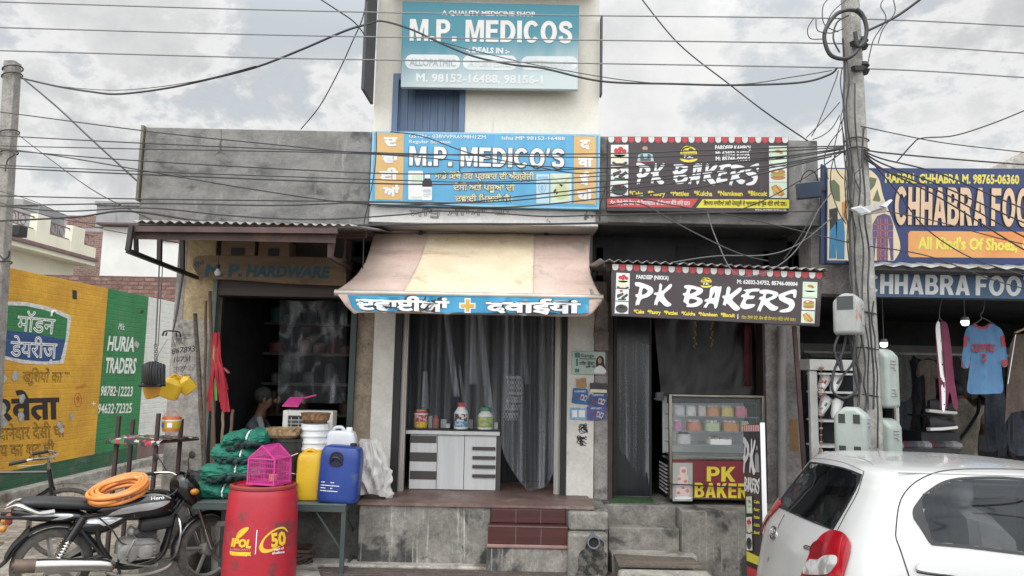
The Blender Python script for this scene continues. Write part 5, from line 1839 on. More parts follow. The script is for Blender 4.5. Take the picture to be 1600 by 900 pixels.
shape(w,[[(359,861),(391,863),(393,862),(391,866),(393,869),(387,868),(386,869.5),(363,868),(362,866.5),(359.5,866)]],S,.002,grid=3)
glyphs(w,'50',(424,855),(447,850),20,S,bold=.045,off=.003,slant=.15)
ring=[(405,853),(414,838),(430,826),(443,823),(449,829),(448.5,831),(441,826),(430,829),(416,840),(411,850),(413,857),(422,858),(436,853),(437,854),(424,862),(412,864),(406,860)]
shape(w,[sp2(ring,3)],S,.0025,grid=3)
w.build('yellow_lettering',m_ylw,root)
w=MB()
glyphs(w,'LUBRICANTS',(360,860),(391,860.5),3.2,S,bold=.012,off=.002)
w.build('pink_lettering',flat('drum_pink',(.60,.25,.28)),root)
w=MB()
shape(w,[[(401,828),(402.3,828),(399.6,866),(398.3,866)]],S,.002)
glyphs(w,'years of',(428,861),(443,858),4,S,bold=.02,off=.002,slant=.2)
glyphs(w,'excellence',(425,866),(444,864),4,S,bold=.02,off=.002,slant=.2)
w.build('white_lettering',M['white_paint'],root)
m_pink=mat('pink_cage_wire',(.56,.05,.27),(.48,.04,.23),rough=.4,scale=8)
Yc=5.93
A,B=W(381,755,5.85),W(425,757,5.80)
z0c=zd*.995
cw=.215
fx0,fx1=A.x,B.x
root=thing('bird_cage','small pink wire bird cage with pitched roof standing on the red drum','bird cage',((fx0+fx1)/2+.05,5.95,z0c))
a=.28
ux,uy=Vector((cos(a),-sin(a),0)),Vector((sin(a),cos(a),0))
O=Vector((fx0+.01,5.90,z0c))
cl,cd,ch,cr=.235,.22,.20,.10
P_=lambda u,v,z:O+ux*(u*cl)+uy*(v*cd)+Vector((0,0,z))
w=MB()
for(u,v)in((0,0),(1,0),(1,1),(0,1)):
 w.bar(P_(u,v,.012),P_(u,v,ch),.010,.010)
for(a_,b_)in(((0,0),(1,0)),((1,0),(1,1)),((1,1),(0,1)),((0,1),(0,0))):
 w.bar(P_(*a_,ch),P_(*b_,ch),.009,.009)
for u in(0,1):
 pass
for v in(0,1):
 w.bar(P_(0,v,ch),P_(.5,v,ch+cr),.009,.009)
 w.bar(P_(1,v,ch),P_(.5,v,ch+cr),.009,.009)
w.bar(P_(.5,0,ch+cr),P_(.5,1,ch+cr),.009,.009)
w.build('frame',m_pink,root)
w=MB()
w.prism([P_(-.03,-.03,0),P_(1.03,-.03,0),P_(1.03,1.03,0),P_(-.03,1.03,0)],(0,0,0),(0,0,.012))
w.build('tray',m_pink,root)
w=MB()
n=15
for i in range(1,n):
 f=i/n
 hgt=ch+cr*(1-abs(f-.5)*2)
 for v in(0,1):
  w.bar(P_(f,v,.012),P_(f,v,hgt),.0028,.0028)
 for u in(0,1):
  w.bar(P_(u,f,.012),P_(u,f,ch),.0028,.0028)
  w.bar(P_(u,f,ch),P_(.5,f,ch+cr),.0028,.0028)
for z in(.05,.09,.13,.17):
 for a_,b_ in(((0,0),(1,0)),((1,0),(1,1)),((1,1),(0,1)),((0,1),(0,0))):
  w.bar(P_(*a_,z),P_(*b_,z),.0028,.0028)
w.build('wire_bars',m_pink,root)
w=MB()
for i in range(7):
 w.bar(P_(1.02+.06*i,.45,.03),P_(1.02+.06*i,.40,.17),.003,.003)
for z in(.03,.10,.17):
 w.bar(P_(1.0,.47,z),P_(1.4,.40,z),.005,.005)
w.build('open_door',m_pink,root)
w=MB()
w.lathe([(.028,0),(.036,.045),(.030,.045),(.02,.01)],P_(.78,.3,.03),14)
w.build('feeder',mat('yellow_feeder',(.62,.42,.08),rough=.4),root)
w=MB()
w.bar(P_(.05,.5,.11),P_(.95,.5,.12),.006,.006)
w.build('perch',m_pink,root)
mb=MB()
pp=W(454,744,6.34)
mb.lathe([(.055,0),(.055,.15),(.05,.155),(0,.155)],(pp.x,6.36,TZ+.001),20)
o=mb.build('paint_tin',mat('printed_tin',(.30,.12,.14),(.45,.36,.25),rough=.4,scale=12,lo=.45,hi=.55))
tag(o,'small printed tin on the table just behind the bird cage','tin')
pp=G(351,832,0)
t=thing('bucket','dirty white bucket standing under the left end of the table','bucket',(W(352,820,6.62).x,6.62,0))
w=MB()
c0=Vector((W(352,820,6.62).x,6.62,0))
zz=W(352,810,6.62).z
w.lathe([(.09,0),(.115,zz*.9),(.125,zz*.92),(.125,zz),(.11,zz),(.09,.05),(0,.04)],c0,24)
w.build('body',mat('dirty_white_plastic',(.36,.35,.33),(.24,.23,.22),rough=.6,scale=5),t)
mb=MB()
cc=G(480,874,.13)
for i in range(7):
 r=.17-.012*(i%3)
 pts=[Vector((cc.x-.08+r*cos(x_),6.52+r*.8*sin(x_),.14+.021*i+.012*sin(3*x_+i)))for x_ in[2*pi*k/28 for k in range(28)]]
 mb.tube(pts,.014,6,closed=True)
o=mb.build('coiled_rope',mat('brown_coil',(.085,.055,.042),(.05,.035,.03),rough=.85,scale=14,bump=.5))
tag(o,'coil of thick brown rope lying under the table','rope')
mb=MB()
a_,b_,c_,d_=G(455,893,.12),G(514,893,.12),G(516,868,.14),G(455,868,.14)
mb.prism([Vector((a_.x,6.12,.128)),Vector((b_.x,6.10,.128)),Vector((c_.x-.02,6.44,.128)),Vector((d_.x,6.44,.128))],(0,0,.004),(0,0,.03))
o=mb.build('cement_sheet',M['step_cement'],bevel=.004)
tag(o,'flat grey cement sheet lying in front of the coiled rope','cement sheet')
mb=MB()
mb.pbox(296,738,342,772,6.85,7.1)
o=mb.build('cement_block',M['soffit'],bevel=.02)
tag(o,'dark grey cement block beside the green net rolls','block')
# rack with cloth and paint bucket
root=thing('metal_rack','rusty brown angle-iron rack covered with a flowered cloth beside the pillar','rack',W(240,760,6.9))
for(x,yt,yb,Y)in((186,650,752,6.75),(208,655,742,7.1),(248,646,764,6.6),(284,655,762,6.9)):
 w=MB()
 a_,b_=W(x,yt,Y),W(x-5,yb,Y)
 w.bar((a_.x,Y,a_.z),(a_.x-.01,Y,0),.03,.03)
 w.build('post',M['brown_steel'],root)
w=MB()
c1,c2_,c3,c4=W(175,686,6.72),W(253,689,6.60),W(312,672,6.95),W(205,676,7.1)
zsh=(c1.z+c2_.z)/2
w.prism([Vector((c1.x,6.72,zsh)),Vector((c2_.x,6.58,zsh)),Vector((c3.x,6.95,zsh)),Vector((c4.x,7.12,zsh))],(0,0,-.02),(0,0,-.004))
w.build('shelf',M['brown_steel'],root)
m_flo=bpy.data.materials.new('flowered_cloth')
m_flo.use_nodes=True
_n,_l=m_flo.node_tree.nodes,m_flo.node_tree.links
_v=_n.new('ShaderNodeTexVoronoi')
_v.inputs['Scale'].default_value=22
_tc=_n.new('ShaderNodeTexCoord')
_l.new(_tc.outputs['Object'],_v.inputs['Vector'])
_r=_n.new('ShaderNodeValToRGB')
_r.color_ramp.interpolation='CONSTANT'
e=_r.color_ramp.elements
e[0].position,e[0].color=0,(.03,.035,.03,1)
for p_,c_ in((.35,(.35,.04,.06,1)),(.5,(.05,.16,.06,1)),(.66,(.45,.42,.40,1)),(.8,(.04,.04,.045,1))):
 x_=e.new(p_)
 x_.color=c_
_s=_n.new('ShaderNodeSeparateColor')
_l.new(_v.outputs['Color'],_s.inputs[0])
_l.new(_s.outputs[0],_r.inputs[0])
_l.new(_r.outputs[0],_n['Principled BSDF'].inputs['Base Color'])
_n['Principled BSDF'].inputs['Roughness'].default_value=.85
mb=MB()
def cloth(u,v):
 a=Vector((c1.x-.05,6.72,0)).lerp(Vector((c2_.x,6.56,0)),u)
 b=Vector((c4.x,7.12,0)).lerp(Vector((c3.x,6.95,0)),u)
 q=a.lerp(b,max(0,v*1.25-.25))
 drop=max(0,.25-v)/.25
 q.z=zsh+.004+.022*abs(noise.noise(Vector((u*12,v*5,2))))-drop*(.05+.02*noise.noise(Vector((u*9,0,7))))
 q.y-=.012*drop
 return q
mb.sheet(cloth,50,20)
o=mb.build('flowered_cloth',m_flo)
tag(o,'dark flowered cloth spread over the brown metal rack','cloth')
o.modifiers.new('thick','SOLIDIFY').thickness=.003
def small_pail(label,px,pyt,pyb,Y,wpx,bands):
 c=W(px,pyb,Y)
 h=W(px,pyt,Y).z-c.z
 r=wpx/2*Y/FPX
 t=thing('paint_pail',label,'pail',c)
 lo_z=0
 for f0,f1,m in bands:
  w=MB()
  k=lambda f:r*(.86+.14*min(1,f*1.6))*(1 if f<.97 else.97)
  w.lathe([(k(f0),h*f0),(k((f0+f1)/2)*1.01,h*(f0+f1)/2),(k(f1),h*f1)]+([(0,h*f1)]if f1>=.79 and f1==bands[-1][1]else[]),c,24)
  w.build('printed_band' if m is not bands[-1][2]else 'lid',m,t)
 return t,c,h,r
m_or=mat('orange_lid_plastic',(.60,.15,.05),rough=.4)
m_pr=mat('pail_print_yellow',(.62,.44,.04),(.60,.30,.08),rough=.35,scale=14,lo=.5,hi=.56)
t,c,h,r=small_pail('orange and yellow paint pail on the flowered cloth',267,651,674,6.72,28,((0,.22,mat('pail_print_orange',(.55,.22,.06),rough=.35)),(.22,.72,m_pr),(.72,.82,mat('pail_white_band',(.7,.7,.68),rough=.4)),(.82,1.0,m_or)))
c.z=zsh+.01
w=MB()
w.tube(smooth_path([t.location+Vector((-r*.95,0,h*.9)),t.location+Vector((-r*.5,-.01,h*1.3)),t.location+Vector((r*.5,-.01,h*1.3)),t.location+Vector((r*.95,0,h*.9))],5),.003,5)
w.build('handle',m_or,t)
w=MB()
b_=t.location
for k,m_ in((-.7,mat('pail_blue_patch',(.04,.16,.42),rough=.4)),(.25,M['white_paint'])):
 w=MB()
 w.lathe([(r*1.015,h*.30),(r*1.02,h*.62)],b_,6,arc=(-pi/2+k-.25,-pi/2+k+.25))
 w.build('printed_label',m_,t)
root=thing('rubber_tub','black rubber tub hanging on a chain from the awning truss','tub',W(240,585,6.4))
w=MB()
def tub(u,v):
 px=223+36*u
 py=568+30*v
 bow=sin(pi*u)
 p=W(px,py+(1-v)*(4-8*bow)*.6+3*u*v*2,6.40)
 p.y+=-.05*bow*sin(pi*(v*.8+.1))+.003*cos(u*60)
 return p
w.sheet(tub,40,12)
o=w.build('tub',mat('black_rubber',(.016,.017,.019),rough=.55),root)
o.modifiers.new('thick','SOLIDIFY').thickness=.012
w=MB()
a_,b_=W(249,414,6.41),W(243,540,6.41)
w.tube([a_,a_.lerp(b_,.5),b_],.006,6)
w.tube([W(254,416,6.41),W(247,540,6.41)],.004,6)
for k in range(9):
 y=540+k*3.2
 w.tube([W(243+2.5*cos(x_)+(k%2),y+2.3*sin(x_),6.40+.012*(k%2))for x_ in[2*pi*i/8 for i in range(8)]],.0035,5,closed=True)
w.tube([W(244,566,6.4),W(236,572,6.37)],.004,5)
w.tube([W(244,566,6.4),W(252,574,6.37)],.004,5)
w.build('chain',M['cable_grey'],root)
w=MB()
w.tube([W(218,602,6.42),W(252,602,6.38)],.016,8)
w.tube([W(219,602,6.42),W(226,590,6.42)],.006,6)
w.build('handle_bar',M['black'],root)
for i,(cx,cy,rr_,rot,lab)in enumerate(((238,606,15,-.3,'orange-labelled yellow can hanging lowest under the black tub'),(268,606,17,.35,'large yellow can hanging in front of the pillar beside the black tub'),(290,601,14,-.7,'small yellow can hanging nearest the bamboo poles'))):
 c=W(cx,cy,6.55+.05*i)
 s=rr_*6.55/FPX
 t=thing('hanging_can',lab,'can',c)
 w=MB()
 Rm=Euler((.3,rot,.4)).to_matrix()
 w.lathe([(s*.7,-s*.95),(s*.86,-s*.85),(s*.9,0),(s*.86,s*.55),(s*.5,s*.85),(s*.28,s*.95),(s*.28,s*1.15),(0,s*1.15)],c,20,Rm,sq=(4,1,.7))
 w.build('body',m_yel if i else mat('amber_plastic',(.55,.28,.03),(.5,.25,.03),rough=.4),t)
 w=MB()
 w.tube(smooth_path([c+Rm@Vector((-s*.5,0,s*.8)),c+Rm@Vector((-s*.2,0,s*1.3)),c+Rm@Vector((s*.3,0,s*1.1))],4),s*.1,6)
 w.build('handle',m_yel,t)
 w=MB()
 w.tube([c+Rm@Vector((0,0,s)),Vector((c.x+.01,c.y+.05,c.z+.3)),W(262+i*8,530,7.05)],.002,4)
 w.build('string',M['cable'],t)
root=thing('hook_rod','black iron rod with a hooked crossbar hanging from the truss in front of the pillar','rod',W(270,520,6.87))
w=MB()
w.tube([W(286,424,6.87),W(276,490,6.87),W(270,519,6.87)],[.014,.012,.008],8)
w.build('rod',M['cable_grey'],root)
w=MB()
w.tube(smooth_path([W(254,525,6.85),W(257,518,6.85),W(268,517,6.85),W(280,519,6.85),W(282,527,6.85)],4),.008,6)
w.tube(smooth_path([W(259,525,6.85),W(261,519,6.85)],3),.007,6)
w.tube(smooth_path([W(276,526,6.85),W(275,519,6.85)],3),.007,6)
w.build('hook',M['black'],root)
root=thing('light_bulb','unlit clear light bulb hanging before the hardware board','bulb',W(340,430,6.6))
w=MB()
c=W(340,426,6.6)
w.lathe([(0,-.03),(.018,-.026),(.027,-.010),(.026,.006),(.014,.028),(.012,.035)],c,16)
w.build('bulb',mat('frosted_glass',(.62,.62,.60),rough=.15),root)
w=MB()
w.lathe([(.013,.035),(.016,.05),(.015,.075),(0,.08)],c,12)
w.tube([c+Vector((0,0,.075)),c+Vector((0,0,.5))],.003,5)
w.build('socket',M['black'],root)
root=thing('strap_bunch','bunch of red webbing straps hanging in the hardware doorway','straps',W(338,560,7.05))
m_rs=mat('red_webbing',(.42,.018,.035),(.33,.014,.028),rough=.7,scale=12)
rr=random.Random(5)
for k in range(14):
 w=MB()
 x0=331+1.4*k*.6
 x1=325+2.5*k
 y1=600+rr.random()*45
 pts=smooth_path([W(334+k*.6,520+(k%3)*5,7.04),W(x0+rr.random()*4-2,560,7.02-.01*(k%3)),W((x0+x1)/2+rr.random()*5-2,585,7.02-.012*(k%4)),W(x1,y1,7.03)],5)
 w.tube(pts,.015,6,flat=.3)
 w.build('strap',m_rs if k!=5 else mat('green_webbing',(.12,.42,.10),rough=.7),root)
for k,(a_,b_)in enumerate((((330,640),(338,520)),((352,596),(345,565)),((358,583),(350,575)))):
 w=MB()
 w.tube([W(*a_,7.0),W(*b_,7.02)],.012 if k<2 else.02,6,flat=.4)
 w.build('strap',m_rs if k<2 else mat('pale_red_handle',(.42,.12,.12),rough=.6),root)
for(a_,b_,r,lab,m_)in(((328,455),(336,765),.016,'long bamboo pole leaning on the green door jamb',M['bamboo']),((305,490),(322,768),.02,'rough dark stick leaning against the written-on pillar',M['wood_old']),((322,470),(318,760),.013,'thin bamboo stick nearest the pillar numbers',M['bamboo']),((334,560),(330,770),.015,'brown pole behind the red straps',M['bamboo']),((349,640),(344,752),.013,'pale short stick standing among the poles',mat('pale_stick',(.30,.19,.11),(.22,.14,.08),rough=.7,scale=7)),((364,640),(352,756),.015,'stick slanting away from the red straps',M['bamboo'])):
 mb=MB()
 pa,pb=W(*a_,7.06),W(*b_,6.98)
 n=9
 pts=[pa.lerp(pb,i/n)+Vector((.008*noise.noise(Vector((i*.7,r*300,1))),0,0))for i in range(n+1)]
 mb.tube(pts,[r*(1+.14*(i%2))for i in range(n+1)],8)
 tag(mb.build('bamboo_pole',m_),lab,'pole')
mb=MB()
def film(u,v):
 px,py=437+106*u,470+160*v
 Y=7.33+.05*noise.noise(Vector((u*4,v*3,3)))+.025*noise.noise(Vector((u*11,v*7,8)))
 return W(px-3*v,py,Y)
mb.sheet(film,40,50)
o=mb.build('plastic_sheet',plastic_film('crinkled_film',(.55,.58,.62),.04,.12,(7,5,3.5),.50,.72,.30,1.0,12))
tag(o,'crinkled clear plastic sheet hanging across the hardware doorway','plastic sheet')
for(a_,lab)in(((346,376,398,399),'brown carton with a dark slot nearest the awning truss'),((404,377,452,400),'brown carton with a dark slot further along the board')):
 t=thing('carton',lab,'carton',W((a_[0]+a_[2])/2,a_[3],7.1))
 w=MB()
 w.pbox(*a_,7.02,7.24)
 w.build('box',mat('shaded_cardboard',(.20,.13,.085),(.15,.10,.07),rough=.85,scale=4),t)
 w=MB()
 w.pbox(a_[0]+15,a_[1]+11,a_[2]-16,a_[3],7.014,7.019)
 w.build('slot',M['black'],t)
rr=random.Random(11)
m_sh=[mat('stock_%s'%n_,c_,rough=.6)for n_,c_ in(('brown',(.05,.025,.015)),('grey',(.06,.06,.06)),('red',(.09,.015,.015)),('teal',(.015,.06,.06)),('ochre',(.10,.06,.015)))]
root=thing('shelf_rack','dark shelves of mixed goods at the back of the hardware shop','shelf',W(390,700,8.4))
w=MB()
for zz in(1.25,1.6,1.95,2.3):
 w.box(px1+.05,px1+1.1,8.6,8.9,zz,zz+.03)
w.build('shelf',M['brown_steel'],root)
for k in range(26):
 zz=(1.28,1.63,1.98,2.33,FZ)[k%5]
 x=px1+.1+rr.random()*.95
 w=MB()
 r,h=.04+rr.random()*.05,.1+rr.random()*.16
 w.lathe([(r*.9,0),(r,h*.3),(r,h*.8),(r*.5,h),(0,h)],(x,8.62+rr.random()*.1,zz),12)
 w.build('stock_item',m_sh[k%5],root)
 # MOTORCYCLE
TAIL=1.0
def loft(mb,secs,n=20,e=2.6):
 """secs: (x, y, z, half height, half width) superellipse rings across x"""
 rings=[]
 for x,y,z,hh,hw in secs:
  x=x*TAIL if x<0 else x
  r=[]
  for k in range(n):
   a=2*pi*k/n
   q=(abs(cos(a))**e+abs(sin(a))**e)**(-1/e)
   r.append(Vector((x,y+hw*cos(a)*q,z+hh*sin(a)*q)))
  rings.append(r)
 vs_=[p for r in rings for p in r]
 fs=[(i*n+k,i*n+(k+1)%n,(i+1)*n+(k+1)%n,(i+1)*n+k)for i in range(len(rings)-1)for k in range(n)]
 fs+=[tuple(range(n-1,-1,-1)),tuple((len(rings)-1)*n+k for k in range(n))]
 mb.add(vs_,fs,True)
def resec(secs,m=4):
 """smooth the section list"""
 a=smooth_path([s[:3]for s in secs],m)
 b=smooth_path([(s[3],s[4],0)for s in secs],m)
 return[(p.x,p.y,p.z,max(.002,q.x),max(.002,q.y))for p,q in zip(a,b)]
RY=Matrix.Rotation(pi/2,3,'X')
def moto_wheel(parent,x,R,tw,disc=False):
 hub=MB()
 hub.lathe([(.02,-.06),(.055,-.055),(.062,-.04),(.062,.04),(.055,.055),(.02,.06)],(x,0,R),24,RY)
 for k in range(5):
  a=2*pi*k/5+.5
  d=Vector((cos(a),0,sin(a)))
  t_=Vector((-sin(a),0,cos(a)))
  for s_ in(-1,1):
   hub.bar(Vector((x,.018*s_,R))+d*.05+t_*.012*s_,Vector((x,.012*s_,R))+d*(R*.76)+t_*.010*s_,.020,.028,(0,1,0))
 rw=thing('wheel',None,None,(0,0,0))
 bpy.data.objects.remove(rw)
 o=hub.build('wheel',M['alloy'],parent)
 w=MB()
 w.lathe([(R*.73,-.018),(R*.77,-.030),(R*.82,-.032),(R*.82,.032),(R*.77,.030),(R*.73,.018),(R*.72,0),(R*.73,-.018)],(x,0,R),48,RY,cap=False)
 w.build('rim',M['alloy'],o)
 w=MB()
 pr=[]
 for k in range(13):
  a=pi*(-.62+1.24*k/12)
  pr.append((R-tw*.62+tw*.62*cos(a),tw*.52*sin(a)))
 w.lathe(pr,(x,0,R),56,RY,cap=False)
 w.build('tyre',M['rubber'],o)
 return o
root=thing('motorcycle','black commuter motorcycle with silver tank graphics and an orange hose coil on its seat','motorcycle')
MK=0.90
TAIL=.62
m_seat=mat('black_vinyl',(.018,.018,.019),rough=.5,bump=.1,bscale=200)
wh_r=moto_wheel(root,0,.305,.085)
fr=bpy.data.objects.new('front_fork',None)
COL.objects.link(fr)
w=MB()
for s_ in(-1,1):
 w.tube([(1.235,.085*s_,.305),(1.175,.085*s_,.46),(1.168,.085*s_,.48)],.026,12)
 w.tube([(1.17,.085*s_,.47),(.985,.085*s_,.96)],.0165,12)
w.bar((1.02,-.1,.87),(1.02,.1,.87),.05,.03)
w.bar((.985,-.1,.96),(.985,.1,.96),.05,.025)
w.cyl((1.235,-.11,.305),(1.235,.11,.305),.012,n=10)
bpy.data.objects.remove(fr)
fk=w.build('front_fork',M['chrome'],root)
wf=moto_wheel(root,1.235,.30,.075)
w=MB()
def fender(x0,R,a0,a1,hw,y=0):
 return lambda u,v:Vector((x0+(R-.018*abs(2*v-1)**2)*cos(a0+(a1-a0)*u),hw*(2*v-1),.305+(R-.03*abs(2*v-1)**2)*sin(a0+(a1-a0)*u)))
w.sheet(fender(1.235,.345,radians(28),radians(190),.06),30,8)
fd=w.build('front_mudguard',M['black_gloss'],root)
fd.modifiers.new('t','SOLIDIFY').thickness=.006
w=MB()
w.sheet(fender(0,.36,radians(60),radians(165),.07),24,8)
fd2=w.build('rear_mudguard',M['black'],root)
fd2.modifiers.new('t','SOLIDIFY').thickness=.006
w=MB()
loft(w,resec([(-.30,0,.60,.05,.06),(-.42,0,.50,.045,.06),(-.50,0,.40,.03,.055),(-.60,0,.33,.015,.05),(-.66,0,.33,.008,.04)]))
w.build('mud_flap',M['black'],root)
w=MB()
loft(w,resec([(-.44,0,.835,.018,.06),(-.38,0,.838,.036,.10),(-.15,0,.828,.046,.118),(.08,0,.808,.048,.118),(.26,0,.782,.046,.105),(.42,0,.778,.044,.092),(.54,0,.80,.03,.07)]))
w.build('seat',m_seat,root)
w=MB()
loft(w,resec([(.30,0,.73,.03,.07),(.36,0,.74,.07,.11),(.50,0,.745,.115,.142),(.66,0,.75,.13,.15),(.80,0,.75,.125,.138),(.89,0,.745,.10,.11),(.93,0,.735,.055,.06)]))
tank=w.build('fuel_tank',M['black_gloss'],root)
w=MB()
loft(w,resec([(-.53,0,.765,.02,.05),(-.48,0,.765,.05,.08),(-.30,0,.745,.06,.105),(-.05,0,.722,.058,.115),(.14,0,.705,.045,.115),(.22,0,.70,.02,.11)]))
cowl=w.build('tail_cowl',M['black_gloss'],root)
w=MB()
loft(w,resec([(.10,0,.60,.02,.10),(.16,0,.61,.07,.125),(.30,0,.615,.088,.13),(.44,0,.635,.075,.125),(.56,0,.68,.035,.11),(.60,0,.70,.015,.10)]))
spanel=w.build('side_panel',M['black_gloss'],root)
w=MB()
loft(w,resec([(-.585,0,.70,.03,.05),(-.57,0,.70,.045,.065),(-.53,0,.705,.048,.068),(-.50,0,.71,.04,.06)]))
w.build('tail_lamp',mat('dusty_red_lens',(.38,.07,.055),(.30,.06,.05),rough=.4,scale=8),root)
w=MB()
for s_ in(-1,1):
 w.tube(smooth_path([(-.36,.06*s_,.80),(-.29,.115*s_,.835),(-.20,.145*s_,.80),(-.12,.145*s_,.765),(-.02,.13*s_,.768)],5),[.014]*6+[.02]*15,8)
w.build('grab_rail',M['chrome'],root)
w=MB()
loft(w,resec([(.90,0,.90,.06,.08),(.94,0,.89,.11,.12),(1.02,0,.85,.14,.13),(1.09,0,.80,.12,.115),(1.12,0,.78,.07,.08),(1.13,0,.775,.02,.03)]),e=3.2)
hl=w.build('headlamp_cowl',M['black_gloss'],root)
w=MB()
loft(w,resec([(1.08,0,.78,.05,.07),(1.13,0,.77,.045,.065),(1.145,0,.77,.02,.03)]))
w.build('headlight',mat('lamp_glass',(.5,.52,.52),rough=.1,metal=.5),root)
w=MB()
w.sheet(lambda u,v:Vector((.96+.10*u,(.10-.02*u)*(2*v-1),1.03-.02*(2*v-1)**2-.04*u)),4,6)
w.build('windscreen',M['black_gloss'],root).modifiers.new('t','SOLIDIFY').thickness=.006
w=MB()
w.tube(smooth_path([(.84,-.36,1.02),(.87,-.27,1.03),(.95,-.14,1.02),(.97,-.05,.985),(.97,.05,.985),(.95,.14,1.02),(.87,.27,1.03),(.84,.36,1.02)],5),.011,8)
hb=w.build('handlebar',M['chrome'],root)
for s_ in(-1,1):
 w=MB()
 w.cyl((.865,.28*s_,1.028),(.838,.38*s_,1.02),.017,n=12)
 w.build('grip',M['black'],hb)
 w=MB()
 w.tube(smooth_path([(.89,.22*s_,1.02),(.93,.30*s_,1.02),(.90,.38*s_,1.005)],4),.006,6)
 w.build('lever',M['black'],hb)
 w=MB()
 w.tube(smooth_path([(.93,.18*s_,1.03),(.90,.22*s_,1.12),(.89,.26*s_,1.16)],4),.005,6)
 w.ball((.885,.30*s_,1.17),.045,12,8,(.25,1.2,.8))
 w.build('mirror',M['black'],hb)
 w=MB()
 w.ball((1.06,.20*s_,.87),.032,10,8,(1.2,.9,.9))
 w.cyl((1.05,.1*s_,.87),(1.06,.19*s_,.87),.009,n=8)
 w.build('turn_signal',mat('amber_lens',(.45,.18,.02),rough=.3),root)
 w=MB()
 w.ball((-.37,.15*s_,.66),.028,10,8)
 w.cyl((-.34,.07*s_,.67),(-.37,.14*s_,.66),.008,n=8)
 w.build('turn_signal',mat('amber_lens',(.45,.18,.02)),root)
 w=MB()
 w.cyl((.20,.135*s_,.70),(.105,.135*s_,.52),.034,.032,14)
 w.build('shock_absorber',M['black_gloss'],root)
 sh_=w
 w=MB()
 pts=[]
 for k in range(60):
  f=k/59
  a=f*2*pi*6
  c=Vector((.105,.135*s_,.52)).lerp(Vector((.02,.135*s_,.34)),f*.75)
  pts.append(c+Vector((cos(a)*.026,sin(a)*.026,0)))
 w.tube(pts,.006,6)
 w.cyl((.105,.135*s_,.52),(.02,.135*s_,.33),.011,n=8)
 w.build('shock_spring',M['chrome'],root)
w=MB()
for s_ in(-.05,.05):
 w.tube(smooth_path([(.98,s_*.4,.86),(.92,s_,.62),(.86,s_*1.4,.34),(.74,s_*1.6,.24),(.5,s_*1.6,.24),(.36,s_*2,.40),(.30,s_*2.2,.62)],5),.018,8)
 w.tube(smooth_path([(.98,s_*.4,.84),(.60,s_,.74),(.2,s_*2,.70),(-.4,s_*1.6,.74)],5),.016,8)
 w.tube([(.36,s_*2.4,.36),(0,s_*2.6,.305)],.02,8)
 w.tube(smooth_path([(.17,s_*2.6,.62),(.30,s_*2.6,.44),(.38,s_*2.4,.34)],4),.013,8)
w.build('frame',M['black'],root)
m_eng=mat('dusty_engine_alloy',(.30,.295,.28),(.20,.195,.185),rough=.5,metal=.3,scale=12,bump=.2)
w=MB()
loft(w,resec([(.47,0,.37,.055,.09),(.50,0,.37,.09,.12),(.62,0,.375,.10,.125),(.76,0,.37,.09,.12),(.82,0,.37,.05,.09)]),e=5)
for k in range(5):
 w.box(.52,.78,-.134,-.120,.30+.032*k,.312+.032*k)
w.lathe([(.075,0),(.08,.015),(.06,.022),(0,.024)],(.56,-.128,.36),20,RY)
w.lathe([(.06,0),(.06,.015),(.03,.022),(0,.024)],(.70,-.128,.36),20,RY)
w.build('engine',m_eng,root)
w=MB()
for k in range(9):
 w.obox((.70+.004*k,0,.47+.016*k),(.17,.17,.006),(0,-.25,0))
w.obox((.72,0,.53),(.12,.12,.17),(0,-.25,0))
w.build('cylinder_fins',mat('dark_engine',(.05,.05,.05),(.10,.095,.09),rough=.6,scale=12),root)
w=MB()
loft(w,resec([(.64,-.07,.585,.02,.04),(.66,-.07,.585,.05,.07),(.78,-.07,.59,.055,.075),(.90,-.07,.60,.05,.07),(.92,-.07,.60,.02,.04)]),e=4)
w.lathe([(.012,0),(.012,.008),(0,.01)],(.75,-.145,.595),12,RY)
w.build('air_filter_box',M['black'],root)
w=MB()
w.tube(smooth_path([(.56,-.03,.56),(.62,-.03,.52),(.72,-.02,.50)],4),.028,10)
w.ball((.58,-.05,.53),.04,10,8)
w.build('carburettor',m_eng,root)
w=MB()
for k in range(8):
 a=2*pi*k/8
 w.lathe([(.007,0),(.007,.008),(0,.008)],(.56+.062*cos(a),-.138,.36+.062*sin(a)),8,RY)
w.build('cover_bolt',M['chrome'],root)
w=MB()
w.tube(smooth_path([(.50,-.15,.30),(.62,-.19,.27),(.74,-.20,.25),(.80,-.20,.26)],4),.009,6)
w.tube([(.78,-.17,.265),(.78,-.235,.265)],.012,8)
w.build('brake_pedal',M['chrome'],root)
w=MB()
for k in range(6):
 y_=-.06+.02*k
 w.tube(smooth_path([(.97,y_,.93),(1.0-.03*k,y_-.03,.80),(.90-.02*k,y_-.05,.66+.02*k),(.80,y_,.60)],5),.0045,5)
w.tube(smooth_path([(.30,-.12,.70),(.42,-.14,.58),(.50,-.13,.46),(.60,-.13,.42)],5),.006,6)
w.tube(smooth_path([(.34,-.10,.74),(.50,-.12,.69),(.62,-.12,.66)],5),.008,6)
w.build('wiring',M['cable'],root)
w=MB()
w.box(.60,.70,-.139,-.133,.35,.40)
w.box(.44,.48,-.141,-.135,.30,.37)
w.build('engine_plate',M['alloy'],root)
w=MB()
w.tube(smooth_path([(.92,-.04,.42),(.97,-.06,.34),(.90,-.10,.20),(.70,-.14,.165),(.50,-.155,.19),(.40,-.16,.235)],6),.019,10)
w.build('exhaust_pipe',mat('heat_stained_pipe',(.22,.20,.18),(.30,.27,.24),rough=.45,metal=.6,scale=8),root)
w=MB()
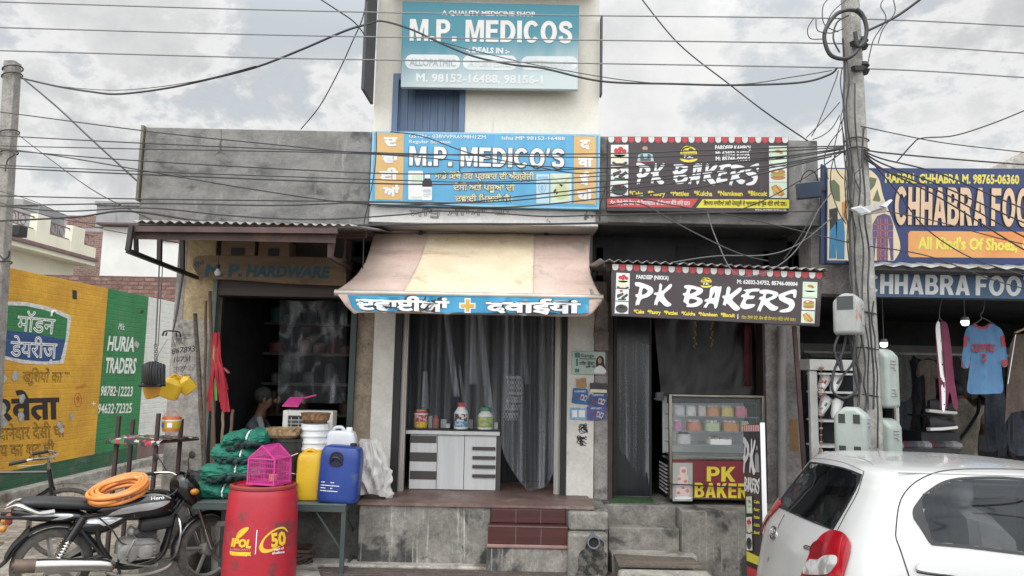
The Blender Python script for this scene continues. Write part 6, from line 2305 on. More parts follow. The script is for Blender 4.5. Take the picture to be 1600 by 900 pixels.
w.tube(smooth_path([(0.46,-0.16,0.26),(0.38,-0.165,0.295),(0.1,-0.175,0.33),(-0.18,-0.18,0.355),(-0.25,-0.18,0.36)],5),[.025,.035,.042,.047,.05,.052]+[.055]*10+[.054,.052,.05,.05,.05],16)
mf=w.build('muffler',M['chrome'],root)
w=MB()
w.tube([(-0.12,-0.18,0.35),(-0.27,-0.18,0.362)],[.0565,.0565],16)
w.tube([(-0.271,-0.18,0.362),(-0.285,-0.18,0.363)],[.03,.03],12)
w.build('muffler_tip',mat('rusty_muffler',(.16,.115,.09),(.11,.08,.07),rough=.6,metal=.4,scale=10),mf)
w=MB()
w.tube([(0.3,-0.18,0.285),(-0.05,-0.182,0.315)],[.012,.05],10)
w.build('heat_shield',M['chrome'],mf)
w=MB()
w.tube(smooth_path([(.93,-.05,.66),(.95,-.20,.62),(.96,-.245,.50),(.93,-.22,.33),(.88,-.08,.26)],6),.0135,8)
w.tube(smooth_path([(.93,.05,.66),(.95,.20,.62),(.96,.245,.50),(.93,.22,.33),(.88,.08,.26)],6),.0135,8)
w.build('leg_guard',M['chrome'],root)
w=MB()
w.tube(smooth_path([(.56,-.14,.30),(.55,-.19,.36),(.60,-.21,.50)],4),.009,6)
w.tube([(.60,-.18,.50),(.60,-.26,.505)],.013,8)
w.build('kick_starter',M['chrome'],root)
w=MB()
w.tube([(.50,-.24,.23),(.50,.24,.23)],.013,8)
w.tube([(.28,-.22,.30),(.28,.22,.30)],.011,8)
w.tube([(.50,.12,.23),(.40,.24,.02),(.36,.27,.01)],.010,6)
w.tube([(.44,-.10,.22),(.36,-.14,.02)],.012,6)
w.build('foot_peg',M['black'],root)
w=MB()
for a_,b_,r in(((1.0,-.06,.9),(.9,-.08,.62),.006),((1.02,-.08,.88),(1.19,-.095,.42),.005),((.97,-.05,.97),(.80,-.1,.80),.006),((1.04,.05,.92),(.86,.08,.70),.006)):
 m_=(Vector(a_)+Vector(b_))/2+Vector((.03,-.02,-.02))
 w.tube(smooth_path([a_,m_,b_],5),r,6)
w.build('control_cable',M['cable'],root)
TAIL=1.0
BK=Vector((-3.48,5.85,0))
hd=math.atan2(.59,.935)
root.location=BK
root.rotation_euler=(radians(1.5),0,hd)
root.scale=(MK,MK,MK)
for o in list(root.children):
 if o.name.split('.')[0]in('front_fork','front_mudguard','headlamp_cowl','headlight','windscreen','handlebar')or o is wf:
  piv=Vector((.985,0,.96))
  ax=Vector((1.235-.985,0,.305-.96)).normalized()
  o.matrix_basis=Matrix.Translation(piv)@Matrix.Rotation(radians(-24),4,ax)@Matrix.Translation(-piv)@o.matrix_basis
m_sil=mat('silver_graphic',(.52,.53,.54),(.42,.43,.44),rough=.25,metal=.5,coat=.4)
RM=wmat(root)
def side_decal(o,rings,off=.002):
 """graphic laid on the right-hand skin of a panel, outlined in the machine's own x / z"""
 w_=MB()
 me_=o.data
 t_=BVHTree.FromPolygons([v.co.copy()for v in me_.vertices],[list(p.vertices)for p in me_.polygons])
 def sf(x,z):
  h=t_.ray_cast(Vector((x/100,-1,z/100)),Vector((0,1,0)))
  if h[0]is None:
   h=t_.find_nearest(Vector((x/100,-.15,z/100)))
  return h[0],(h[1]if h[1].y<0 else-h[1])
 return w_,sf
w,sf=side_decal(tank,None)
shape(w,[sp2([(38,69.5),(47,75),(62,78),(80,79),(87,78.5),(82,75),(72,72.5),(62,72),(50,70.5)],3)],sf,.002,grid=1)
shape(w,[sp2([(58,83),(70,84.3),(82,83),(88,80),(85,83),(74,85.7),(62,85)],3)],sf,.002,grid=1)
w.v=[RM@p for p in w.v]
w.build('silver_stripe',m_sil,tank)
w,sf=side_decal(tank,None)
vv_,ff_=text_geo('Hero',.03)
x0_=min(p.x for p in vv_)
x1_=max(p.x for p in vv_)
out=[]
for p in vv_:
 P_,n_=sf(71+(p.x-x0_)/(x1_-x0_)*11,81+p.y*3.8)
 out.append(P_+n_*.003)
w.add(out,ff_)
w.v=[RM@p for p in w.v]
w.build('badge_lettering',M['white_paint'],tank)
w,sf=side_decal(spanel,None)
shape(w,[sp2([(14,66),(22,68.5),(40,69),(56,69.5),(50,67),(42,63),(36,61.5),(32,63.5),(24,64.5)],3)],sf,.002,grid=1)
w.v=[RM@p for p in w.v]
w.build('silver_stripe',m_sil,spanel)
w,sf=side_decal(cowl,None)
shape(w,[sp2([(-30,74),(-12,74.5),(8,73.5),(12,71.5),(4,69.5),(-4,69.5),(2,72),(-12,72.8)],3)],sf,.002,grid=1)
w.v=[RM@p for p in w.v]
w.build('silver_stripe',m_sil,cowl)
m_hose=mat('orange_hose',(.66,.24,.06),(.58,.20,.045),rough=.4,scale=10,stain=(.62,.42,.28),sscale=9,slo=.62,shi=.7)
Hc=W(186,767,5.98)
e1=(W(232,750,6.12)-W(141,776,5.84)).normalized()
nrm_=Vector((-.10,-.34,1)).normalized()
e1=(e1-nrm_*e1.dot(nrm_)).normalized()
e2=nrm_.cross(e1)
root=thing('hose_coil','coil of orange garden hose lying tilted on the motorcycle seat and tank','hose',Hc)
for k in range(9):
 w=MB()
 lay,ring_=k//3,k%3
 R_=.205-.03*ring_+.004*lay
 pts=[]
 for i in range(40):
  a=2*pi*i/40
  wv=.006*sin(3*a+k)+.004*noise.noise(Vector((cos(a)*2,sin(a)*2,k)))
  pts.append(Hc+e1*(R_+wv)*cos(a)+e2*(R_+wv)*.93*sin(a)+nrm_*(.028*lay-.02+.004*sin(2*a+k)))
 w.tube(pts,.0155,8,closed=True)
 o=w.build('hose_turn',m_hose,root)
w=MB()
for i in range(46):
 a=-2.6+2.4*i/46
 if i%9 in(3,8):
  continue
 R_=.205+.0158
 c=Hc+(e1*cos(a)+e2*.93*sin(a))*R_+nrm_*(.006)
 tdir=(-e1*sin(a)+e2*.93*cos(a)).normalized()
 w.bar(c-tdir*.005,c+tdir*.005,.002,.010+.004*((i*7)%3),nrm_)
w.build('printed_band',flat('hose_print_grey',(.10,.10,.14)),root)
# BICYCLE (behind the motorcycle)
root=thing('bicycle','old black roadster bicycle standing behind the motorcycle','bicycle')
R=.335
for x in(0,1.10):
 w=MB()
 w.lathe([(R-.03+.02*cos(a),.018*sin(a))for a in[2*pi*k/10 for k in range(11)]],(x,0,R),48,RY,cap=False)
 t_=w.build('tyre',M['rubber'],root)
 w=MB()
 for k in range(28):
  a=2*pi*k/28
  w.bar((x,.02*(1 if k%2 else-1),R),(x+(R-.045)*cos(a),0,R+(R-.045)*sin(a)),.0022,.0022)
 w.cyl((x,-.045,R),(x,.045,R),.02,n=12)
 w.lathe([(R-.045,-.014),(R-.055,0),(R-.045,.014),(R-.038,0),(R-.045,-.014)],(x,0,R),40,RY,cap=False)
 w.build('rim',M['chrome'],t_)
m_bk=mat('black_bicycle_enamel',(.012,.012,.013),rough=.3,coat=.3)
w=MB()
H0,H1=Vector((.93,0,.83)),Vector((.965,0,.66))
w.tube([H0,H1],.021,10)
w.tube([H0+Vector((0,0,-.03)),(.30,0,.80)],.0165,10)
w.tube([H1,(.46,0,.30)],.0175,10)
w.tube([(.26,0,.90),(.46,0,.30)],.0165,10)
for s_ in(-.05,.05):
 w.tube([(.46,s_,.30),(0,s_,R)],.011,8)
 w.tube([(.29,s_*.4,.80),(0,s_,R)],.009,8)
 w.tube(smooth_path([(.965,s_*.8,.66),(1.0,s_*.9,.52),(1.10,s_,R)],4),.013,8)
w.build('frame',m_bk,root)
w=MB()
w.tube([(.93,0,.83),(.915,0,.95)],.013,8)
w.tube(smooth_path([(.72,-.27,.93),(.84,-.25,.955),(.94,-.15,.95),(.955,0,.945),(.94,.15,.95),(.84,.25,.955),(.72,.27,.93)],5),.011,8)
w.tube(smooth_path([(.76,-.245,.90),(.90,-.2,.90),(.95,-.06,.90),(.95,.06,.90),(.90,.2,.90),(.76,.245,.90)],4),.005,6)
w.build('handlebar',M['chrome'],root)
for s_ in(-1,1):
 w=MB()
 w.cyl((.83,.252*s_,.953),(.70,.275*s_,.925),.017,n=10)
 w.build('grip',M['black'],root)
w=MB()
loft(w,resec([(.06,0,.93,.03,.10),(.16,0,.94,.04,.09),(.28,0,.94,.03,.035),(.35,0,.935,.015,.02)]))
w.build('saddle',m_seat,root)
w=MB()
w.lathe([(.09,-.004),(.095,0),(.09,.004)],(.46,-.06,.30),24,RY)
w.tube([(.46,-.08,.30),(.60,-.09,.20)],.01,6)
w.tube([(.46,.08,.30),(.32,.09,.40)],.01,6)
w.obox((.60,-.13,.20),(.09,.07,.02))
w.obox((.32,.13,.40),(.09,.07,.02))
w.build('crank',M['chrome'],root)
w=MB()
w.sheet(lambda u,v:Vector((0+.365*cos(radians(10)+radians(170)*u),.03*(2*v-1),R+.365*sin(radians(10)+radians(170)*u))),20,3)
w.sheet(lambda u,v:Vector((1.10+.365*cos(radians(40)+radians(130)*u),.03*(2*v-1),R+.365*sin(radians(40)+radians(130)*u))),20,3)
w.build('mudguards',m_bk,root)
w=MB()
for y_ in(-.07,0,.07):
 w.bar((-.32,y_,.74),(.22,y_,.74),.012,.012)
w.bar((-.3,-.07,.74),(0,-.06,R),.01,.01)
w.bar((-.3,.07,.74),(0,.06,R),.01,.01)
w.build('carrier',m_bk,root)
hp=W(76,772,7.0)
ba=radians(14)
root.rotation_euler=(radians(3),0,ba)
root.location=(hp.x-.95*cos(ba)+.02,7.0-.95*sin(ba),0)
# PEOPLE
def person(name,label,joints,bones,mats,root='pelvis'):
 """one continuous skinned body; bones: (joint, joint, material index)"""
 names=list(joints)
 me=bpy.data.meshes.new(name)
 me.from_pydata([joints[n][0]for n in names],[(names.index(a),names.index(b))for a,b,_ in bones],[])
 o=bpy.data.objects.new(name,me)
 COL.objects.link(o)
 sk=o.modifiers.new('skin','SKIN')
 sk.branch_smoothing=.6
 for i,n in enumerate(names):
  r=joints[n][1]
  r=r if isinstance(r,tuple)else(r,r)
  me.skin_vertices[0].data[i].radius=r
  me.skin_vertices[0].data[i].use_root=n==root
 o.modifiers.new('sub','SUBSURF').levels=2
 o.modifiers['sub'].render_levels=2
 dg=bpy.context.evaluated_depsgraph_get()
 m2=bpy.data.meshes.new_from_object(o.evaluated_get(dg))
 o.modifiers.clear()
 o.data=m2
 m2.materials.clear()
 for m in mats:
  m2.materials.append(m)
 for p in m2.polygons:
  best,bi=1e9,0
  for a,b,mi in bones:
   A,B=Vector(joints[a][0]),Vector(joints[b][0])
   t=max(0,min(1,(p.center-A).dot(B-A)/max(1e-9,(B-A).length_squared)))
   d=(p.center-A.lerp(B,t)).length
   if d<best:
    best,bi=d,mi
  p.material_index=bi
  p.use_smooth=True
 ctr=Vector(joints[root][0])
 for v in m2.vertices:
  v.co-=ctr
 o.location=ctr
 tag(o,label,'person')
 return o
m_skin=mat('brown_skin',(.22,.12,.075),(.18,.095,.06),rough=.6,scale=20)
m_hair=mat('dark_hair',(.012,.011,.011),rough=.6)
m_gshirt=mat('grey_blue_shirt',(.15,.165,.195),(.11,.12,.145),rough=.85,scale=9,bump=.3,bscale=20)
m_dtr=mat('dark_trousers',(.03,.032,.04),rough=.85)
m_tee=mat('dull_beige_tee',(.33,.29,.24),(.27,.24,.20),rough=.9,scale=6,bump=.25,bscale=14)
hp_,sh_,hd_=W(390,742,8.05),W(402,655,8.05),W(416,624,8.0)
V=Vector
def finger_set(j,b,side,wrist,fwd,up,out,mi):
 """four unequal curled fingers and a thumb from the palm"""
 palm=wrist+fwd*.055
 j[side+'palm']=(palm,(.034,.018))
 b.append((side+'wrist',side+'palm',mi))
 for k,(off,ln)in enumerate(((-.03,.062),(-.010,.072),(.011,.067),(.031,.052))):
  r0=palm+out*off+fwd*.025
  r1=r0+fwd*ln*.55-up*.010
  r2=r1+fwd*ln*.35-up*ln*.35
  for n,p,r in((0,r0,.0095),(1,r1,.009),(2,r2,.008)):
   j['%sf%d%d'%(side,k,n)]=(p,r)
  b.append((side+'palm','%sf%d0'%(side,k),mi))
  b.append(('%sf%d0'%(side,k),'%sf%d1'%(side,k),mi))
  b.append(('%sf%d1'%(side,k),'%sf%d2'%(side,k),mi))
 t0=wrist+fwd*.03-out*.032
 t1=t0+fwd*.035-out*.014-up*.008
 j[side+'t0'],j[side+'t1']=(t0,.011),(t1,.009)
 b.append((side+'palm',side+'t0',mi))
 b.append((side+'t0',side+'t1',mi))
J={'pelvis':(hp_,(.16,.13)),'waist':(hp_.lerp(sh_,.4)+V((-.03,0,0)),(.15,.12)),'chest':(hp_.lerp(sh_,.82),(.165,.125)),'collar':(sh_+V((.03,0,.02)),(.10,.085)),'neck':(sh_.lerp(hd_,.45),(.055,.055)),'skull':(hd_+V((0,0,-.015)),(.078,.085)),'crown':(hd_+V((-.015,0,.075)),(.062,.068)),'jaw':(hd_+V((.07,0,-.06)),(.042,.045))}
B=[('pelvis','waist',0),('waist','chest',0),('chest','collar',0),('collar','neck',1),('neck','skull',1),('skull','crown',1),('skull','jaw',1)]
for s,yy in(('l',.2),('r',-.2)):
 shp=sh_+V((.0,yy*.92,-.03))
 elb=shp+V((.12,yy*.25,-.25))
 wr=elb+V((.22,-yy*.45,-.06))
 J[s+'sho'],J[s+'elb'],J[s+'wrist']=(shp,.068),(elb,.050),(wr,.030)
 B+=[('chest',s+'sho',0),(s+'sho',s+'elb',0),(s+'elb',s+'wrist',1)]
 f_=V((.92,-yy*.8,-.2)).normalized()
 finger_set(J,B,s,wr,f_,V((0,0,1)),V((-f_.y,f_.x,0)),1)
 hip=hp_+V((.04,yy*.5,-.03))
 kn=hip+V((.40,yy*.25,.0))
 an=V((kn.x+.02,kn.y,FZ+.10))
 ft=V((an.x+.14,an.y,FZ+.045))
 J[s+'hip'],J[s+'knee'],J[s+'ank'],J[s+'toe']=(hip,.085),(kn,.06),(an,.04),(ft,.035)
 B+=[('pelvis',s+'hip',2),(s+'hip',s+'knee',2),(s+'knee',s+'ank',2),(s+'ank',s+'toe',3)]
man=person('person','seated man in a loose grey-blue shirt bending forward inside the hardware shop',J,B,[m_gshirt,m_skin,m_dtr,M['black']])
w=MB()
w.ball(hd_+V((-.034,0,.045)),.100,16,10,(.95,.92,.92))
w.v=[p for p in w.v]
o=w.build('hair',mat('greying_hair',(.06,.058,.055),(.03,.03,.03),rough=.8,scale=30),man)
w=MB()
w.ball(hd_+V((.098,0,-.012)),.018,8,6,(1.1,.8,1.5))
w.ball(hd_+V((.01,.088,-.01)),.022,8,6,(.8,.4,1.4))
w.ball(hd_+V((.01,-.088,-.01)),.022,8,6,(.8,.4,1.4))
w.build('nose_and_ears',m_skin,man)
w=MB()
w.ball(hd_+V((.088,.03,.012)),.010,8,6)
w.ball(hd_+V((.088,-.03,.012)),.010,8,6)
w.tube([hd_+V((.092,-.022,-.055)),hd_+V((.098,0,-.054)),hd_+V((.092,.022,-.055))],.005,5)
w.build('eyes_and_mouth',m_hair,man)
w=MB()
sc_=sh_+V((.06,-.11,-.02))
w.tube(smooth_path([sh_+V((.0,.08,.05)),sh_+V((.05,-.08,.02)),sh_+V((.10,-.12,-.1)),sh_+V((.10,-.13,-.26))],5),.03,8,flat=.45)
w.build('neck_cloth',mat('pale_cloth',(.42,.43,.44),rough=.9),man)
t=thing('stool','low wooden stool under the seated man','stool',V((hp_.x,hp_.y,FZ)))
w=MB()
w.lathe([(.17,0),(.18,.01),(.18,.035),(0,.036)],(hp_.x,hp_.y,hp_.z-.19),20)
w.build('seat',M['wood_old'],t)
for k in range(4):
 w=MB()
 a=pi/4+k*pi/2
 w.cyl((hp_.x+.12*cos(a),hp_.y+.12*sin(a),hp_.z-.19),(hp_.x+.15*cos(a),hp_.y+.15*sin(a),FZ),.018,n=8)
 w.build('leg',M['wood_old'],t)
YP=8.0
bp,bs=W(1508,712,YP),W(1510,634,YP)
FZ2=.45
J={'pelvis':(bp+V((0,0,-.10)),(.155,.11)),'waist':(bp+V((0,0,.05)),(.15,.11)),'chest':(bp.lerp(bs,.75)+V((.0,.03,0)),(.175,.12)),'collar':(bs+V((.0,.08,.03)),(.10,.08)),'neck':(bs+V((.0,.16,.08)),(.055,.055)),'skull':(bs+V((0,.22,.13)),(.078,.088)),'crown':(bs+V((0,.235,.20)),(.064,.07)),'jaw':(bs+V((0,.29,.07)),(.045,.045))}
B=[('pelvis','waist',0),('waist','chest',0),('chest','collar',0),('collar','neck',1),('neck','skull',1),('skull','crown',1),('skull','jaw',1)]
for s,xx in(('l',-.2),('r',.2)):
 shp=bs+V((xx*.95,.05,-.02))
 elb=shp+V((xx*.35,.06,-.26))
 wr=elb+V((-xx*.25,.22,.0))
 J[s+'sho'],J[s+'mid'],J[s+'elb'],J[s+'wrist']=(shp,.07),(shp.lerp(elb,.6),.058),(elb,.042),(wr,.030)
 B+=[('chest',s+'sho',0),(s+'sho',s+'mid',0),(s+'mid',s+'elb',1),(s+'elb',s+'wrist',1)]
 f_=V((-xx*.5,.9,-.1)).normalized()
 finger_set(J,B,s,wr,f_,V((0,0,1)),V((-f_.y,f_.x,0)),1)
 hip=J['pelvis'][0]+V((xx*.45,0,-.05))
 an=V((hip.x+xx*.1,hip.y+.02,FZ2+.09))
 kn=hip.lerp(an,.5)+V((0,.03,0))
 ft=V((an.x,an.y+.15,FZ2+.04))
 J[s+'hip'],J[s+'knee'],J[s+'ank'],J[s+'toe']=(hip,.085),(kn,.06),(an,.042),(ft,.035)
 B+=[('pelvis',s+'hip',2),(s+'hip',s+'knee',2),(s+'knee',s+'ank',2),(s+'ank',s+'toe',3)]
man2=person('person','person in a beige tee and dark trousers seen from behind in the clothes shop',J,B,[m_tee,m_skin,m_dtr,M['black']])
w=MB()
w.ball(bs+V((0,.205,.165)),.11,16,10,(.86,1,1))
w.build('hair',m_hair,man2)
w=MB()
w.tube(smooth_path([bs+V((.14,.0,.055)),bs+V((.05,-.095,-.08)),bs+V((-.1,-.115,-.28)),bs+V((-.19,-.06,-.42))],6),.017,8,flat=.4)
w.build('bag_strap',M['black'],man2)
# MEDICINE SHOP COUNTER
root=thing('shop_counter','white wood-grain counter with dark stripes and four dark drawer handles','counter',W(708,768,7.34))
m_cw=mat('white_laminate',(.60,.61,.62),(.54,.55,.56),rough=.4,scale=3,stretch=(8,8,.5))
m_cd=mat('dark_brown_laminate',(.055,.048,.048),rough=.4)
cy0,cy1=7.34,7.75
w=MB()
w.pbox(640,680,775,765,cy0,cy1)
w.build('cabinet',m_cw,root,bevel=.003)
w=MB()
w.pbox(641,765.2,775,769,cy0+.02,cy1-.01)
w.build('kickboard',m_cd,root)
w=MB()
w.pbox(634,673.5,781,679.5,cy0-.035,cy1+.01)
w.build('worktop',m_cw,root,bevel=.003)
w=MB()
w.pbox(634,671,783,673.2,cy0-.03,cy1)
w.build('worktop',M['black'],root)
for y0_,y1_ in((681,692),(707,721),(736,749)):
 w=MB()
 w.pbox(640.5,y0_,682,y1_,cy0-.006,cy0-.001)
 w.build('dark_stripe',m_cd,root)
for y0_ in(698.5,713,727,741.5):
 w=MB()
 w.pbox(738,y0_,774,y0_+5,cy0-.022,cy0-.001)
 w.build('drawer_handle',m_cd,root,bevel=.003)
w=MB()
for x_ in(682.6,725):
 w.pbox(x_-.35,680,x_+.35,765,cy0-.003,cy0-.0005)
w.build('door_gap',M['black'],root)
w=MB()
w.pbox(775.5,681,782,769,cy0+.01,cy1-.005)
w.build('dark_end_panel',m_cd,root)
CT=W(708,671,cy0).z+.001
Yj=7.42
def bottle(name,label,cat,px,yt,wpx,segs,Y=Yj):
 c=V((W(px,672,Y).x,Y,CT))
 h=W(px,yt,Y).z-CT
 r=wpx/2*Y/FPX
 t=thing(name,label,cat,c)
 for nm,prof,m in segs:
  w=MB()
  w.lathe([(a*r,b*h)for a,b in prof],c,24,cap=(nm in('body','cap','lid')))
  w.build(nm,m,t)
 return t
m_lab=lambda n,a,b:mat(n,a,b,rough=.4,scale=25,lo=.48,hi=.54)
bottle('medicine_pail','small red and yellow plastic pail on the white counter','pail',657,640,21,(('body',[(.85,0),(1,.05),(1.02,.36)],m_lab('pail_yellow_print',(.66,.48,.04),(.50,.30,.05))),('band',[(1.02,.36),(1.04,.74)],m_lab('pail_maroon_print',(.42,.03,.06),(.60,.40,.42))),('band',[(1.04,.74),(1.07,.76),(1.07,.80),(1.02,.81)],M['white_paint']),('rim',[(1.0,.81),(.98,.93),(.8,.94)],mat('pail_red',(.48,.05,.08),rough=.4)),('lid',[(.75,.93),(.75,1),(0,1)],mat('pail_lid_yellow',(.62,.44,.10),rough=.4))))
bottle('medicine_bottle','white plastic bottle with red cap and dark crest label on the counter','bottle',720,629,22,(('body',[(.95,0),(1,.03),(1,.08)],M['white_paint']),('label',[(1.0,.08),(1.01,.30)],m_lab('label_blue',(.10,.26,.48),(.45,.50,.55))),('label',[(1.01,.30),(1.0,.58)],m_lab('label_crest',(.62,.62,.62),(.07,.03,.05))),('shoulder',[(1,.58),(.93,.64),(.55,.80),(.50,.82),(.50,.86)],M['white_paint']),('cap',[(.54,.84),(.54,1),(0,1.0)],mat('cap_red',(.48,.04,.05),rough=.4))))
bottle('medicine_bottle','white plastic bottle with green cap and green label on the counter','bottle',758,637,24,(('body',[(.9,0),(.97,.03),(.97,.10)],M['white_paint']),('label',[(.98,.10),(1,.35),(.98,.60)],m_lab('label_green',(.22,.36,.08),(.45,.46,.20))),('shoulder',[(.97,.60),(.85,.72),(.62,.80),(.60,.86)],M['white_paint']),('cap',[(.66,.84),(.66,1),(0,1.0)],mat('cap_green',(.03,.26,.11),rough=.4))))
bottle('medicine_bottle','slim dull red bottle between the pail and the crest bottle','bottle',680.5,648,9,(('body',[(.9,0),(1,.05),(1,.7),(.45,.85),(.45,.9)],mat('bottle_red',(.34,.08,.05),rough=.4)),('cap',[(.5,.88),(.5,1),(0,1)],mat('bottle_red_cap',(.22,.06,.05),rough=.4))))
for k,(px,yt,yw,lab)in enumerate(((672,650,6,'thin pale carton just beside the maroon pail'),(693,655,9,'clear tumbler-like box on the counter'),(700,662,6,'tiny white carton next to the crest bottle'),(734,655,9,'dull grey carton right of the crest bottle'),(775,660,5,'narrow white packet at the counter end'))):
 mb=MB()
 c=W(px,672,7.50)
 s_=yw/2*7.5/FPX
 mb.box(c.x-s_,c.x+s_,7.48,7.53,CT,W(px,yt,7.5).z)
 tag(mb.build('medicine_carton',mat('carton_%d'%k,((.5,.5,.48),(.36,.38,.4),(.62,.62,.6),(.22,.22,.22),(.6,.6,.58))[k],rough=.5),bevel=.002),lab,'carton')
m_film=plastic_film('curtain_film',(.44,.47,.51),.05,.22,(13,3,.16),.47,.74,.30,.4,5)
m_film2=plastic_film('curtain_film_clear',(.52,.55,.60),.10,.2,(12,3,.2),.46,.72,.45,.5,5)
def curtain(x0,x1,y0,y1f,Y,amp,n,seed):
 def f(u,v):
  px=x0+(x1-x0)*u
  py=y0+(y1f(u)-y0)*v
  yy=Y+amp*sin(u*n*2*pi+1.2*noise.noise(Vector((u*3,v*1.5,seed))))+amp*.8*noise.noise(Vector((u*9,v*2,seed+3)))
  return W(px,py,yy)
 return f
mb=MB()
mb.sheet(curtain(636,786,440,lambda u:671+4*sin(u*9),7.36,.022,7,1),90,30)
tag(mb.build('plastic_curtain',m_film),'wide clear plastic curtain hanging behind the jars on the counter','curtain')
mb=MB()
mb.sheet(curtain(783,868,440,lambda u:690+78*min(1,u/.5)**.6 if u<.5 else(768-8*(u-.5)/.35 if u<.85 else 760-30*(u-.85)/.15),7.33,.03,6,5),70,50)
tag(mb.build('plastic_curtain',m_film2),'narrow clear plastic curtain with a sagging hem beside the counter','curtain')
m_strip=plastic_film('doubled_film',(.42,.46,.52),.12,.25,(30,3,.5),.40,.70,.42,.3,5)
m_navy_c=mat('dark_blue_fabric',(.020,.022,.028),(.012,.014,.018),rough=.8,scale=6,stretch=(6,6,.3))
mb=MB()
mb.sheet(curtain(632,872,440,lambda u:772,7.95,.012,9,9),140,6)
tag(mb.build('fabric_curtain',m_navy_c),'dark blue fabric curtain closing off the back of the medicine shop','curtain')
for k,(xa,xb,ya,yb,dx_)in enumerate(((744,751,470,655,16),(691,697,470,620,17),(736,743,480,600,-3),(789,794,470,640,-2),(812,816,470,600,8),(716,719,570,640,8),(661,668,580,640,-3))):
 mb=MB()
 mb.sheet(lambda u,v:W(xa+(xb-xa)*u*(1+.8*v)+dx_*v,ya+(yb-ya)*v,7.47+.012*sin(u*pi+k)),4,12)
 o=mb.build('curtain_fold',m_strip)
 tag(o,('pale fold leaning across the middle of the plastic curtain','long grey fold slanting above the jars','thin dull fold beside the widest pale fold','narrow fold at the meeting of the two curtains','short fold beside the checked cloth','faint fold above the red-capped bottle','short pale fold above the red and yellow pail')[k],'curtain fold')
 o.modifiers.new('t','SOLIDIFY').thickness=.002
chk=bpy.data.materials.new('checked_cloth')
chk.use_nodes=True
_n,_l=chk.node_tree.nodes,chk.node_tree.links
_c=_n.new('ShaderNodeTexChecker')
_c.inputs['Scale'].default_value=38
_c.inputs['Color1'].default_value=(.30,.31,.33,1)
_c.inputs['Color2'].default_value=(.04,.04,.045,1)
_t=_n.new('ShaderNodeTexCoord')
_l.new(_t.outputs['Object'],_c.inputs['Vector'])
_l.new(_c.outputs['Color'],_n['Principled BSDF'].inputs['Base Color'])
mb=MB()
mb.sheet(lambda u,v:W(790+24*u+4*sin(v*5),585+72*v,7.52+.03*sin(u*6+v*2)),10,14)
o=mb.build('checked_cloth',chk)
o.modifiers.new('t','SOLIDIFY').thickness=.003
tag(o,'black and white checked cloth hanging behind the plastic curtain','cloth')
S=yplane(7.165)
root=thing('notice_board','small pale green framed notice with a printed woman on the white pillar','notice',W(921,585,7.16))
w=MB()
w.pbox(894,549,946,585,7.14,7.168)
w.build('board',mat('pale_green_board',(.42,.52,.46),(.34,.43,.39),rough=.5,scale=6),root,bevel=.004)
S=yplane(7.138)
shape_part('print',flat('notice_teal',(.07,.18,.17)),root,[rrect(898,551,906,559,1),rrect(900,560,903,572,1),rrect(898,576,905,582,1)],S,.001)
w=MB()
glyphs(w,'Ganga',(907,557.5),(928,558),5,S,bold=.01,off=.001)
glyphs(w,'Herbocare',(906,561.5),(931,562),3.4,S,bold=.005,off=.001)
glyphs(w,'ਹਿਕਾ ਉਗਾ',(905,570),(929,570),4.6,S,bold=.03,off=.001)
glyphs(w,'ਰਕਾ ਦੀ',(915,574.5),(930,574.5),3,S,bold=.03,off=.001)
w.build('lettering',C_dgrey,root)
shape_part('portrait_hair',C_black,root,[sp2([(932,574),(931,564),(934,558),(939,556),(943,560),(944,568),(946,576),(940,577)],3)],S,.001)
shape_part('portrait_dress',C_white,root,[sp2([(928,582),(932,574),(938,571),(945,576),(946,583)],3)],S,.002)
shape_part('portrait_face',C_skin,root,[ell(937,563.5,3,4.6,14)],S,.003)
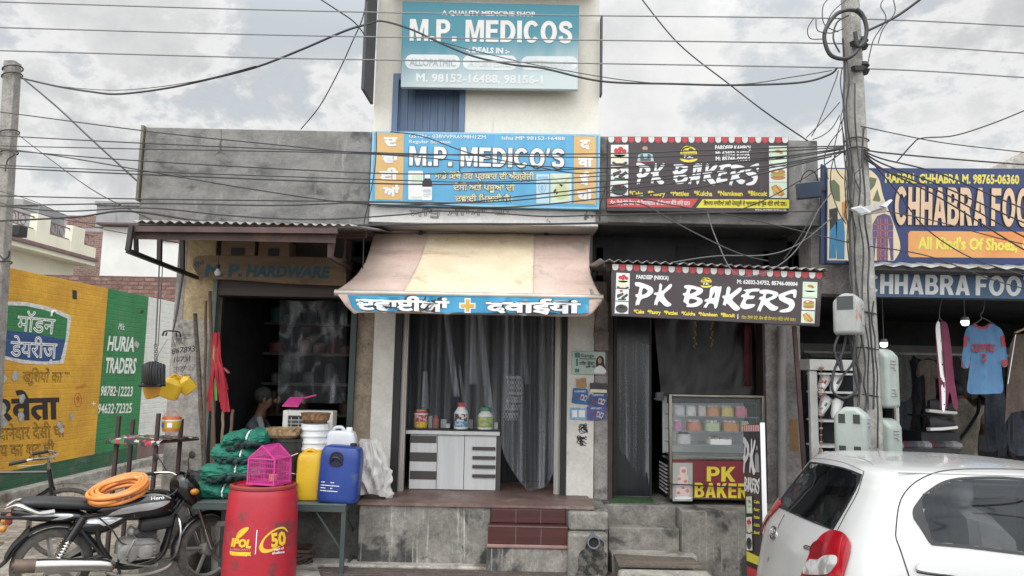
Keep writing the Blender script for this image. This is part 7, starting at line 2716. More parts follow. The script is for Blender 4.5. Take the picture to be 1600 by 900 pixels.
for k,(q_,c_,lab)in enumerate((([(895,606),(918,608),(920,632),(893,630)],(.035,.13,.32),'torn blue poster at the upper corner of the poster cluster'),([(922,598),(949,599),(948,614),(922,612)],(.06,.05,.06),'black poster heading with a cream strip'),([(921,616),(948,615),(948,634),(920,634)],(.05,.09,.24),'blue poster below the black one'),([(891,637),(917,638),(916,656),(890,655)],(.20,.40,.58),'pale blue leaflet lowest in the poster cluster'),([(917,636),(947,634),(946,655),(917,657)],(.10,.10,.30),'violet and cream poster beside the pale blue leaflet'),([(900,592),(914,590),(917,606),(902,606)],(.40,.24,.10),'torn tan paper scrap above the blue posters'))):
 S=yplane(7.160+(-.004*(k%3)))
 t=thing('poster',lab,'poster',W(q_[3][0],q_[3][1],7.16))
 w=MB()
 jit=random.Random(k)
 ring=[]
 for i in range(4):
  a,b=q_[i],q_[(i+1)%4]
  for j in range(4):
   f_=j/4
   ring.append((a[0]+(b[0]-a[0])*f_+jit.uniform(-.7,.7),a[1]+(b[1]-a[1])*f_+jit.uniform(-.7,.7)))
 shape(w,[ring],S,0,.002)
 w.build('sheet',mat('poster_ground_%d'%k,c_,tuple(x*.7 for x in c_),rough=.6,scale=20),t)
 if k in(0,2,4):
  cx,cy=sum(p[0]for p in q_)/4,sum(p[1]for p in q_)/4
  for dx_ in(-8,-3,3,8):
   t_=dx_*.06
   qd=lambda a,b:[(cx+dx_+x*cos(t_)-y*sin(t_),cy+1+abs(dx_)*.3+x*sin(t_)+y*cos(t_))for x,y in((-a,-b),(a,-b),(a,b),(-a,b))]
   shape_part('card_print',mat('card_grey',(.52,.54,.58),(.30,.32,.42),rough=.6,scale=60),t,[qd(2.6,4.6)],S,.0025+.0003*dx_)
   shape_part('card_mark',mat('card_ink',(.30,.05,.06),(.06,.06,.16),rough=.6,scale=90,lo=.45,hi=.55),t,[qd(1.5,2.2)],S,.0055)
  shape_part('heading_band',mat('poster_band',(.45,.46,.5),(.15,.2,.4),rough=.6,scale=80,lo=.48,hi=.52),t,[[(cx-9,cy-9),(cx+9,cy-9),(cx+9,cy-6),(cx-9,cy-6)]],S,.003)
 elif k==3:
  shape_part('card_print',C_white,t,[rrect(894,641,902,652,.6),rrect(904,641,914,652,.6)],S,.0025)
 elif k==1:
  shape_part('card_print',C_cream,t,[[(922,608),(948,609),(948,614),(922,613)]],S,.0025)
S=yplane(7.168)
w=MB()
rr=random.Random(4)
for bx,by in((910,669),(908,688)):
 for k in range(9):
  pts=[S(bx+rr.uniform(-7,9),by+rr.uniform(-8,9))[0]+V((0,-.003,0))for _ in range(3)]
  w.tube(smooth_path(pts,4),.0035,5)
o=w.build('ink_smear',M['black'])
tag(o,'scrawled black ink smears on the white pillar below the posters','smear')
mb=MB()
mb.sheet(lambda u,v:W(927+24*u+3*v*(1-u),520+28*v-6*sin(pi*u)*(1-v),7.10-.06*sin(pi*u)*sin(pi*min(1,v*1.1))+.012*noise.noise(Vector((u*5,v*5,1)))),16,16)
o=mb.build('paper_bag',mat('grey_brown_paper',(.24,.20,.19),(.17,.14,.14),rough=.85,scale=8))
o.modifiers.new('t','SOLIDIFY').thickness=.004
tag(o,'crumpled grey paper bag hung on the pillar above the notice','bag')
# BAKERY FRONT
root=thing('glass_door','dark glass door standing open in the bakery entrance','door',W(990,778,7.42))
w=MB()
w.pbox(964,470,1015,777,7.43,7.44)
w.build('pane',mat('smoky_door_glass',(.014,.016,.021),(.022,.025,.032),rough=.22,scale=3,stretch=(4,4,.3)),root)
w=MB()
for a,b in((958.5,963.8),(1015.2,1018)):
 w.pbox(a,470,b,779,7.42,7.45)
w.build('door_frame',M['black_steel'],root)
mb=MB()
def hem(u):
 return 700+60*u+40*noise.noise(Vector((u*6,2,1)))
mb.sheet(lambda u,v:W(967+47*u,536+(hem(u)-536)*v+3*sin(u*8)*(1-v),7.40+.01*sin(u*30)),50,16)
tag(mb.build('plastic_scrap',plastic_film('door_film',(.40,.42,.46),.04,.3,(12,3,.35),.45,.68,.55,.6,6)),'torn milky plastic sheet hanging on the dark bakery door','plastic sheet')
mb=MB()
mb.sheet(lambda u,v:W(1020+175*u-(1-u)*-14*v,480+150*v,7.48+.04*noise.noise(Vector((u*4,v*1.5,2)))+.009*(1-2*abs(noise.noise(Vector((u*7+v*2,v*3-u,6)))))),70,40)
o=mb.build('dark_plastic_sheet',mat('black_brown_film',(.014,.011,.0125),(.022,.018,.02),rough=.38,scale=2.5,bump=.6,bscale=5,stain=(.06,.05,.05),sscale=2.5,slo=.6,shi=.8))
tag(o,'dark brown plastic sheet covering the bakery opening above the display case','plastic sheet')
mb=MB()
mb.sheet(lambda u,v:W(1163+12*u,508+95*v,7.36+.008*sin(u*9)),6,10)
o=mb.build('red_cloth',mat('dark_red_cloth',(.11,.02,.03),(.07,.015,.02),rough=.85,scale=6))
o.modifiers.new('t','SOLIDIFY').thickness=.003
tag(o,'dark red cloth strip hanging inside the bakery opening','cloth')
for k,px in enumerate((1086,1112)):
 mb=MB()
 for j in range(9):
  c=W(px+2*sin(j*2.1+k),505+4.5*j,7.30)
  mb.ball(c,.010,6,5,(1,.8,1.4))
 mb.tube([W(px,470,7.30),W(px,545,7.30)],.002,4)
 tag(mb.build('lemon_charm',mat('yellow_charm',(.30,.24,.04),(.12,.11,.03),rough=.6,scale=30)),('yellow hanging charm string nearest the door' if k==0 else 'yellow hanging charm string nearest the grey pillar'),'charm')
mb=MB()
q_=[W(952,784,7.0),W(1022,789,7.02),W(1018,781,7.3),W(956,778,7.3)]
zm=W(1000,787,7.0).z
mb.prism([V((p.x,p.y,zm))for p in q_],(0,0,.001),(0,0,.014))
o=mb.build('door_mat',mat('green_mat',(.045,.115,.04),(.03,.08,.03),rough=.95,scale=40,bump=.5))
tag(o,'green door mat at the bakery entrance','mat')
mb=MB()
mb.pbox(1026,613,1038,626,7.25,7.32)
mb.pbox(1022,622,1028,624,7.24,7.26)
o=mb.build('switch_box',mat('grey_switch',(.10,.10,.11),rough=.5),bevel=.004)
tag(o,'small grey switch box beside the bakery door','switch box')
root=thing('display_case','glass-fronted cake display case with a maroon lettered panel','display case',W(1105,787,7.0))
pzc=W(1105,789,6.98).z
cx0,cx1=W(1046,700,7.0).x,W(1196,700,7.0).x
zt_,zg0,zl0=W(1120,617,7.0).z,W(1120,718,7.0).z,W(1120,781,7.0).z
m_gold=mat('brassy_steel',(.34,.30,.24),(.22,.20,.17),rough=.25,metal=.9,scale=5)
w=MB()
w.box(cx0,cx0+.028,7.0,7.05,zl0,zt_)
w.box(cx1-.022,cx1,7.0,7.05,zl0,zt_)
w.box(cx0+.029,cx1-.023,7.0,7.05,zt_-.022,zt_)
w.box(cx0+.029,cx1-.023,7.0,7.05,zg0-.012,zg0+.012)
w.box(cx0+.029,cx1-.023,7.0,7.05,zl0,zl0+.02)
w.build('frame',m_gold,root,bevel=.004)
w=MB()
w.box(cx0+.001,cx1-.001,7.051,7.55,pzc+.05,zg0-.014)
w.build('cabinet',M['black_gloss'],root)
w=MB()
w.box(cx0+.002,cx1-.002,7.051,7.55,zt_-.028,zt_-.002)
w.build('top_cover',M['black_gloss'],root)
w=MB()
w.box(cx0+.04,cx1-.04,7.50,7.53,zg0,zt_-.03)
w.build('back_panel',mat('pale_case_back',(.66,.69,.69),(.58,.61,.61),rough=.3,scale=3),root)
w=MB()
for k in range(8):
 z=zl0+.04+k*.035
 w.obox((cx0-.003,7.28,z),(.006,.36,.016),(0,.4,0))
w.build('side_louvre',mat('light_louvre',(.38,.38,.37),rough=.5),root)
for(xa,ya)in((cx0+.06,7.08),(cx1-.06,7.08),(cx0+.06,7.48),(cx1-.06,7.48)):
 w=MB()
 w.box(xa-.02,xa+.02,ya-.02,ya+.02,pzc-.01,pzc+.049)
 w.build('foot',M['black'],root)
m_glass=mat('case_glass',(.75,.82,.84),rough=.04,alpha=.07)
w=MB()
w.box(cx0+.030,cx1-.024,7.02,7.026,zg0+.013,zt_-.031)
w.build('glass_pane',m_glass,root)
m_shg=mat('shelf_glass',(.5,.6,.62),rough=.08,alpha=.3)
shz=[W(1120,y,7.2).z for y in(650,673,694,712)]
for z in shz:
 w=MB()
 w.box(cx0+.055,cx1-.035,7.06,7.49,z-.006,z)
 w.build('shelf',m_shg if z!=shz[3]else M['alu'],root)
cakes=[]
for xa,xb,c_,row,lab in((1053,1069,(.62,.62,.64),0,'white boxed cake at the end of the top shelf'),(1071,1087,(.66,.66,.66),0,'second white cake on the top shelf'),(1090,1103,(.60,.55,.56),0,'pale pink-white cake on the top shelf'),(1104,1123,(.60,.27,.13),0,'orange cake on the top shelf'),(1126,1145,(.62,.52,.16),0,'yellow cake on the top shelf'),(1148,1166,(.60,.18,.28),0,'pink cake on the top shelf'),(1053,1066,(.55,.22,.42),1,'mauve cake at the end of the middle shelf'),(1073,1094,(.58,.20,.11),1,'red-orange cake on the middle shelf'),(1100,1123,(.48,.58,.36),1,'mint green cake on the middle shelf'),(1128,1152,(.56,.25,.08),1,'caramel cake on the middle shelf'),(1156,1170,(.58,.50,.26),1,'cream cake on the middle shelf'),(1057,1078,(.55,.55,.55),2,'white spotted cake on the lower shelf')):
 Yk=7.2
 z=shz[row]
 x0_,x1_=W(xa,660,Yk).x,W(xb,660,Yk).x
 h_=(W(1100,660,Yk).z-W(1100,676 if row!=2 else 678,Yk).z)
 t=thing('cake',lab,'cake',V(((x0_+x1_)/2,Yk,z)))
 w=MB()
 r_=(x1_-x0_)/2
 w.lathe([(r_,.001),(r_,h_*.75),(r_*.9,h_*.85),(0,h_*.87)],V(((x0_+x1_)/2,Yk,z)),20,sq=(4,1,1))
 w.build('sponge',mat('cake_%d_%d'%(xa,row),c_,tuple(k_*.82 for k_ in c_),rough=.5,scale=30),t)
 w=MB()
 for k in range(7):
  a=2*pi*k/7
  w.ball(V(((x0_+x1_)/2+r_*.6*cos(a),Yk+r_*.6*sin(a),z+h_*.9)),r_*.22,7,5)
 w.build('icing',M['white_paint']if row!=2 else C_dgrey,t)
t=thing('fruit_tray','white tray of topped pastries on the lower shelf','tray',V((W(1123,690,7.15).x,7.15,shz[2])))
w=MB()
xa_,xb_=W(1108,690,7.15).x,W(1141,690,7.15).x
w.box(xa_,xb_,7.10,7.28,shz[2]+.001,shz[2]+.055)
w.build('tray',M['white_paint'],t,bevel=.006)
rr=random.Random(8)
w=MB()
for k in range(16):
 w.ball((xa_+(xb_-xa_)*rr.random(),7.11+.15*rr.random(),shz[2]+.06),.018,7,5)
w.build('topping',mat('fruit_topping',(.22,.07,.05),(.45,.38,.33),rough=.5,scale=25),t)
S=yplane(6.996)
w=MB()
w.box(cx0+.030,cx1-.024,6.998,7.02,zl0+.021,zg0-.013)
w.build('lettered_panel',mat('maroon_flex',(.20,.032,.045),(.16,.028,.038),rough=.4,scale=3),root)
m_fl=flat('flex_yellow',(.68,.56,.05))
block_part('title_lettering',m_fl,root,[('PK',(1104,752),(1149,752.5),23),('BAKERS',(1085,777),(1184,779),23)],S,off=.004)
pc_=shape_part('cake_picture',flat('picture_grey_green',(.36,.38,.35)),root,[[(1051,723),(1082,723),(1082,783),(1051,783)]],S,.002)
shape_part('cake_tier',flat('tier_pink',(.62,.50,.47)),pc_,[rrect(1056,757,1078,776,3),rrect(1059,742,1075,757,3),rrect(1062,729,1073,742,3)],S,.003)
shape_part('cake_rose',flat('rose_red',(.50,.20,.17)),pc_,[ell(1068,736,3.5,3,10),ell(1061,748,3,2.6,10),ell(1071,752,3,2.6,10),ell(1074,767,3,3,10),ell(1060,770,3,2.5,10),ell(1067,762,2.5,2.2,10)],S,.004)
shape_part('cake_plate',C_white,pc_,[ell(1067,778,14,2.5,16)],S,.0045)
w=MB()
w.tube(smooth_path([W(1036,762,6.97),W(1052,757,6.97),W(1100,759,6.965),W(1150,761,6.96),W(1196,763,6.97)],5),.006,6)
w.build('tie_cord',M['cable'],root)
SA,SB=W(1161,664,6.46),W(1187,661,6.05)
SA2,SB2=V((SA.x+.012,SA.y,.02)),V((SB.x+.012,SB.y,.02))
nrm_=(SB-SA).cross(V((0,0,1))).normalized()
if nrm_.x>0:
 nrm_=-nrm_
S=plane((SA+SB)/2,nrm_)
root=thing('banner_stand','tall narrow aubergine bakery banner stand turned sideways beside the car','banner',V((SA.x,6.25,0)))
w=MB()
w.prism([SA,SB,SB2,SA2],-nrm_*.001,-nrm_*.03)
w.build('panel',C_pk,root)
w=MB()
w.prism([SB+V((.0,-.004,.004)),SB+V((.036,-.004,.004)),SB2+V((.036,-.004,0)),SB2+V((0,-.004,0))],(0,0,0),(0,-.01,0))
w.build('white_edge',M['white_paint'],root)
S0=S
for k in range(9):
 a,b=1161.5+25*k/9,1161.5+25*(k+.55)/9
 shape_part('red_stripe' if k%2==0 else 'red_stripe',C_red,root,[[(a,664),(b,664),(b,674),(a,674)]],S,.001)
 shape_part('white_stripe',C_white,root,[[(b,664),(b+1.2,664),(b+1.2,674),(b,674)]],S,.001)
brush(root,C_white,lambda x,y:(1161.5+(x-232)*.075,683+(y-183)*.35),S,.002,keys=('P','K'))
brush(root,C_white,lambda x,y:(1163.5+(x-567)*.030,744+(y-.041*(x-232)-183)*.15+(x-567)*.004),S,.002,keys=('B','A','K2','E','R','S'))
shape_part('portrait_print',flat('banner_figure',(.30,.33,.34)),root,[[(1180,738),(1180,712),(1183,706),(1186,712),(1187,738)],ell(1183,700,1.6,4,10)],S,.002)
for y0_,k in((776,'mint'),(808,'berry'),(834,'dark')):
 cake_photo(root,S,[(1166,y0_),(1175,y0_-.5),(1176,y0_+26),(1167,y0_+26)],k)
text_part('product_lettering',C_yellow,root,[(t_,(1178,y_),(1187,y_+1),5,.03)for t_,y_ in(('Cake',786),('Pastry',798),('Patties',810),('Kulcha',822),('Biscuit',834))],S)
shape_part('yellow_band',flat('print_band_yellow',(.70,.62,.06)),root,[[(1166.5,861),(1189,871),(1190,885),(1167,876)]],S,.0015)
shape_part('red_band',C_red,root,[[(1167,884),(1190,893),(1190,912),(1168,904)]],S,.0015)
mb=MB()
mb.cyl(W(1222,510,7.12),V((W(1222,780,7.12).x,7.12,FZ-.02)),.045,n=16)
tag(mb.build('downpipe',mat('grey_downpipe',(.30,.285,.28),(.24,.23,.225),rough=.6,scale=6)),'dull grey downpipe running down the bakery pillar','pipe')
mb=MB()
mb.pbox(1235,655,1247,705,7.195,7.199)
tag(mb.build('torn_poster',mat('ochre_poster',(.34,.20,.07),(.26,.16,.08),rough=.8,scale=20)),'torn ochre poster on the grey pillar behind the car','poster')
# FOOTWEAR SHOP GOODS
m_frame=mat('white_cabinet_paint',(.60,.60,.58),(.52,.52,.50),rough=.5,scale=6)
root=thing('shoe_cabinet','white-framed shoe cabinet standing behind the concrete pole','cabinet',W(1310,720,6.9))
w=MB()
w.pbox(1265,562,1352,579,6.88,7.2)
w.pbox(1267,579.2,1279,760,6.9,6.95)
w.pbox(1345,579.2,1352,760,6.9,6.95)
w.build('frame',m_frame,root,bevel=.004)
w=MB()
w.pbox(1268,579.2,1352,760,7.2,7.25)
w.build('back_panel',M['interior_dark'],root)
for y_ in(583,612,657,697):
 w=MB()
 w.pbox(1279.3,y_,1344.8,y_+3,6.9,7.19)
 w.build('shelf',m_frame,root)
for k,(px,py,a,c_)in enumerate(((1289,600,.9,'white sneaker with a red mark on the upper cabinet shelf'),(1308,600,1.0,'plain white sneaker on the upper cabinet shelf'),(1290,635,.9,'green-striped white sneaker on the middle cabinet shelf'),(1309,640,1.1,'small white sneaker on the middle cabinet shelf'))):
 t=thing('sneaker',c_,'shoe',W(px,py,7.0))
 w=MB()
 loft(w,resec([(-.13,0,.02,.02,.03),(-.08,0,.03,.04,.04),(.0,0,.04,.055,.045),(.07,0,.055,.065,.04),(.12,0,.05,.05,.03)]),e=2.4)
 Mx=Matrix.Translation(W(px,py,7.0))@Euler((0,-a,.3)).to_matrix().to_4x4()@Matrix.Scale(.72,4)
 w.v=[Mx@p for p in w.v]
 w.build('upper',M['white_paint'],t)
 w=MB()
 loft(w,resec([(-.135,0,-.005,.012,.035),(0,0,-.008,.014,.046),(.125,0,-.005,.012,.034)]),e=4)
 w.v=[Mx@p for p in w.v]
 w.build('sole',mat('sole_grey',(.45,.46,.46),rough=.5),t)
 if k in(0,2):
  w=MB()
  w.obox((.0,-.046,.04),(.05,.006,.03))
  w.v=[Mx@p for p in w.v]
  w.build('side_mark',C_red if k==0 else flat('shoe_green',(.05,.25,.12)),t)
mb=MB()
rr=random.Random(2)
for k in range(12):
 y_=575+k*10.5
 c=W(1283+rr.uniform(-.5,.5),y_,6.85)
 mb.ball(c,.012+.012*rr.random(),8,6,(1.2,.6,.7))
mb.tube([W(1283,568,6.85),W(1283,705,6.85)],.003,5)
mb.tube([W(1283+6*cos(x_),614+8*sin(x_),6.85)for x_ in[2*pi*i/12 for i in range(12)]],.004,5,closed=True)
mb.lathe([(.035,0),(.012,.06),(.01,.07)],W(1283,712,6.85),10)
tag(mb.build('door_hanging',mat('dull_festoon',(.38,.32,.27),(.26,.10,.09),rough=.8,scale=30)),'beaded door hanging beside the white shoe cabinet','hanging')
def garment(name,label,outline,Y,m,depth=.035,seed=0,fold=.012):
 """soft flat garment: traced outline with thickness and folds"""
 mb=MB()
 xs=[p[0]for p in outline]
 cxm=(min(xs)+max(xs))/2
 hw=max(4,(max(xs)-min(xs))/2)
 def sf(sign):
  def f(px,py):
   d=1-min(1,abs(px-cxm)/hw)**2
   k=fold*noise.noise(Vector((px*.12,py*.02,seed)))+fold*.6*noise.noise(Vector((px*.25,py*.05,seed+4)))
   return W(px,py,Y+sign*depth*.5*d**.5*.8+k),V((0,-1,0))
  return f
 shape(mb,[outline],sf(-1),0,0,grid=4,smooth=True)
 shape(mb,[outline],sf(1),0,0,grid=4,smooth=True)
 n=len(outline)
 a=[sf(-1)(*p)[0]for p in outline]
 b=[sf(1)(*p)[0]for p in outline]
 mb.add(a+b,[(i,(i+1)%n,n+(i+1)%n,n+i)for i in range(n)],True)
 return mb,sf(-1)
def hanger(parent_label,px,py,Y,up,span=22):
 pass
jl=sp2([(1521,508),(1512,511),(1507,523),(1505,545),(1502,573),(1514,574),(1517,560),(1513,590),(1512,613),(1530,616),(1553,615),(1567,612),(1566,585),(1563,560),(1566,573),(1575,570),(1572,545),(1568,522),(1562,512),(1548,506),(1541,511),(1534,513),(1527,511)],3)
t=thing('jersey','light blue jersey with red cuffs hanging on a hanger','shirt',W(1540,616,6.9))
w,S=garment('body',None,jl,6.9,None,.06,3,.02)
m_j=mat('jersey_blue',(.085,.20,.36),(.07,.165,.30),rough=.75,scale=5,stretch=(3,3,.5),bump=.2,bscale=10)
w.build('body',m_j,t)
m_jr=mat('jersey_red',(.34,.04,.06),(.27,.035,.05),rough=.75)
shape_part('cuff',m_jr,t,[[(1502,564),(1514.5,565),(1514,574),(1502,573.5)]],S,.004)
shape_part('cuff',m_jr,t,[[(1565,563),(1574.5,561),(1575.5,570.5),(1566,573.5)]],S,.004)
shape_part('shoulder_band',m_jr,t,[[(1505.5,526),(1511,525),(1511,542),(1505,542)]],S,.004)
shape_part('shoulder_band',m_jr,t,[[(1563,525),(1568.5,523),(1571,541),(1564.5,542)]],S,.004)
shape_part('collar',m_jr,t,[sp2([(1521,507),(1526,512),(1534,514.5),(1542,512.5),(1548,506),(1545,505.5),(1540,509),(1534,510.5),(1527,509),(1524,506)],2)],S,.004)
text_part('lettering',m_jr,t,[('CLIPPERS',(1516,549),(1553,550),12,.03),('2',(1532,563),(1540,563),10,.04),('.',(1534,568),(1536,568),12,.03)],S,off=.016)
w=MB()
w.tube(smooth_path([W(1515,511,6.9),W(1532,500,6.9),W(1536,497,6.9),W(1555,508,6.9)],4),.005,6)
w.tube(smooth_path([W(1534,498,6.9),W(1532,491,6.9),W(1536,487,6.9),W(1539,470,6.9)],4),.004,6)
w.build('hanger',M['cable_grey'],t)
t=thing('track_trousers','maroon track trousers with white striped side hanging in the shop front','trousers',W(1480,640,6.85))
w,S=garment('leg',None,sp2([(1462,505),(1470,503),(1480,506),(1486,540),(1491,590),(1497,635),(1490,637),(1484,612),(1479,638),(1470,640),(1467,600),(1463,550)],3),6.85,None,.06,8,.022)
w.build('leg',mat('maroon_jersey_cloth',(.17,.022,.062),(.125,.018,.048),rough=.7,scale=5,stretch=(3,3,.4),bump=.2,bscale=10),t)
shape_part('white_stripe',M['white_paint'],t,[sp2([(1463,505),(1468,504),(1470,530),(1474,570),(1477,610),(1476,640),(1472,640),(1470,600),(1465,550),(1462,520)],3)],S,.003)
shape_part('dark_stripe',M['black'],t,[[(1469,532),(1470,532),(1476,590),(1475,590)],[(1472,538),(1473,538),(1478,588),(1477,588)]],S,.003)
shape_part('snap_button',M['black'],t,[ell(1466,524,1,1.2,8),ell(1473,584,1,1.2,8),ell(1475,612,1,1.2,8),ell(1475,632,1,1.2,8)],S,.005)
w=MB()
w.tube(smooth_path([W(1465,504,6.85),W(1468,498,6.85),W(1474,503,6.85)],4),.004,6)
w.tube(smooth_path([W(1468,498,6.85),W(1468,485,6.85),W(1472,468,6.85)],4),.004,6)
w.build('hanger',M['cable_grey'],t)
t=thing('brown_trousers','brown trousers on a wooden hanger at the end of the shop front','trousers',W(1600,660,6.9))
w,S=garment('leg',None,[(1585,523),(1640,518),(1650,660),(1622,662),(1615,600),(1608,640),(1580,645),(1570,662),(1573,600),(1578,540)],6.9,None,.06,12)
w.build('leg',mat('brown_cloth',(.085,.060,.047),(.065,.046,.036),rough=.85,scale=5,stretch=(3,3,.4),bump=.2,bscale=10),t)
shape_part('white_piping',M['white_paint'],t,[[(1586,523),(1587.2,523),(1575,600),(1573.8,600)]],S,.004)
w=MB()
w.bar(W(1586,520,6.89),W(1630,500,6.9),.03,.012)
w.tube([W(1630,500,6.9),W(1632,470,6.9)],.004,6)
w.build('hanger',mat('wooden_hanger',(.36,.22,.12),rough=.6),t)
for k,(ol,Y,c_,lab,nm)in enumerate(((sp2([(1436,566),(1448,562),(1462,566),(1470,585),(1463,592),(1460,585),(1462,630),(1447,634),(1445,590),(1440,586),(1434,590),(1431,582)],3),7.9,(.19,.155,.12),'dull tan tee hanging at the middle of the shop','tee'),(sp2([(1396,560),(1408,556),(1420,560),(1424,620),(1394,622)],3),7.8,(.10,.105,.10),'grey jacket hanging nearest the green meter boxes','jacket'),(sp2([(1396,622),(1424,622),(1422,668),(1408,690),(1396,680)],3),7.9,(.05,.06,.075),'dark folded jeans below the grey jacket','jeans'),(sp2([(1424,560),(1436,570),(1440,640),(1428,640)],3),8.1,(.025,.028,.035),'black garment between the grey jacket and the tan tee','jacket'),(sp2([(1540,618),(1570,616),(1574,690),(1560,702),(1542,700)],3),7.7,(.07,.085,.11),'faded jeans hanging below the blue jersey','jeans'),(sp2([(1575,640),(1598,622),(1625,640),(1622,705),(1578,705)],3),7.4,(.035,.045,.06),'dark blue garment below the brown trousers','jacket'),(sp2([(1250,560),(1268,556),(1276,600),(1272,640),(1252,640)],3),7.7,(.025,.028,.038),'dark patterned shirt behind the door hanging','shirt'),(sp2([(1480,560),(1500,560),(1500,620),(1482,622)],3),8.4,(.02,.022,.026),'black shirt behind the maroon track trousers','shirt'))):
 mb,S=garment(nm,None,ol,Y,None,.09,20+k,.02)
 o=mb.build('hanging_'+nm,mat('garment_%d'%k,c_,tuple(x*.7 for x in c_),rough=.85,scale=6,stretch=(3,3,.4),bump=.2,bscale=12))
 tag(o,lab,nm)
t=thing('clothes_rail','steel rail carrying the garments across the clothes shop','rail',W(1450,552,7.9))
w=MB()
w.tube([V((fa+.3,7.9,W(1430,553,7.9).z)),V((7.5,7.9,W(1430,553,7.9).z))],.014,8)
w.build('rail',M['alu'],t)
for k,(px,py,Y)in enumerate(((1381,538,8.2),(1508,504,7.8))):
 t=thing('ceiling_lamp',('lit round lamp glowing above the green meter boxes' if k==0 else 'lit round lamp glowing behind the blue jersey'),'lamp',W(px,py,Y))
 w=MB()
 c=W(px,py,Y)
 w.lathe([(0,-.035),(.03,-.027),(.04,0),(.036,.02)],c,16,cap=False)
 w.build('glowing_cover',mat('lamp_glow',(.9,.9,.88),emis=(.85,1.0,.95),estr=4.0),t)
 w=MB()
 w.lathe([(.042,.02),(.044,.03),(.03,.06),(0,.06)],c,16)
 w.cyl(c+V((0,0,.06)),V((c.x,c.y,2.72)),.003,n=5)
 w.build('holder',M['white_paint'],t)
mb=MB()
mb.box(fa+.2,8.1,10.5,10.55,W(1440,562,10.5).z,W(1440,540,10.5).z)
tag(mb.build('wall_shelf',mat('pale_wall_shelf',(.34,.33,.31),(.27,.26,.25),rough=.7,scale=4)),'pale shelf band across the back wall of the clothes shop','shelf')
for k,(px,py,lab)in enumerate(((1470,642,'black sneaker with white sole on the upper display stand'),(1471,668,'dark sneaker with white sole on the lower display stand'))):
 t=thing('sneaker',lab,'shoe',W(px,py,7.3))
 Mx=Matrix.Translation(W(px,py,7.3))@Euler((0,-.05+.15*k,3.14)).to_matrix().to_4x4()
 for nm,secs,m_,e_ in(('upper',[(-.13,0,.02,.02,.03),(-.08,0,.03,.04,.04),(.0,0,.04,.05,.045),(.07,0,.055,.06,.04),(.12,0,.05,.05,.03)],mat('shoe_black',(.03,.03,.035),rough=.6),2.4),('sole',[(-.14,0,-.008,.016,.038),(0,0,-.010,.018,.048),(.13,0,-.006,.016,.036)],M['white_paint'],4)):
  w=MB()
  loft(w,resec(secs),e=e_)
  w.v=[Mx@p for p in w.v]
  w.build(nm,m_,t)
t=thing('display_stand','dark stepped stand carrying shoes and folded clothes','stand',W(1470,720,7.4))
w=MB()
for(xa,ya,xb,yb,Y)in((1400,700,1500,760,7.3),(1440,676,1500,700,7.4),(1448,650,1490,653,7.35)):
 w.pbox(xa,ya,xb,yb,Y,Y+.35)
w.build('step',mat('dark_stand',(.022,.024,.028),(.014,.016,.02),rough=.6,scale=5),t)
rr=random.Random(21)
for k in range(9):
 mb=MB()
 px=1402+11*k
 c=W(px,699,7.35)
 mb.lathe([(.06,0),(.075,.02),(.07,.05),(.03,.07),(0,.07)],c+V((0,0,-.01)),12,sq=(3,1,.8))
 cc_=((.30,.30,.32),(.10,.03,.04),(.05,.06,.08),(.16,.15,.14))[k%4]
 o=mb.build('folded_garment',mat('folded_%d'%(k%4),cc_,tuple(x*.6 for x in cc_),rough=.85,scale=25,bump=.5))
 tag(o,'small folded garment lying in the row on the dark display stand','garment','folded garments on the display stand')
rr=random.Random(31)
tints=[(.05,.052,.05),(.022,.024,.03),(.075,.062,.05),(.03,.036,.05),(.06,.06,.062),(.09,.075,.055),(.035,.02,.022),(.02,.03,.03)]
k=0
for row,(Y,ytop,ybot)in enumerate(((9.0,566,622),(9.3,618,668),(9.6,560,640),(8.6,640,705))):
 x=1370+6*row
 while x<1640:
  wd=rr.uniform(15,27)
  yb_=ybot+rr.uniform(-6,8)
  ol=sp2([(x,ytop+5),(x+wd*.38,ytop),(x+wd*.62,ytop),(x+wd,ytop+5),(x+wd*1.12,ytop+22),(x+wd*.92,ytop+24),(x+wd*.95,yb_),(x+wd*.05,yb_),(x+wd*.08,ytop+24),(x-wd*.12,ytop+22)],2)
  mb,S=garment('garment',None,ol,Y,None,.09,40+k,.03)
  tn=tints[(k*3+row)%8]
  o=mb.build('hanging_garment',mat('stock_garment_%d'%((k*3+row)%8),tn,tuple(q*.6 for q in tn),rough=.9,scale=6,stretch=(3,3,.4)))
  tag(o,'dark garment hanging in the packed back rows of the clothes shop','garment','garments in the packed back rows')
  x+=wd*rr.uniform(.85,1.15)
  k+=1
  # POLES
PY=5.9
root=thing('utility_pole','tall pale concrete utility pole wrapped in black cables between the bakery and the clothes shop','pole',V((W(1358,700,PY).x,PY,-.1)))
pt,pb=W(1327,-30,PY),W(1357,660,PY)
pb=pt+(pb-pt)*((pt.z+.15)/(pt.z-pb.z))
w=MB()
ax=(pb-pt).normalized()
n=10
vs_=[]
for i in range(n+1):
 f=i/n
 c=pt.lerp(pb,f)
 hw,hd2=.058+.038*f,.07+.04*f
 for sx_,sy_ in((-1,-.6),(-.6,-1),(.6,-1),(1,-.6),(1,.6),(.6,1),(-.6,1),(-1,.6)):
  vs_.append(c+V((sx_*hw,sy_*hd2,0)))
fs=[(i*8+k,i*8+(k+1)%8,(i+1)*8+(k+1)%8,(i+1)*8+k)for i in range(n)for k in range(8)]
w.add(vs_,fs+[tuple(range(8)),tuple(n*8+k for k in range(7,-1,-1))])
w.build('shaft',M['pole'],root)
def pole_x(py):
 f=(py+30)/690
 return 1327+30*f
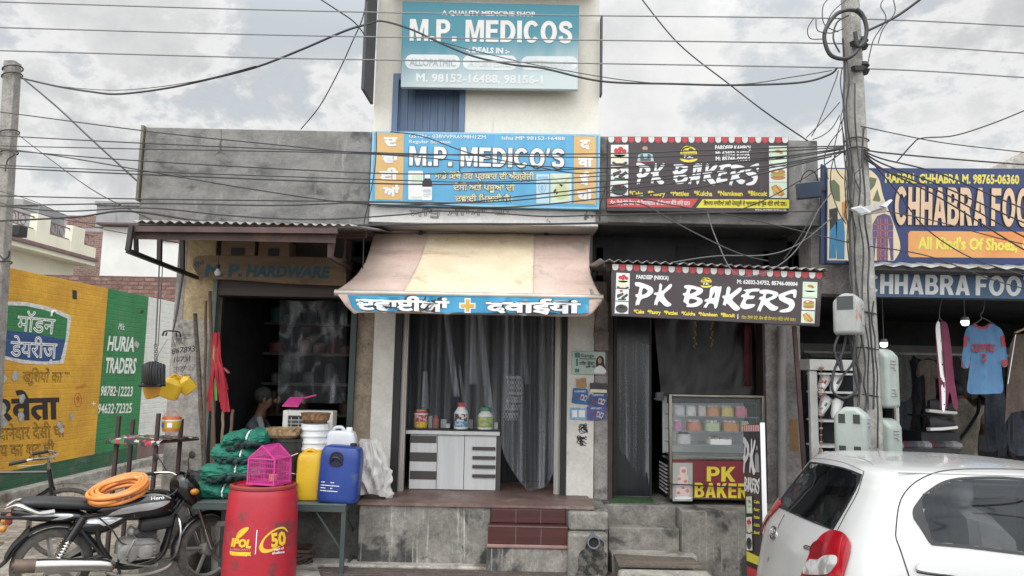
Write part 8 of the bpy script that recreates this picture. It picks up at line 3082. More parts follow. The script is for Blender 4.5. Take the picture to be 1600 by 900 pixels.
for k,(yy,tilt)in enumerate(((68,0),(107,0))):
 w=MB()
 w.lathe([(.0,-.05),(.035,-.05),(.05,-.02),(.03,0),(.05,.02),(.035,.05),(0,.05)],W(pole_x(yy)+16,yy,PY-.04),14)
 w.bar(W(pole_x(yy),yy,PY-.12),W(pole_x(yy)+18,yy,PY-.05),.04,.04)
 w.build('insulator',M['black'],root)
for yy in(221,236,490,545,618):
 w=MB()
 c=W(pole_x(yy),yy,PY)
 w.tube([c+V((.092*cos(a),.105*sin(a),.008*sin(2*a)))for a in[2*pi*i/16 for i in range(16)]],.006,6,closed=True)
 w.build('binding_wire',M['cable'],root)
rr=random.Random(12)
for k,(x_off,ya,yb,r,nn)in enumerate(((-14,60,650,.011,12),(-10,90,520,.008,12),(-18,105,420,.006,14),(2,130,640,.008,10),(10,200,640,.010,9),(-20,170,380,.005,14),(-8,220,560,.006,12),(-16,260,500,.007,10),(14,470,700,.008,8),(-4,500,700,.009,8))):
 w=MB()
 pts=[]
 for i in range(nn+1):
  y=ya+(yb-ya)*i/nn
  pts.append(W(pole_x(y)+x_off+rr.uniform(-3.5,3.5),y,PY-.12-rr.uniform(0,.05)))
 w.tube(smooth_path(pts,5),r*.72,6)
 w.build('strapped_cable',M['cable'],root)
for k,pts in enumerate(([(1352,30),(1335,16),(1310,20),(1293,40),(1288,60),(1297,85),(1318,92),(1335,84),(1352,60)],[(1338,14),(1348,24),(1354,45),(1350,66),(1340,72),(1336,50)],[(1312,82),(1302,60),(1308,35),(1326,24)])):
 w=MB()
 w.tube(smooth_path([W(x,y,PY-.15-.01*k)for x,y in pts],6),.017 if k<2 else.007,8)
 w.build('cable_coil',M['cable'],root)
for k,pts in enumerate(([(1325,500),(1318,545),(1303,580),(1301,610),(1318,622),(1336,612),(1345,590),(1333,555),(1326,520)],[(1330,510),(1335,560),(1316,588),(1308,600)],[(1320,505),(1308,530),(1304,550),(1316,580),(1313,560)],[(1336,530),(1334,575),(1340,605)])):
 w=MB()
 w.tube(smooth_path([W(x,y,PY-.2-.015*k)for x,y in pts],6),.010,7)
 w.build('cable_loop',M['cable'],root)
for k,pts in enumerate(([(1322,0),(1300,20),(1290,45),(1296,52),(1318,45)],[(1298,-5),(1286,10),(1288,38),(1310,50)],[(1272,28),(1262,45),(1266,60),(1285,61)],[(1275,30),(1278,48),(1300,52)],[(1310,110),(1304,130),(1280,190),(1268,213)],[(1312,160),(1290,185),(1260,215)],[(1312,180),(1300,200),(1285,212),(1270,218)],[(1316,200),(1296,225),(1288,250),(1294,280)],[(1314,190),(1304,230),(1306,262),(1318,280)],[(1350,240),(1345,262),(1335,275),(1345,300)],[(1318,230),(1302,250),(1298,290),(1310,330),(1322,350)],[(1380,0),(1376,10),(1384,30),(1366,60),(1360,80),(1356,100)],[(1396,0),(1398,20),(1380,45),(1372,68)])):
 w=MB()
 w.tube(smooth_path([W(x,y,PY-.13-.012*(k%4))for x,y in pts],6),.0042,5)
 w.build('loose_wire',M['cable'],root)
root=thing('street_lamp','white twin-panel LED street lamp clamped across the concrete pole','street lamp',W(1360,325,PY-.15))
m_lampw=mat('lamp_white',(.55,.57,.58),rough=.4)
w=MB()
w.pquad([(1329,325),(1345,321),(1362,331),(1346,336)],PY-.45,.03)
w.build('panel',m_lampw,root)
w=MB()
w.pquad([(1333,326.5),(1345,323.5),(1357,331),(1346,334)],PY-.456,.004)
w.build('led_field',mat('led_grey',(.34,.36,.38),rough=.3),root)
w=MB()
w.pquad([(1376,321),(1392,311),(1395,313),(1385,324)],PY-.42,.03)
w.build('panel',m_lampw,root)
w=MB()
w.bar(W(1345,330,PY-.40),W(1380,319,PY-.38),.05,.05)
w.bar(W(1352,333,PY-.36),W(1384,328,PY-.36),.03,.03)
w.bar(W(1362,326,PY-.36),W(1350,326,PY-.08),.04,.04)
w.build('bracket',M['alu'],root)
m_mbox=mat('pale_green_enamel',(.315,.355,.33),(.26,.295,.275),rough=.5,scale=5,stain=(.22,.20,.16),sscale=5,sstr=(2,2,.6),slo=.60,shi=.75,stain2=(.24,.10,.04),s2scale=5,s2lo=.69,s2hi=.74)
m_mrust=mat('rusty_grey_enamel',(.33,.34,.335),(.26,.27,.27),rough=.55,scale=5,stain=(.24,.12,.06),sscale=6,sstr=(2,2,.7),slo=.55,shi=.68)
def meter_box(label,px,yt,yb,Y,wd,dp,rz,m,windows,louvres):
 c=W(px,(yt+yb)/2,Y)
 h=W(px,yt,Y).z-W(px,yb,Y).z
 t=thing('meter_box',label,'meter box',(0,0,0))
 w=MB()
 prof=[(-wd/2,-h/2),(wd/2,-h/2),(wd/2,h/2-.06),(wd*.18,h/2),(-wd*.18,h/2),(-wd/2,h/2-.06)]
 w.prism([(x,0,z)for x,z in prof],(0,-dp/2,0),(0,dp/2,0))
 w.build('body',m,t,bevel=.03,seg=4)
 w=MB()
 w.prism([(x*1.02,0,z*1.008)for x,z in prof],(0,dp*.02,0),(0,dp*.05,0))
 w.build('lid_seam',m,t,bevel=.01)
 for(x0,z0,x1,z1)in windows:
  w=MB()
  w.box(x0*wd,x1*wd,-dp/2-.004,-dp/2+.002,z0*h,z1*h)
  w.build('meter_window',mat('meter_glass',(.035,.04,.04),rough=.15),t)
 for side in louvres:
  for zc_ in((.24,-.24)if h>.35 else(.2,)):
   for k in range(3):
    w=MB()
    w.obox((side*(wd/2+.001),-dp*.08,zc_*h+(k-1)*.026),(.008,dp*.4,.010),(0,.6*side,0))
    w.build('louvre',m_mrust,t)
 w=MB()
 for zc_ in(.18,-.22):
  w.obox((wd/2+.004,dp*.04,zc_*h),(.012,.03,.035))
 w.build('latch',M['alu'],t)
 t.location=c
 t.rotation_euler=(0,0,rz)
 return t
meter_box('rust-streaked grey meter box with a dark window, highest on the pole',1326,459,523,PY-.25,.20,.15,-.75,m_mrust,((-.30,.10,.30,.42),),())
meter_box('pale green meter box on the far side of the pole, upper of the pair',1379,545,637,PY+.02,.19,.19,-.95,m_mbox,(),(1,))
meter_box('pale green meter box with four small vents, lower front of the pole',1332,636,724,PY-.25,.235,.16,-.62,m_mbox,((-.34,.22,-.14,.38),(.10,.22,.30,.38),(-.34,-.34,-.14,-.18),(.10,-.34,.30,-.18)),(1,))
meter_box('pale green meter box beyond the pole, lower of the pair, half hidden',1384,653,745,PY+.02,.19,.19,-.95,m_mbox,(),(1,))
mb=MB()
mb.cyl(W(1399,600,PY+.25),W(1404,720,PY+.25),.02,n=10)
tag(mb.build('steel_pipe',M['alu']),'thin steel pipe standing behind the green meter boxes','pipe')
root=thing('utility_pole','weathered concrete pole rising in front of the yellow painted wall','pole',V((W(10,400,9.0).x,9.0,0)))
w=MB()
a,b=W(20,97,9.0),W(0,430,9.0)
d=(b-a)/(a.z-b.z)
b2=a+d*(a.z+.1)
vs_=[]
for c,s in((a,.072),(b2,.078)):
 vs_+=[c+V((x*s,y*s,0))for x,y in((-1,-1),(1,-1),(1,1),(-1,1))]
w.add(vs_,[(0,1,2,3),(7,6,5,4),(0,4,5,1),(1,5,6,2),(2,6,7,3),(3,7,4,0)])
w.build('shaft',M['pole_left'],root,bevel=.012)
for yy,xx in((108,20),(119,19),(208,14),(240,12),(412,2)):
 w=MB()
 c=W(xx,yy,9.0)
 w.tube([c+V((.11*cos(x_),.11*sin(x_),.03*cos(x_)))for x_ in[2*pi*i/14 for i in range(14)]],.009,6,closed=True)
 w.build('binding_wire',M['cable'],root)
w=MB()
w.tube(smooth_path([W(18,235,8.86),W(22,242,8.86),(W(12,250,8.86)),W(8,268,8.86)],5),.008,6)
w.build('loose_wire',M['cable'],root)
w=MB()
w.tube(smooth_path([W(-4,395,8.8),W(6,405,8.8),W(13,401,8.8),W(15,392,8.8)],5),.012,6)
w.build('loose_wire',M['cable'],root)
# OVERHEAD CABLES
def cable(pts,r,label,m=None,n=8):
 mb=MB()
 mb.tube(smooth_path([W(*p)for p in pts],n),r,6)
 o=mb.build('overhead_cable',m or M['cable'])
 tag(o,label,'cable','overhead cables strung along the street')
 return o
Z=5.95
cable([(-250,-5,Z),(0,3,Z),(400,15,Z),(800,23,Z),(1320,29,Z),(1600,41,Z),(1800,50,Z)],.0062,'topmost conductor running the whole way across the sky',M['cable_alu'])
cable([(-250,37,Z),(0,43,Z),(400,54,Z),(800,61,Z),(1345,69,Z),(1600,83,Z),(1800,94,Z)],.0062,'second conductor from the top, running the whole way across',M['cable_alu'])
cable([(-250,73,Z),(0,79,Z),(400,90,Z),(800,97,Z),(1345,107,Z),(1600,121,Z),(1800,132,Z)],.0062,'third conductor from the top, running the whole way across',M['cable_alu'])
cable([(33,122,8.95),(90,135,8.4),(140,143,7.9),(185,147,7.6),(260,138,7.2),(330,123,6.9),(400,105,6.7),(470,78,6.5),(540,48,6.35),(578,37,6.3)],.011,'thick sagging cable from the weathered pole up to the cream storey')
cable([(90,135,8.38),(185,141,7.6),(300,128,7.0),(400,103,6.68)],.004,'thin guy strand lying along the thick sagging cable')
cable([(578,37,6.3),(597,33,6.3),(640,45,6.25),(690,68,6.2),(740,88,6.15),(800,101,6.1),(850,107,6.1),(940,127,6.05),(1050,131,6.0),(1150,133,5.95),(1250,129,5.85),(1295,117,5.78),(1308,106,5.75)],.009,'thick cable crossing the faded teal sign to the concrete pole')
cable([(690,66,6.2),(760,84,6.15),(850,104,6.1),(1000,128,6.05),(1150,132,5.95),(1240,120,5.85),(1300,110,5.8)],.004,'thin strand above the thick cable crossing the teal sign')
cable([(33,120,8.9),(90,168,8.3),(140,215,7.7),(218,286,6.9)],.011,'straight cable from the weathered pole down to the grey parapet corner')
cable([(25,208,8.9),(80,250,8.0),(150,300,7.2),(240,345,6.5)],.0055,'straight cable from the middle of the weathered pole to the tin awning')
cable([(-100,165,8.5),(0,175,7.6),(230,205,6.5),(400,223,6.4),(600,241,6.4),(760,241,6.4),(950,240,6.35),(1150,233,6.1),(1320,228,5.75)],.0055,'highest service cable over the grey parapet and blue sign')
cable([(-100,206,8.2),(0,212,7.4),(230,224,6.45),(600,239,6.36),(950,246,6.3),(1150,240,6.1),(1320,230,5.75)],.0055,'second service cable over the grey parapet and blue sign')
cable([(-100,225,8.0),(0,228,7.3),(230,233,6.42),(560,240,6.35),(760,254,6.3),(950,263,6.3),(1200,250,6.0),(1318,233,5.75)],.0048,'third service cable over the grey parapet, dipping across the blue sign')
cable([(-100,225,7.8),(0,234,7.1),(230,252,6.4),(600,271,6.3),(780,268,6.3),(950,262,6.25),(1200,246,6.0),(1320,231,5.72)],.0055,'service cable rising from the blue slogan to the concrete pole')
cable([(-100,252,7.6),(0,258,7.0),(230,268,6.38),(600,281,6.3),(780,284,6.3),(1000,270,6.2),(1200,248,6.0),(1320,232,5.72)],.0048,'service cable below the rising one across the blue slogan')
cable([(-100,256,7.4),(0,262,6.9),(230,273,6.36),(600,287,6.28),(760,287,6.28),(940,283,6.2),(1200,258,6.0),(1318,236,5.72)],.0062,'heavier service cable through the middle of the blue sign')
cable([(-60,225,7.6),(66,240,7.0),(227,267,6.34),(390,295,6.28),(560,318,6.25),(700,318,6.25),(820,306,6.2),(950,291,6.2),(1180,262,6.0),(1318,238,5.72)],.0055,'slanting cable falling across the grey parapet to the foot of the blue sign')
cable([(-100,303,7.6),(0,306,6.9),(230,311,6.3),(580,315,6.25),(760,316,6.2),(930,300,6.2),(1100,280,6.05),(1290,246,5.8)],.0055,'cable low along the bottom of the grey parapet')
cable([(-100,330,7.4),(0,322,6.9),(230,318,6.28),(430,321,6.22),(600,316,6.2),(780,324,6.15),(940,310,6.15),(1100,291,6.0),(1300,244,5.75)],.0062,'sagging cable at the bottom edge of the grey parapet')
cable([(-100,318,7.2),(0,322,6.8),(100,330,6.5),(230,325,6.2),(360,337,6.2),(490,343,6.2),(620,336,6.18),(680,330,6.15),(760,332,6.15),(850,338,6.15),(940,336,6.1),(1120,332,6.0),(1278,330,5.95)],.0062,'wavy cable running just above the awnings')
cable([(-60,345,7.4),(0,345,7.0),(120,339,6.6),(200,330,6.3),(330,347,6.1),(460,349,6.05),(560,352,6.0),(700,350,6.1),(860,350,6.1),(950,348,6.1)],.009,'cable resting along the tin awning edge')
cable([(-60,300,8.0),(30,325,7.6),(110,345,7.2),(190,350,6.6),(260,347,6.1)],.0048,'slack cable in front of the cream house')
cable([(-60,285,8.4),(40,310,8.0),(140,352,7.4),(240,372,7.0),(280,380,6.9)],.004,'thin line slanting over the white house')
cable([(610,206,6.4),(660,213,6.38),(740,241,6.36),(850,263,6.34),(905,271,6.34),(950,268,6.3)],.005,'thin wire drooping across the title of the blue sign')
cable([(588,206,6.5),(588,235,6.48),(584,275,6.46),(574,325,6.46),(569,350,6.5),(567,420,6.4)],.0048,'wire hanging down the side of the blue sign')
cable([(951,272,6.45),(944,300,6.45),(938,320,6.45),(937,345,6.5)],.0062,'short black lead at the corner of the bakery parapet')
cable([(950,320,6.5),(1000,318,6.3),(1050,345,6.1),(1110,376,5.9),(1160,398,5.8),(1200,408,5.8)],.0055,'slack wire falling from the upper bakery sign to the tin awning')
cable([(1105,330,6.5),(1112,355,6.2),(1124,385,5.95),(1140,418,5.8),(1160,432,5.75),(1195,426,5.75),(1230,405,5.75),(1255,375,5.75),(1278,330,5.75),(1300,300,5.72)],.005,'loop of wire hanging over the lower bakery sign',M['cable_grey'])
cable([(950,300,6.5),(1060,322,6.3),(1150,338,6.1),(1280,368,5.9),(1330,380,5.8)],.0048,'cable from the blue sign corner sinking past the bakery parapet')
cable([(1050,410,5.82),(1120,400,5.8),(1200,398,5.8),(1250,380,5.78),(1300,340,5.75)],.005,'wire lifting from the bakery tin awning to the pole',M['cable_grey'])
cable([(1278,318,5.8),(1262,350,5.8),(1240,385,5.8),(1225,405,5.8)],.0048,'black lead running down beside the square flood lamp')
cable([(1150,330,6.3),(1200,310,6.1),(1270,270,5.9),(1316,238,5.75)],.0048,'short cable from the bakery parapet to the pole')
cable([(1000,-5,6.3),(1060,68,6.2),(1140,132,6.1),(1200,178,6.0),(1262,220,6.4)],.0062,'diagonal cable dropping from the sky to the bakery roof corner')
cable([(490,-8,6.0),(530,18,6.1),(555,36,6.2),(575,62,6.25)],.0062,'short diagonal cable meeting the cream storey')
cable([(470,202,6.9),(500,165,6.7),(530,110,6.5),(552,62,6.4),(566,30,6.35),(573,0,6.3),(576,-12,6.3)],.005,'thin curved wire beside the cream storey')
cable([(1442,-4,5.6),(1400,26,5.7),(1356,48,5.78)],.011,'thick cable rising steeply away from the pole top')
cable([(1650,150,5.9),(1600,173,5.9),(1545,195,5.9),(1490,212,5.9),(1440,216,5.95),(1425,226,6.0),(1402,252,6.3)],.0055,'cable curving down to the top of the navy signboard')
cable([(1345,197,5.8),(1400,209,5.9),(1480,224,6.0),(1600,238,6.1),(1700,250,6.1)],.0048,'slack cable running from the pole towards the far roof corner')
for k,(y0_,y1_,y2_,lab)in enumerate(((234,247,258,'uppermost cable leaving the pole over the navy signboard'),(236,272,330,'second cable leaving the pole over the navy signboard'),(238,290,352,'third cable leaving the pole, crossing the big tan title'),(240,310,396,'fourth cable leaving the pole, crossing the orange band'),(246,300,375,'lowest cable leaving the pole over the navy signboard'))):
 cable([(1350,y0_,5.76),(1380,y0_+(y1_-y0_)*.35,5.85),(1470,y1_,6.0),(1610,y2_,6.1),(1760,y2_+(y2_-y1_)*.9,6.2)],.007,lab)
cable([(1352,240,5.76),(1370,262,5.8),(1402,300,5.9),(1440,350,6.0),(1482,383,6.05),(1530,408,6.1),(1600,430,6.1)],.0055,'cable sagging steeply from the pole across the printed shirts')
cable([(1385,330,5.75),(1460,345,5.9),(1560,372,6.0),(1680,400,6.1)],.0048,'cable from the street lamp across the orange band')
cable([(1360,385,5.75),(1450,400,5.9),(1560,440,6.1),(1680,470,6.2)],.005,'cable crossing the narrow blue strip sign')
cable([(945,455,7.1),(938,470,7.1),(930,500,7.1),(928,520,7.1)],.004,'reddish cord hanging down to the paper bag',mat('red_cord',(.30,.06,.06),rough=.7))
cable([(573,432,7.12),(574,450,7.1),(560,460,7.12),(558,478,7.12),(566,492,7.12),(574,475,7.12),(574,455,7.12)],.0035,'loop of thin wire hanging on the tan pillar')
root=thing('flood_lamp','square navy flood lamp with a wire hoop between the bakery parapet and navy signboard','lamp',W(1265,311,6.4))
w=MB()
w.pquad([(1246,286),(1284,282),(1284,307),(1248,311)],6.4,.06)
w.build('housing',mat('navy_lamp',(.025,.04,.075),(.018,.03,.06),rough=.4),root,bevel=.008)
w=MB()
w.tube(smooth_path([W(1250,285,6.43),W(1256,272,6.43),(W(1265,266,6.43)),W(1274,271,6.43),W(1278,283,6.43)],5),.006,6)
w.bar(W(1280,296,6.43),W(1292,296,6.6),.02,.02)
w.build('bracket',M['black'],root)
mb=MB()
X_=tx0-.004
def wp(px,py):
 p,n=xplane(X_-.02)(px,py)
 return p
mb.prism([V((X_-.03,6.30,W(568,139,6.3).z)),V((X_-.03,6.74,W(580,163,6.74).z)),V((X_-.03,6.74,ztw)),V((X_-.03,6.30,ztw))],(0,0,0),(.025,0,0))
tag(mb.build('side_board',mat('dark_sheet_board',(.05,.055,.065),(.04,.042,.05),rough=.6,scale=4)),'dark sheet board fixed edge-on at the corner of the cream storey facing the street','board')
mb=MB()
mb.box(tx1+.004,tx1+.02,6.64,6.745,W(937,150,6.7).z,W(937,28,6.7).z)
tag(mb.build('side_board',mat('dark_sheet_board',(.05,.055,.065))),'thin dark board edge-on at the bakery side of the cream storey','board')
# CAR
CARZ=-.18
root=thing('hatchback_car','white hatchback car parked close by with tinted windows and red tail lamp','car',(0,0,0))
ZT=[(.18,.14,.70,3.66),(.30,.04,.80,3.73),(.45,.0,.838,3.775),(.60,.0,.848,3.77),(.75,.025,.848,3.70),(.86,.045,.842,3.52),(.95,.062,.832,3.15),(1.03,.095,.806,2.82),(1.15,.16,.752,2.62),(1.28,.235,.690,2.36),(1.38,.295,.642,2.10),(1.425,.325,.615,1.95),(1.455,.345,.585,1.80),(1.48,.375,.535,1.62),(1.497,.43,.46,1.45),(1.508,.55,.34,1.25),(1.513,.78,.16,1.10)]
def ztab(z):
 for i in range(len(ZT)-1):
  if z<=ZT[i+1][0]:
   t=(z-ZT[i][0])/(ZT[i+1][0]-ZT[i][0])
   a,b,c,d=ZT[max(0,i-1)],ZT[i],ZT[i+1],ZT[min(len(ZT)-1,i+2)]
   o=[]
   for k in(1,2,3):
    lin=b[k]+(c[k]-b[k])*t
    h=.5*(2*b[k]+(c[k]-a[k])*t+(2*a[k]-5*b[k]+4*c[k]-d[k])*t*t+(3*b[k]-a[k]-3*c[k]+d[k])*t**3)
    o.append(lin*.5+h*.5)
   return o
 return ZT[-1][1:]
def ring(z):
 r,wd,f=ztab(z)
 L_=f-r
 cx,cy=min(.30,L_*.3),min(.34,wd*.62)
 cf=min(.9 if z<.95 else.5,L_*.4)
 cyf=min(.5,wd*.7)
 H=[]
 for i in range(30):
  y=(wd-cy)*i/30
  H.append((r+.085*(y/wd)**2,y))
 x0b=r+.085*((wd-cy)/wd)**2
 for i in range(25):
  a=pi/2*i/24
  e=.82
  H.append((x0b+cx*(1-cos(a)**e),wd-cy+cy*sin(a)**e))
 for i in range(1,200):
  H.append((x0b+cx+(f-cf-x0b-cx)*i/200,wd))
 for i in range(11):
  a=pi/2*i/10
  H.append((f-cf+cf*sin(a)**.9,wd-cyf+cyf*cos(a)**.9))
 for i in range(1,5):
  H.append((f,(wd-cyf)*(1-i/4)))
 full=[(x,-y,z)for x,y in H]+[(x,y,z)for x,y in H[::-1][1:-1]]
 return full
zs=[]
for i in range(len(ZT)-1):
 m_=5 if ZT[i][0]<.94 else max(3,int((ZT[i+1][0]-ZT[i][0])/.009))
 zs+=[ZT[i][0]+(ZT[i+1][0]-ZT[i][0])*k/m_ for k in range(m_)]
zs.append(ZT[-1][0])
rings_=[ring(z)for z in zs]
n=len(rings_[0])
cyaw=radians(-3.0)
root.rotation_euler=(0,0,cyaw)
root.location=(1.675,4.708,CARZ)
MC=wmat(root)
bv=[MC@Vector(p)for r in rings_ for p in r]
bf=[(i*n+k,i*n+(k+1)%n,(i+1)*n+(k+1)%n,(i+1)*n+k)for i in range(len(rings_)-1)for k in range(n)]+[tuple((len(rings_)-1)*n+k for k in range(n)),tuple(range(n-1,-1,-1))]
S=bvh_surf(bv,bf)
rg=sp2([(1272,722.5),(1295,726),(1322,732),(1343,740),(1347,744),(1338,766),(1322,795),(1306,822),(1301,827.5),(1292,825),(1262,813),(1235,801),(1218,793),(1215,789),(1226,772),(1243,750),(1262,727),(1267,722)],3)
win_o=[(1425.6,802),(1427,794),(1432,786),(1444,771),(1464,757),(1484,749.3),(1513,746),(1558,745.3),(1600,747.8),(1690,754)]
win_b=[(1690,876),(1600,867.8),(1513,857),(1456,852),(1451,847),(1436,823),(1427.5,811)]
gl=[(1440.5,778),(1452,768),(1468,759),(1485,752.5),(1513,749.3),(1558,748.5),(1600,751),(1690,757)]
glb=[(1690,871.5),(1600,863.5),(1513,852.5),(1457,847.5),(1450,825),(1441,796)]
glass_in=[sp2(gl,4,False)+glb]
cxr,cyr=1281,775
rg_in=[[(cxr+(x-cxr)*.955,cyr+(y-cyr)*.955)for x,y in rg]]
MCi=MC.inverted()
keep=[]
for f in bf:
 if len(f)>4:
  keep.append(f)
  continue
 c=(bv[f[0]]+bv[f[2]])*.5
 l=MCi@c
 if.9<l.z<1.47:
  if l.x<.62 and abs(l.y)<.62:
   lm=MC@V((l.x,-abs(l.y),l.z))
   q1=pix(c)
   if inside(q1[0],q1[1],rg_in):
    continue
  elif abs(l.y)>.45:
   q1=pix(MC@V((l.x,-abs(l.y),l.z)))
   if inside(q1[0],q1[1],glass_in):
    continue
  elif l.x>2 and abs(l.y)<.5 and 1.05<l.z<1.38:
   continue
 keep.append(f)
w=MB()
w.add(bv,keep,True)
m_car=mat('white_car_paint',(.425,.43,.425),(.40,.405,.40),rough=.25,coat=.7,scale=1.2,spec=.5,stain=(.38,.375,.36),sscale=2.5,slo=.58,shi=.8)
body=w.build('body',m_car,root,ang=60)
Mi=wmat(body).inverted()
m_gl=bpy.data.materials.new('tinted_car_glass')
m_gl.use_nodes=True
_n,_l=m_gl.node_tree.nodes,m_gl.node_tree.links
_n.remove(_n['Principled BSDF'])
_tr,_gs,_mx,_fr=_n.new('ShaderNodeBsdfTransparent'),_n.new('ShaderNodeBsdfGlossy'),_n.new('ShaderNodeMixShader'),_n.new('ShaderNodeFresnel')
_tr.inputs[0].default_value=(.62,.65,.68,1)
_gs.inputs['Roughness'].default_value=.03
_gs.inputs['Color'].default_value=(.85,.9,.95,1)
_fr.inputs['IOR'].default_value=1.42
_l.new(_fr.outputs[0],_mx.inputs[0])
_l.new(_tr.outputs[0],_mx.inputs[1])
_l.new(_gs.outputs[0],_mx.inputs[2])
_l.new(_mx.outputs[0],_n['Material Output'].inputs[0])
m_rub=mat('black_window_rubber',(.012,.012,.013),rough=.5)
m_redl=mat('red_lamp_lens',(.33,.008,.016),(.25,.006,.012),rough=.08,coat=.6,scale=10)
m_clrl=mat('clear_lamp_lens',(.70,.70,.70),(.34,.33,.33),rough=.12,metal=.3,coat=.6,scale=14,lo=.4,hi=.6)
def car_part(name,rings2,off,m,th=0.0,grid=6,mirror=True,near=True):
 w=MB()
 shape(w,rings2,S,off,th,grid=grid,smooth=True)
 if near:
  w.build(name,m,root,ang=50)
 if mirror:
  w2=MB()
  w2.v=[V((p.x,-p.y,p.z))for p in[Mi@q for q in w.v]]
  Mw=wmat(root)
  w2.v=[Mw@p for p in w2.v]
  w2.f=[f[::-1]for f in w.f]
  w2.mi,w2.sm=w.mi,w.sm
  w2.build(name,m,root,ang=50)
 return o
car_part('rear_window',rg_in,.0035,m_gl,0,5,mirror=False)
car_part('window_rubber',[sp2(win_o,4,False)+win_b,glass_in[0]],.003,m_rub,.002,6)
car_part('window_rubber',[rg,rg_in[0]],.003,m_rub,.002,6,mirror=False)
car_part('side_window',glass_in,.0035,m_gl,0,6)
car_part('tail_lamp',[sp2([(1303,830.5),(1313,831.5),(1322,835.5),(1328,844),(1330.5,852),(1329,866),(1323,888),(1315,914),(1300,918),(1257,912),(1257,897),(1263,882),(1269,866),(1277,851),(1289,837)],3)],.006,m_redl,.012,4,mirror=False)
car_part('tail_lamp_clear_lens',[sp2([(1265,880),(1272,876),(1283,876.5),(1292,871),(1301,870),(1311,871.5),(1312,880),(1307,890),(1298,898),(1280,899),(1260,897)],3)],.0195,m_clrl,.002,4,mirror=False)
car_part('tail_lamp_reflector',[ell(1281,861,11,14.5,24,.35)],.0192,mat('deep_red_reflector',(.17,.005,.010),rough=.12,coat=.5),.0012,4,mirror=False)
car_part('tail_lamp',[sp2([(1305,831),(1313,831.5),(1322,835.5),(1328,844),(1330.5,852),(1329,866),(1323,888),(1315,914),(1302,916),(1299,890),(1297,860),(1299,840)],3)],.005,m_redl,.010,4,near=False)
car_part('tail_lamp_clear_lens',[sp2([(1299,868),(1311,868),(1316,874),(1313,888),(1304,897),(1299,890)],3)],.0165,m_clrl,.002,4,near=False)
w=MB()
for rg_ in(ell(1209,833,4.6,10,22,.1),ell(1209,829,3.2,5.5,16,.1),ell(1209,833,1.8,9,16,.1)):
 w.tube([S(*p)[0]+S(*p)[1]*.004 for p in rg_],.0042,6,closed=True)
w.build('emblem',M['chrome'],root)
w=MB()
glyphs(w,'GD',(1255,857),(1266.5,860),6,S,bold=.06,off=.002,th=.003)
w.build('badge_lettering',M['chrome'],root)
w=MB()
shape(w,[ell(1200,873,1.3,4,10,.2)],S,.003)
w.build('lock',M['alu'],root)
def seam(name,pts,r,m,mirror=True,off=.001):
 w=MB()
 P=[S(x,y)for x,y in sp2(pts,6,False)]
 w.tube([p+n_*off for p,n_ in P],r,6)
 w.build(name,m,root)
m_seam=mat('panel_gap',(.03,.03,.03),rough=.8)
seam('door_gap',[(1426,918),(1420,900),(1407,860),(1400.5,842),(1399.8,829),(1404,793),(1413,771),(1431,753),(1458,740),(1487,734.5),(1535,733),(1600,734),(1690,738)],.0035,m_seam)
seam('hatch_gap',[(1350,737),(1340,770),(1322,803),(1309,828)],.0028,m_seam)
seam('hatch_gap',[(1206,792),(1199,800),(1192,815)],.0028,m_seam)
seam('spoiler_gap',[(1264,716),(1290,717),(1322,724),(1349,736)],.0028,mat('panel_gap_grey',(.25,.25,.25),rough=.6))
seam('roof_gap',[(1324,713.5),(1343,716),(1356,720.5),(1364,726)],.003,mat('panel_gap_grey',(.25,.25,.25),rough=.6))
car_part('door_handle',[sp2([(1430,888),(1434,881.5),(1450,879.5),(1472,883),(1487,890),(1491,897),(1486,899),(1455,896),(1433,892)],3)],.004,m_car,.022,4)
seam('handle_shadow_gap',[(1432,894),(1455,898),(1487,901)],.004,m_seam,off=.0)
Mw=wmat(root)
for xw in(.62,3.08):
 for s_ in(-1,1):
  w=MB()
  w.lathe([(.21,-.10),(.27,-.095),(.29,-.06),(.29,.06),(.27,.095),(.21,.10)],(xw,s_*.765,.29),36,RY,cap=True)
  w.v=[Mw@p for p in w.v]
  o=w.build('wheel',M['rubber'],root)
  w=MB()
  w.lathe([(.0,.118),(.06,.118),(.19,.112),(.205,.102)]if s_<0 else[(.205,-.102),(.19,-.112),(.06,-.118),(0,-.118)],(xw,s_*.765,.29),24,RY)
  w.v=[Mw@p for p in w.v]
  w.build('hub_cap',mat('wheel_silver',(.42,.43,.44),rough=.35,metal=.6),o)
w=MB()
w.box(-.012,.03,-.25,.25,.40,.52)
w.v=[Mw@p for p in w.v]
w.build('number_plate',M['white_paint'],root)
w=MB()
w.box(-.03,.02,-.62,.62,.30,.36)
w.v=[Mw@p for p in w.v]
w.build('bumper_strip',m_rub,root)
for s_ in(-1,1):
 w=MB()
 w.ball((3.60,s_*.62,.74),.14,14,10,(.9,1,.6))
 w.v=[Mw@p for p in w.v]
 w.build('headlight',m_clrl,root)
 w=MB()
 w.ball((2.42,s_*.90,1.0),.10,12,8,(.6,.9,.7))
 w.v=[Mw@p for p in w.v]
 w.build('wing_mirror',m_car,root)
w=MB()
w.sheet(lambda u,v:Mw@V((2.90-.60*v-.25*(2*u-1)**2*(1-v*.4),(2*u-1)*(.68-.12*v),1.0+.37*v+.03)),10,6)
w.build('windscreen',m_gl,root)
for s_ in(-1,1):
 w=MB()
 w.tube([MC@V((.50+.11*k,s_*(ztab(1.474)[1]*(1-.0)+.001),1.474))for k in range(9)],.004,5)
 w.build('roof_channel',mat('panel_gap_grey',(.25,.25,.25)),root)
m_cab=mat('grey_cabin_plastic',(.05,.05,.052),rough=.7)
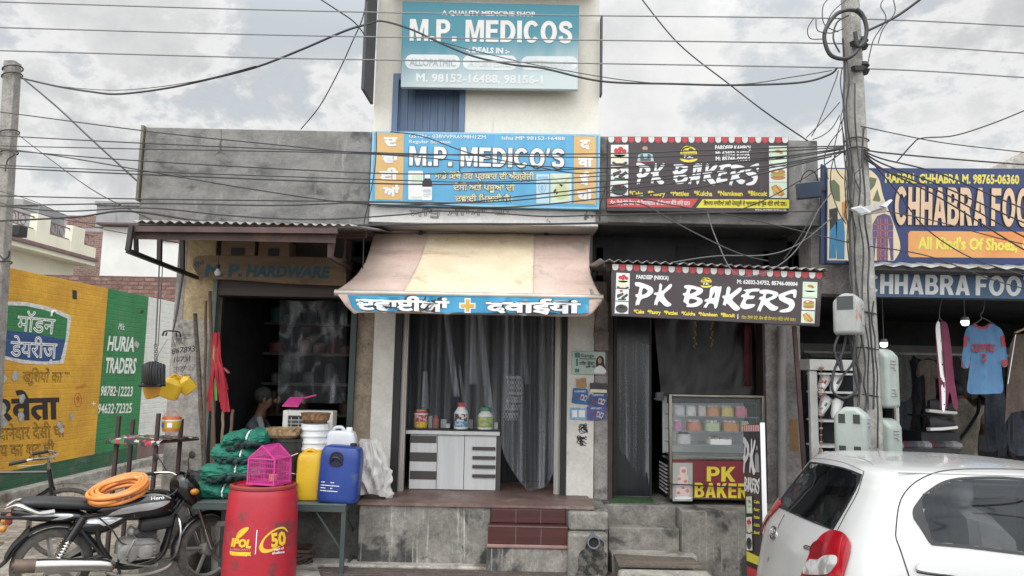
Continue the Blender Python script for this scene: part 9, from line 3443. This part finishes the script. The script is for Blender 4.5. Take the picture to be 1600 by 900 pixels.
m_fab=mat('grey_seat_fabric',(.24,.235,.22),(.19,.185,.175),rough=.9,scale=12)
w=MB()
w.box(.35,2.75,-.74,.74,.30,.92)
w.box(2.3,2.75,-.70,.70,.92,1.02)
w.v=[MC@p for p in w.v]
w.build('cabin_floor',m_cab,root)
for(x,y,wd_)in((1.02,0,1.25),(1.95,-.36,.50),(1.95,.36,.50)):
 w=MB()
 loft(w,[(x-.16,y,1.10,.20,wd_*.44),(x-.12,y,1.05,.26,wd_*.48),(x+.02,y,1.0,.26,wd_*.48),(x+.08,y,.98,.22,wd_*.46)],e=5)
 w.v=[MC@p for p in w.v]
 so=w.build('seat',m_fab,root)
 for yy in((y,)if wd_<1 else(-.38,.38)):
  w=MB()
  loft(w,resec([(x-.20,yy,1.36,.05,.09),(x-.17,yy,1.36,.085,.125),(x-.11,yy,1.36,.085,.125),(x-.08,yy,1.36,.05,.09)]),e=3.5)
  w.v=[MC@p for p in w.v]
  w.build('headrest',m_fab,so)
w=MB()
w.tube([MC@V((2.28+.06*cos(a)*.4,-.36+.18*cos(a),1.02+.18*sin(a)))for a in[2*pi*k/24 for k in range(24)]],.015,8,closed=True)
w.build('steering_wheel',m_rub,root)
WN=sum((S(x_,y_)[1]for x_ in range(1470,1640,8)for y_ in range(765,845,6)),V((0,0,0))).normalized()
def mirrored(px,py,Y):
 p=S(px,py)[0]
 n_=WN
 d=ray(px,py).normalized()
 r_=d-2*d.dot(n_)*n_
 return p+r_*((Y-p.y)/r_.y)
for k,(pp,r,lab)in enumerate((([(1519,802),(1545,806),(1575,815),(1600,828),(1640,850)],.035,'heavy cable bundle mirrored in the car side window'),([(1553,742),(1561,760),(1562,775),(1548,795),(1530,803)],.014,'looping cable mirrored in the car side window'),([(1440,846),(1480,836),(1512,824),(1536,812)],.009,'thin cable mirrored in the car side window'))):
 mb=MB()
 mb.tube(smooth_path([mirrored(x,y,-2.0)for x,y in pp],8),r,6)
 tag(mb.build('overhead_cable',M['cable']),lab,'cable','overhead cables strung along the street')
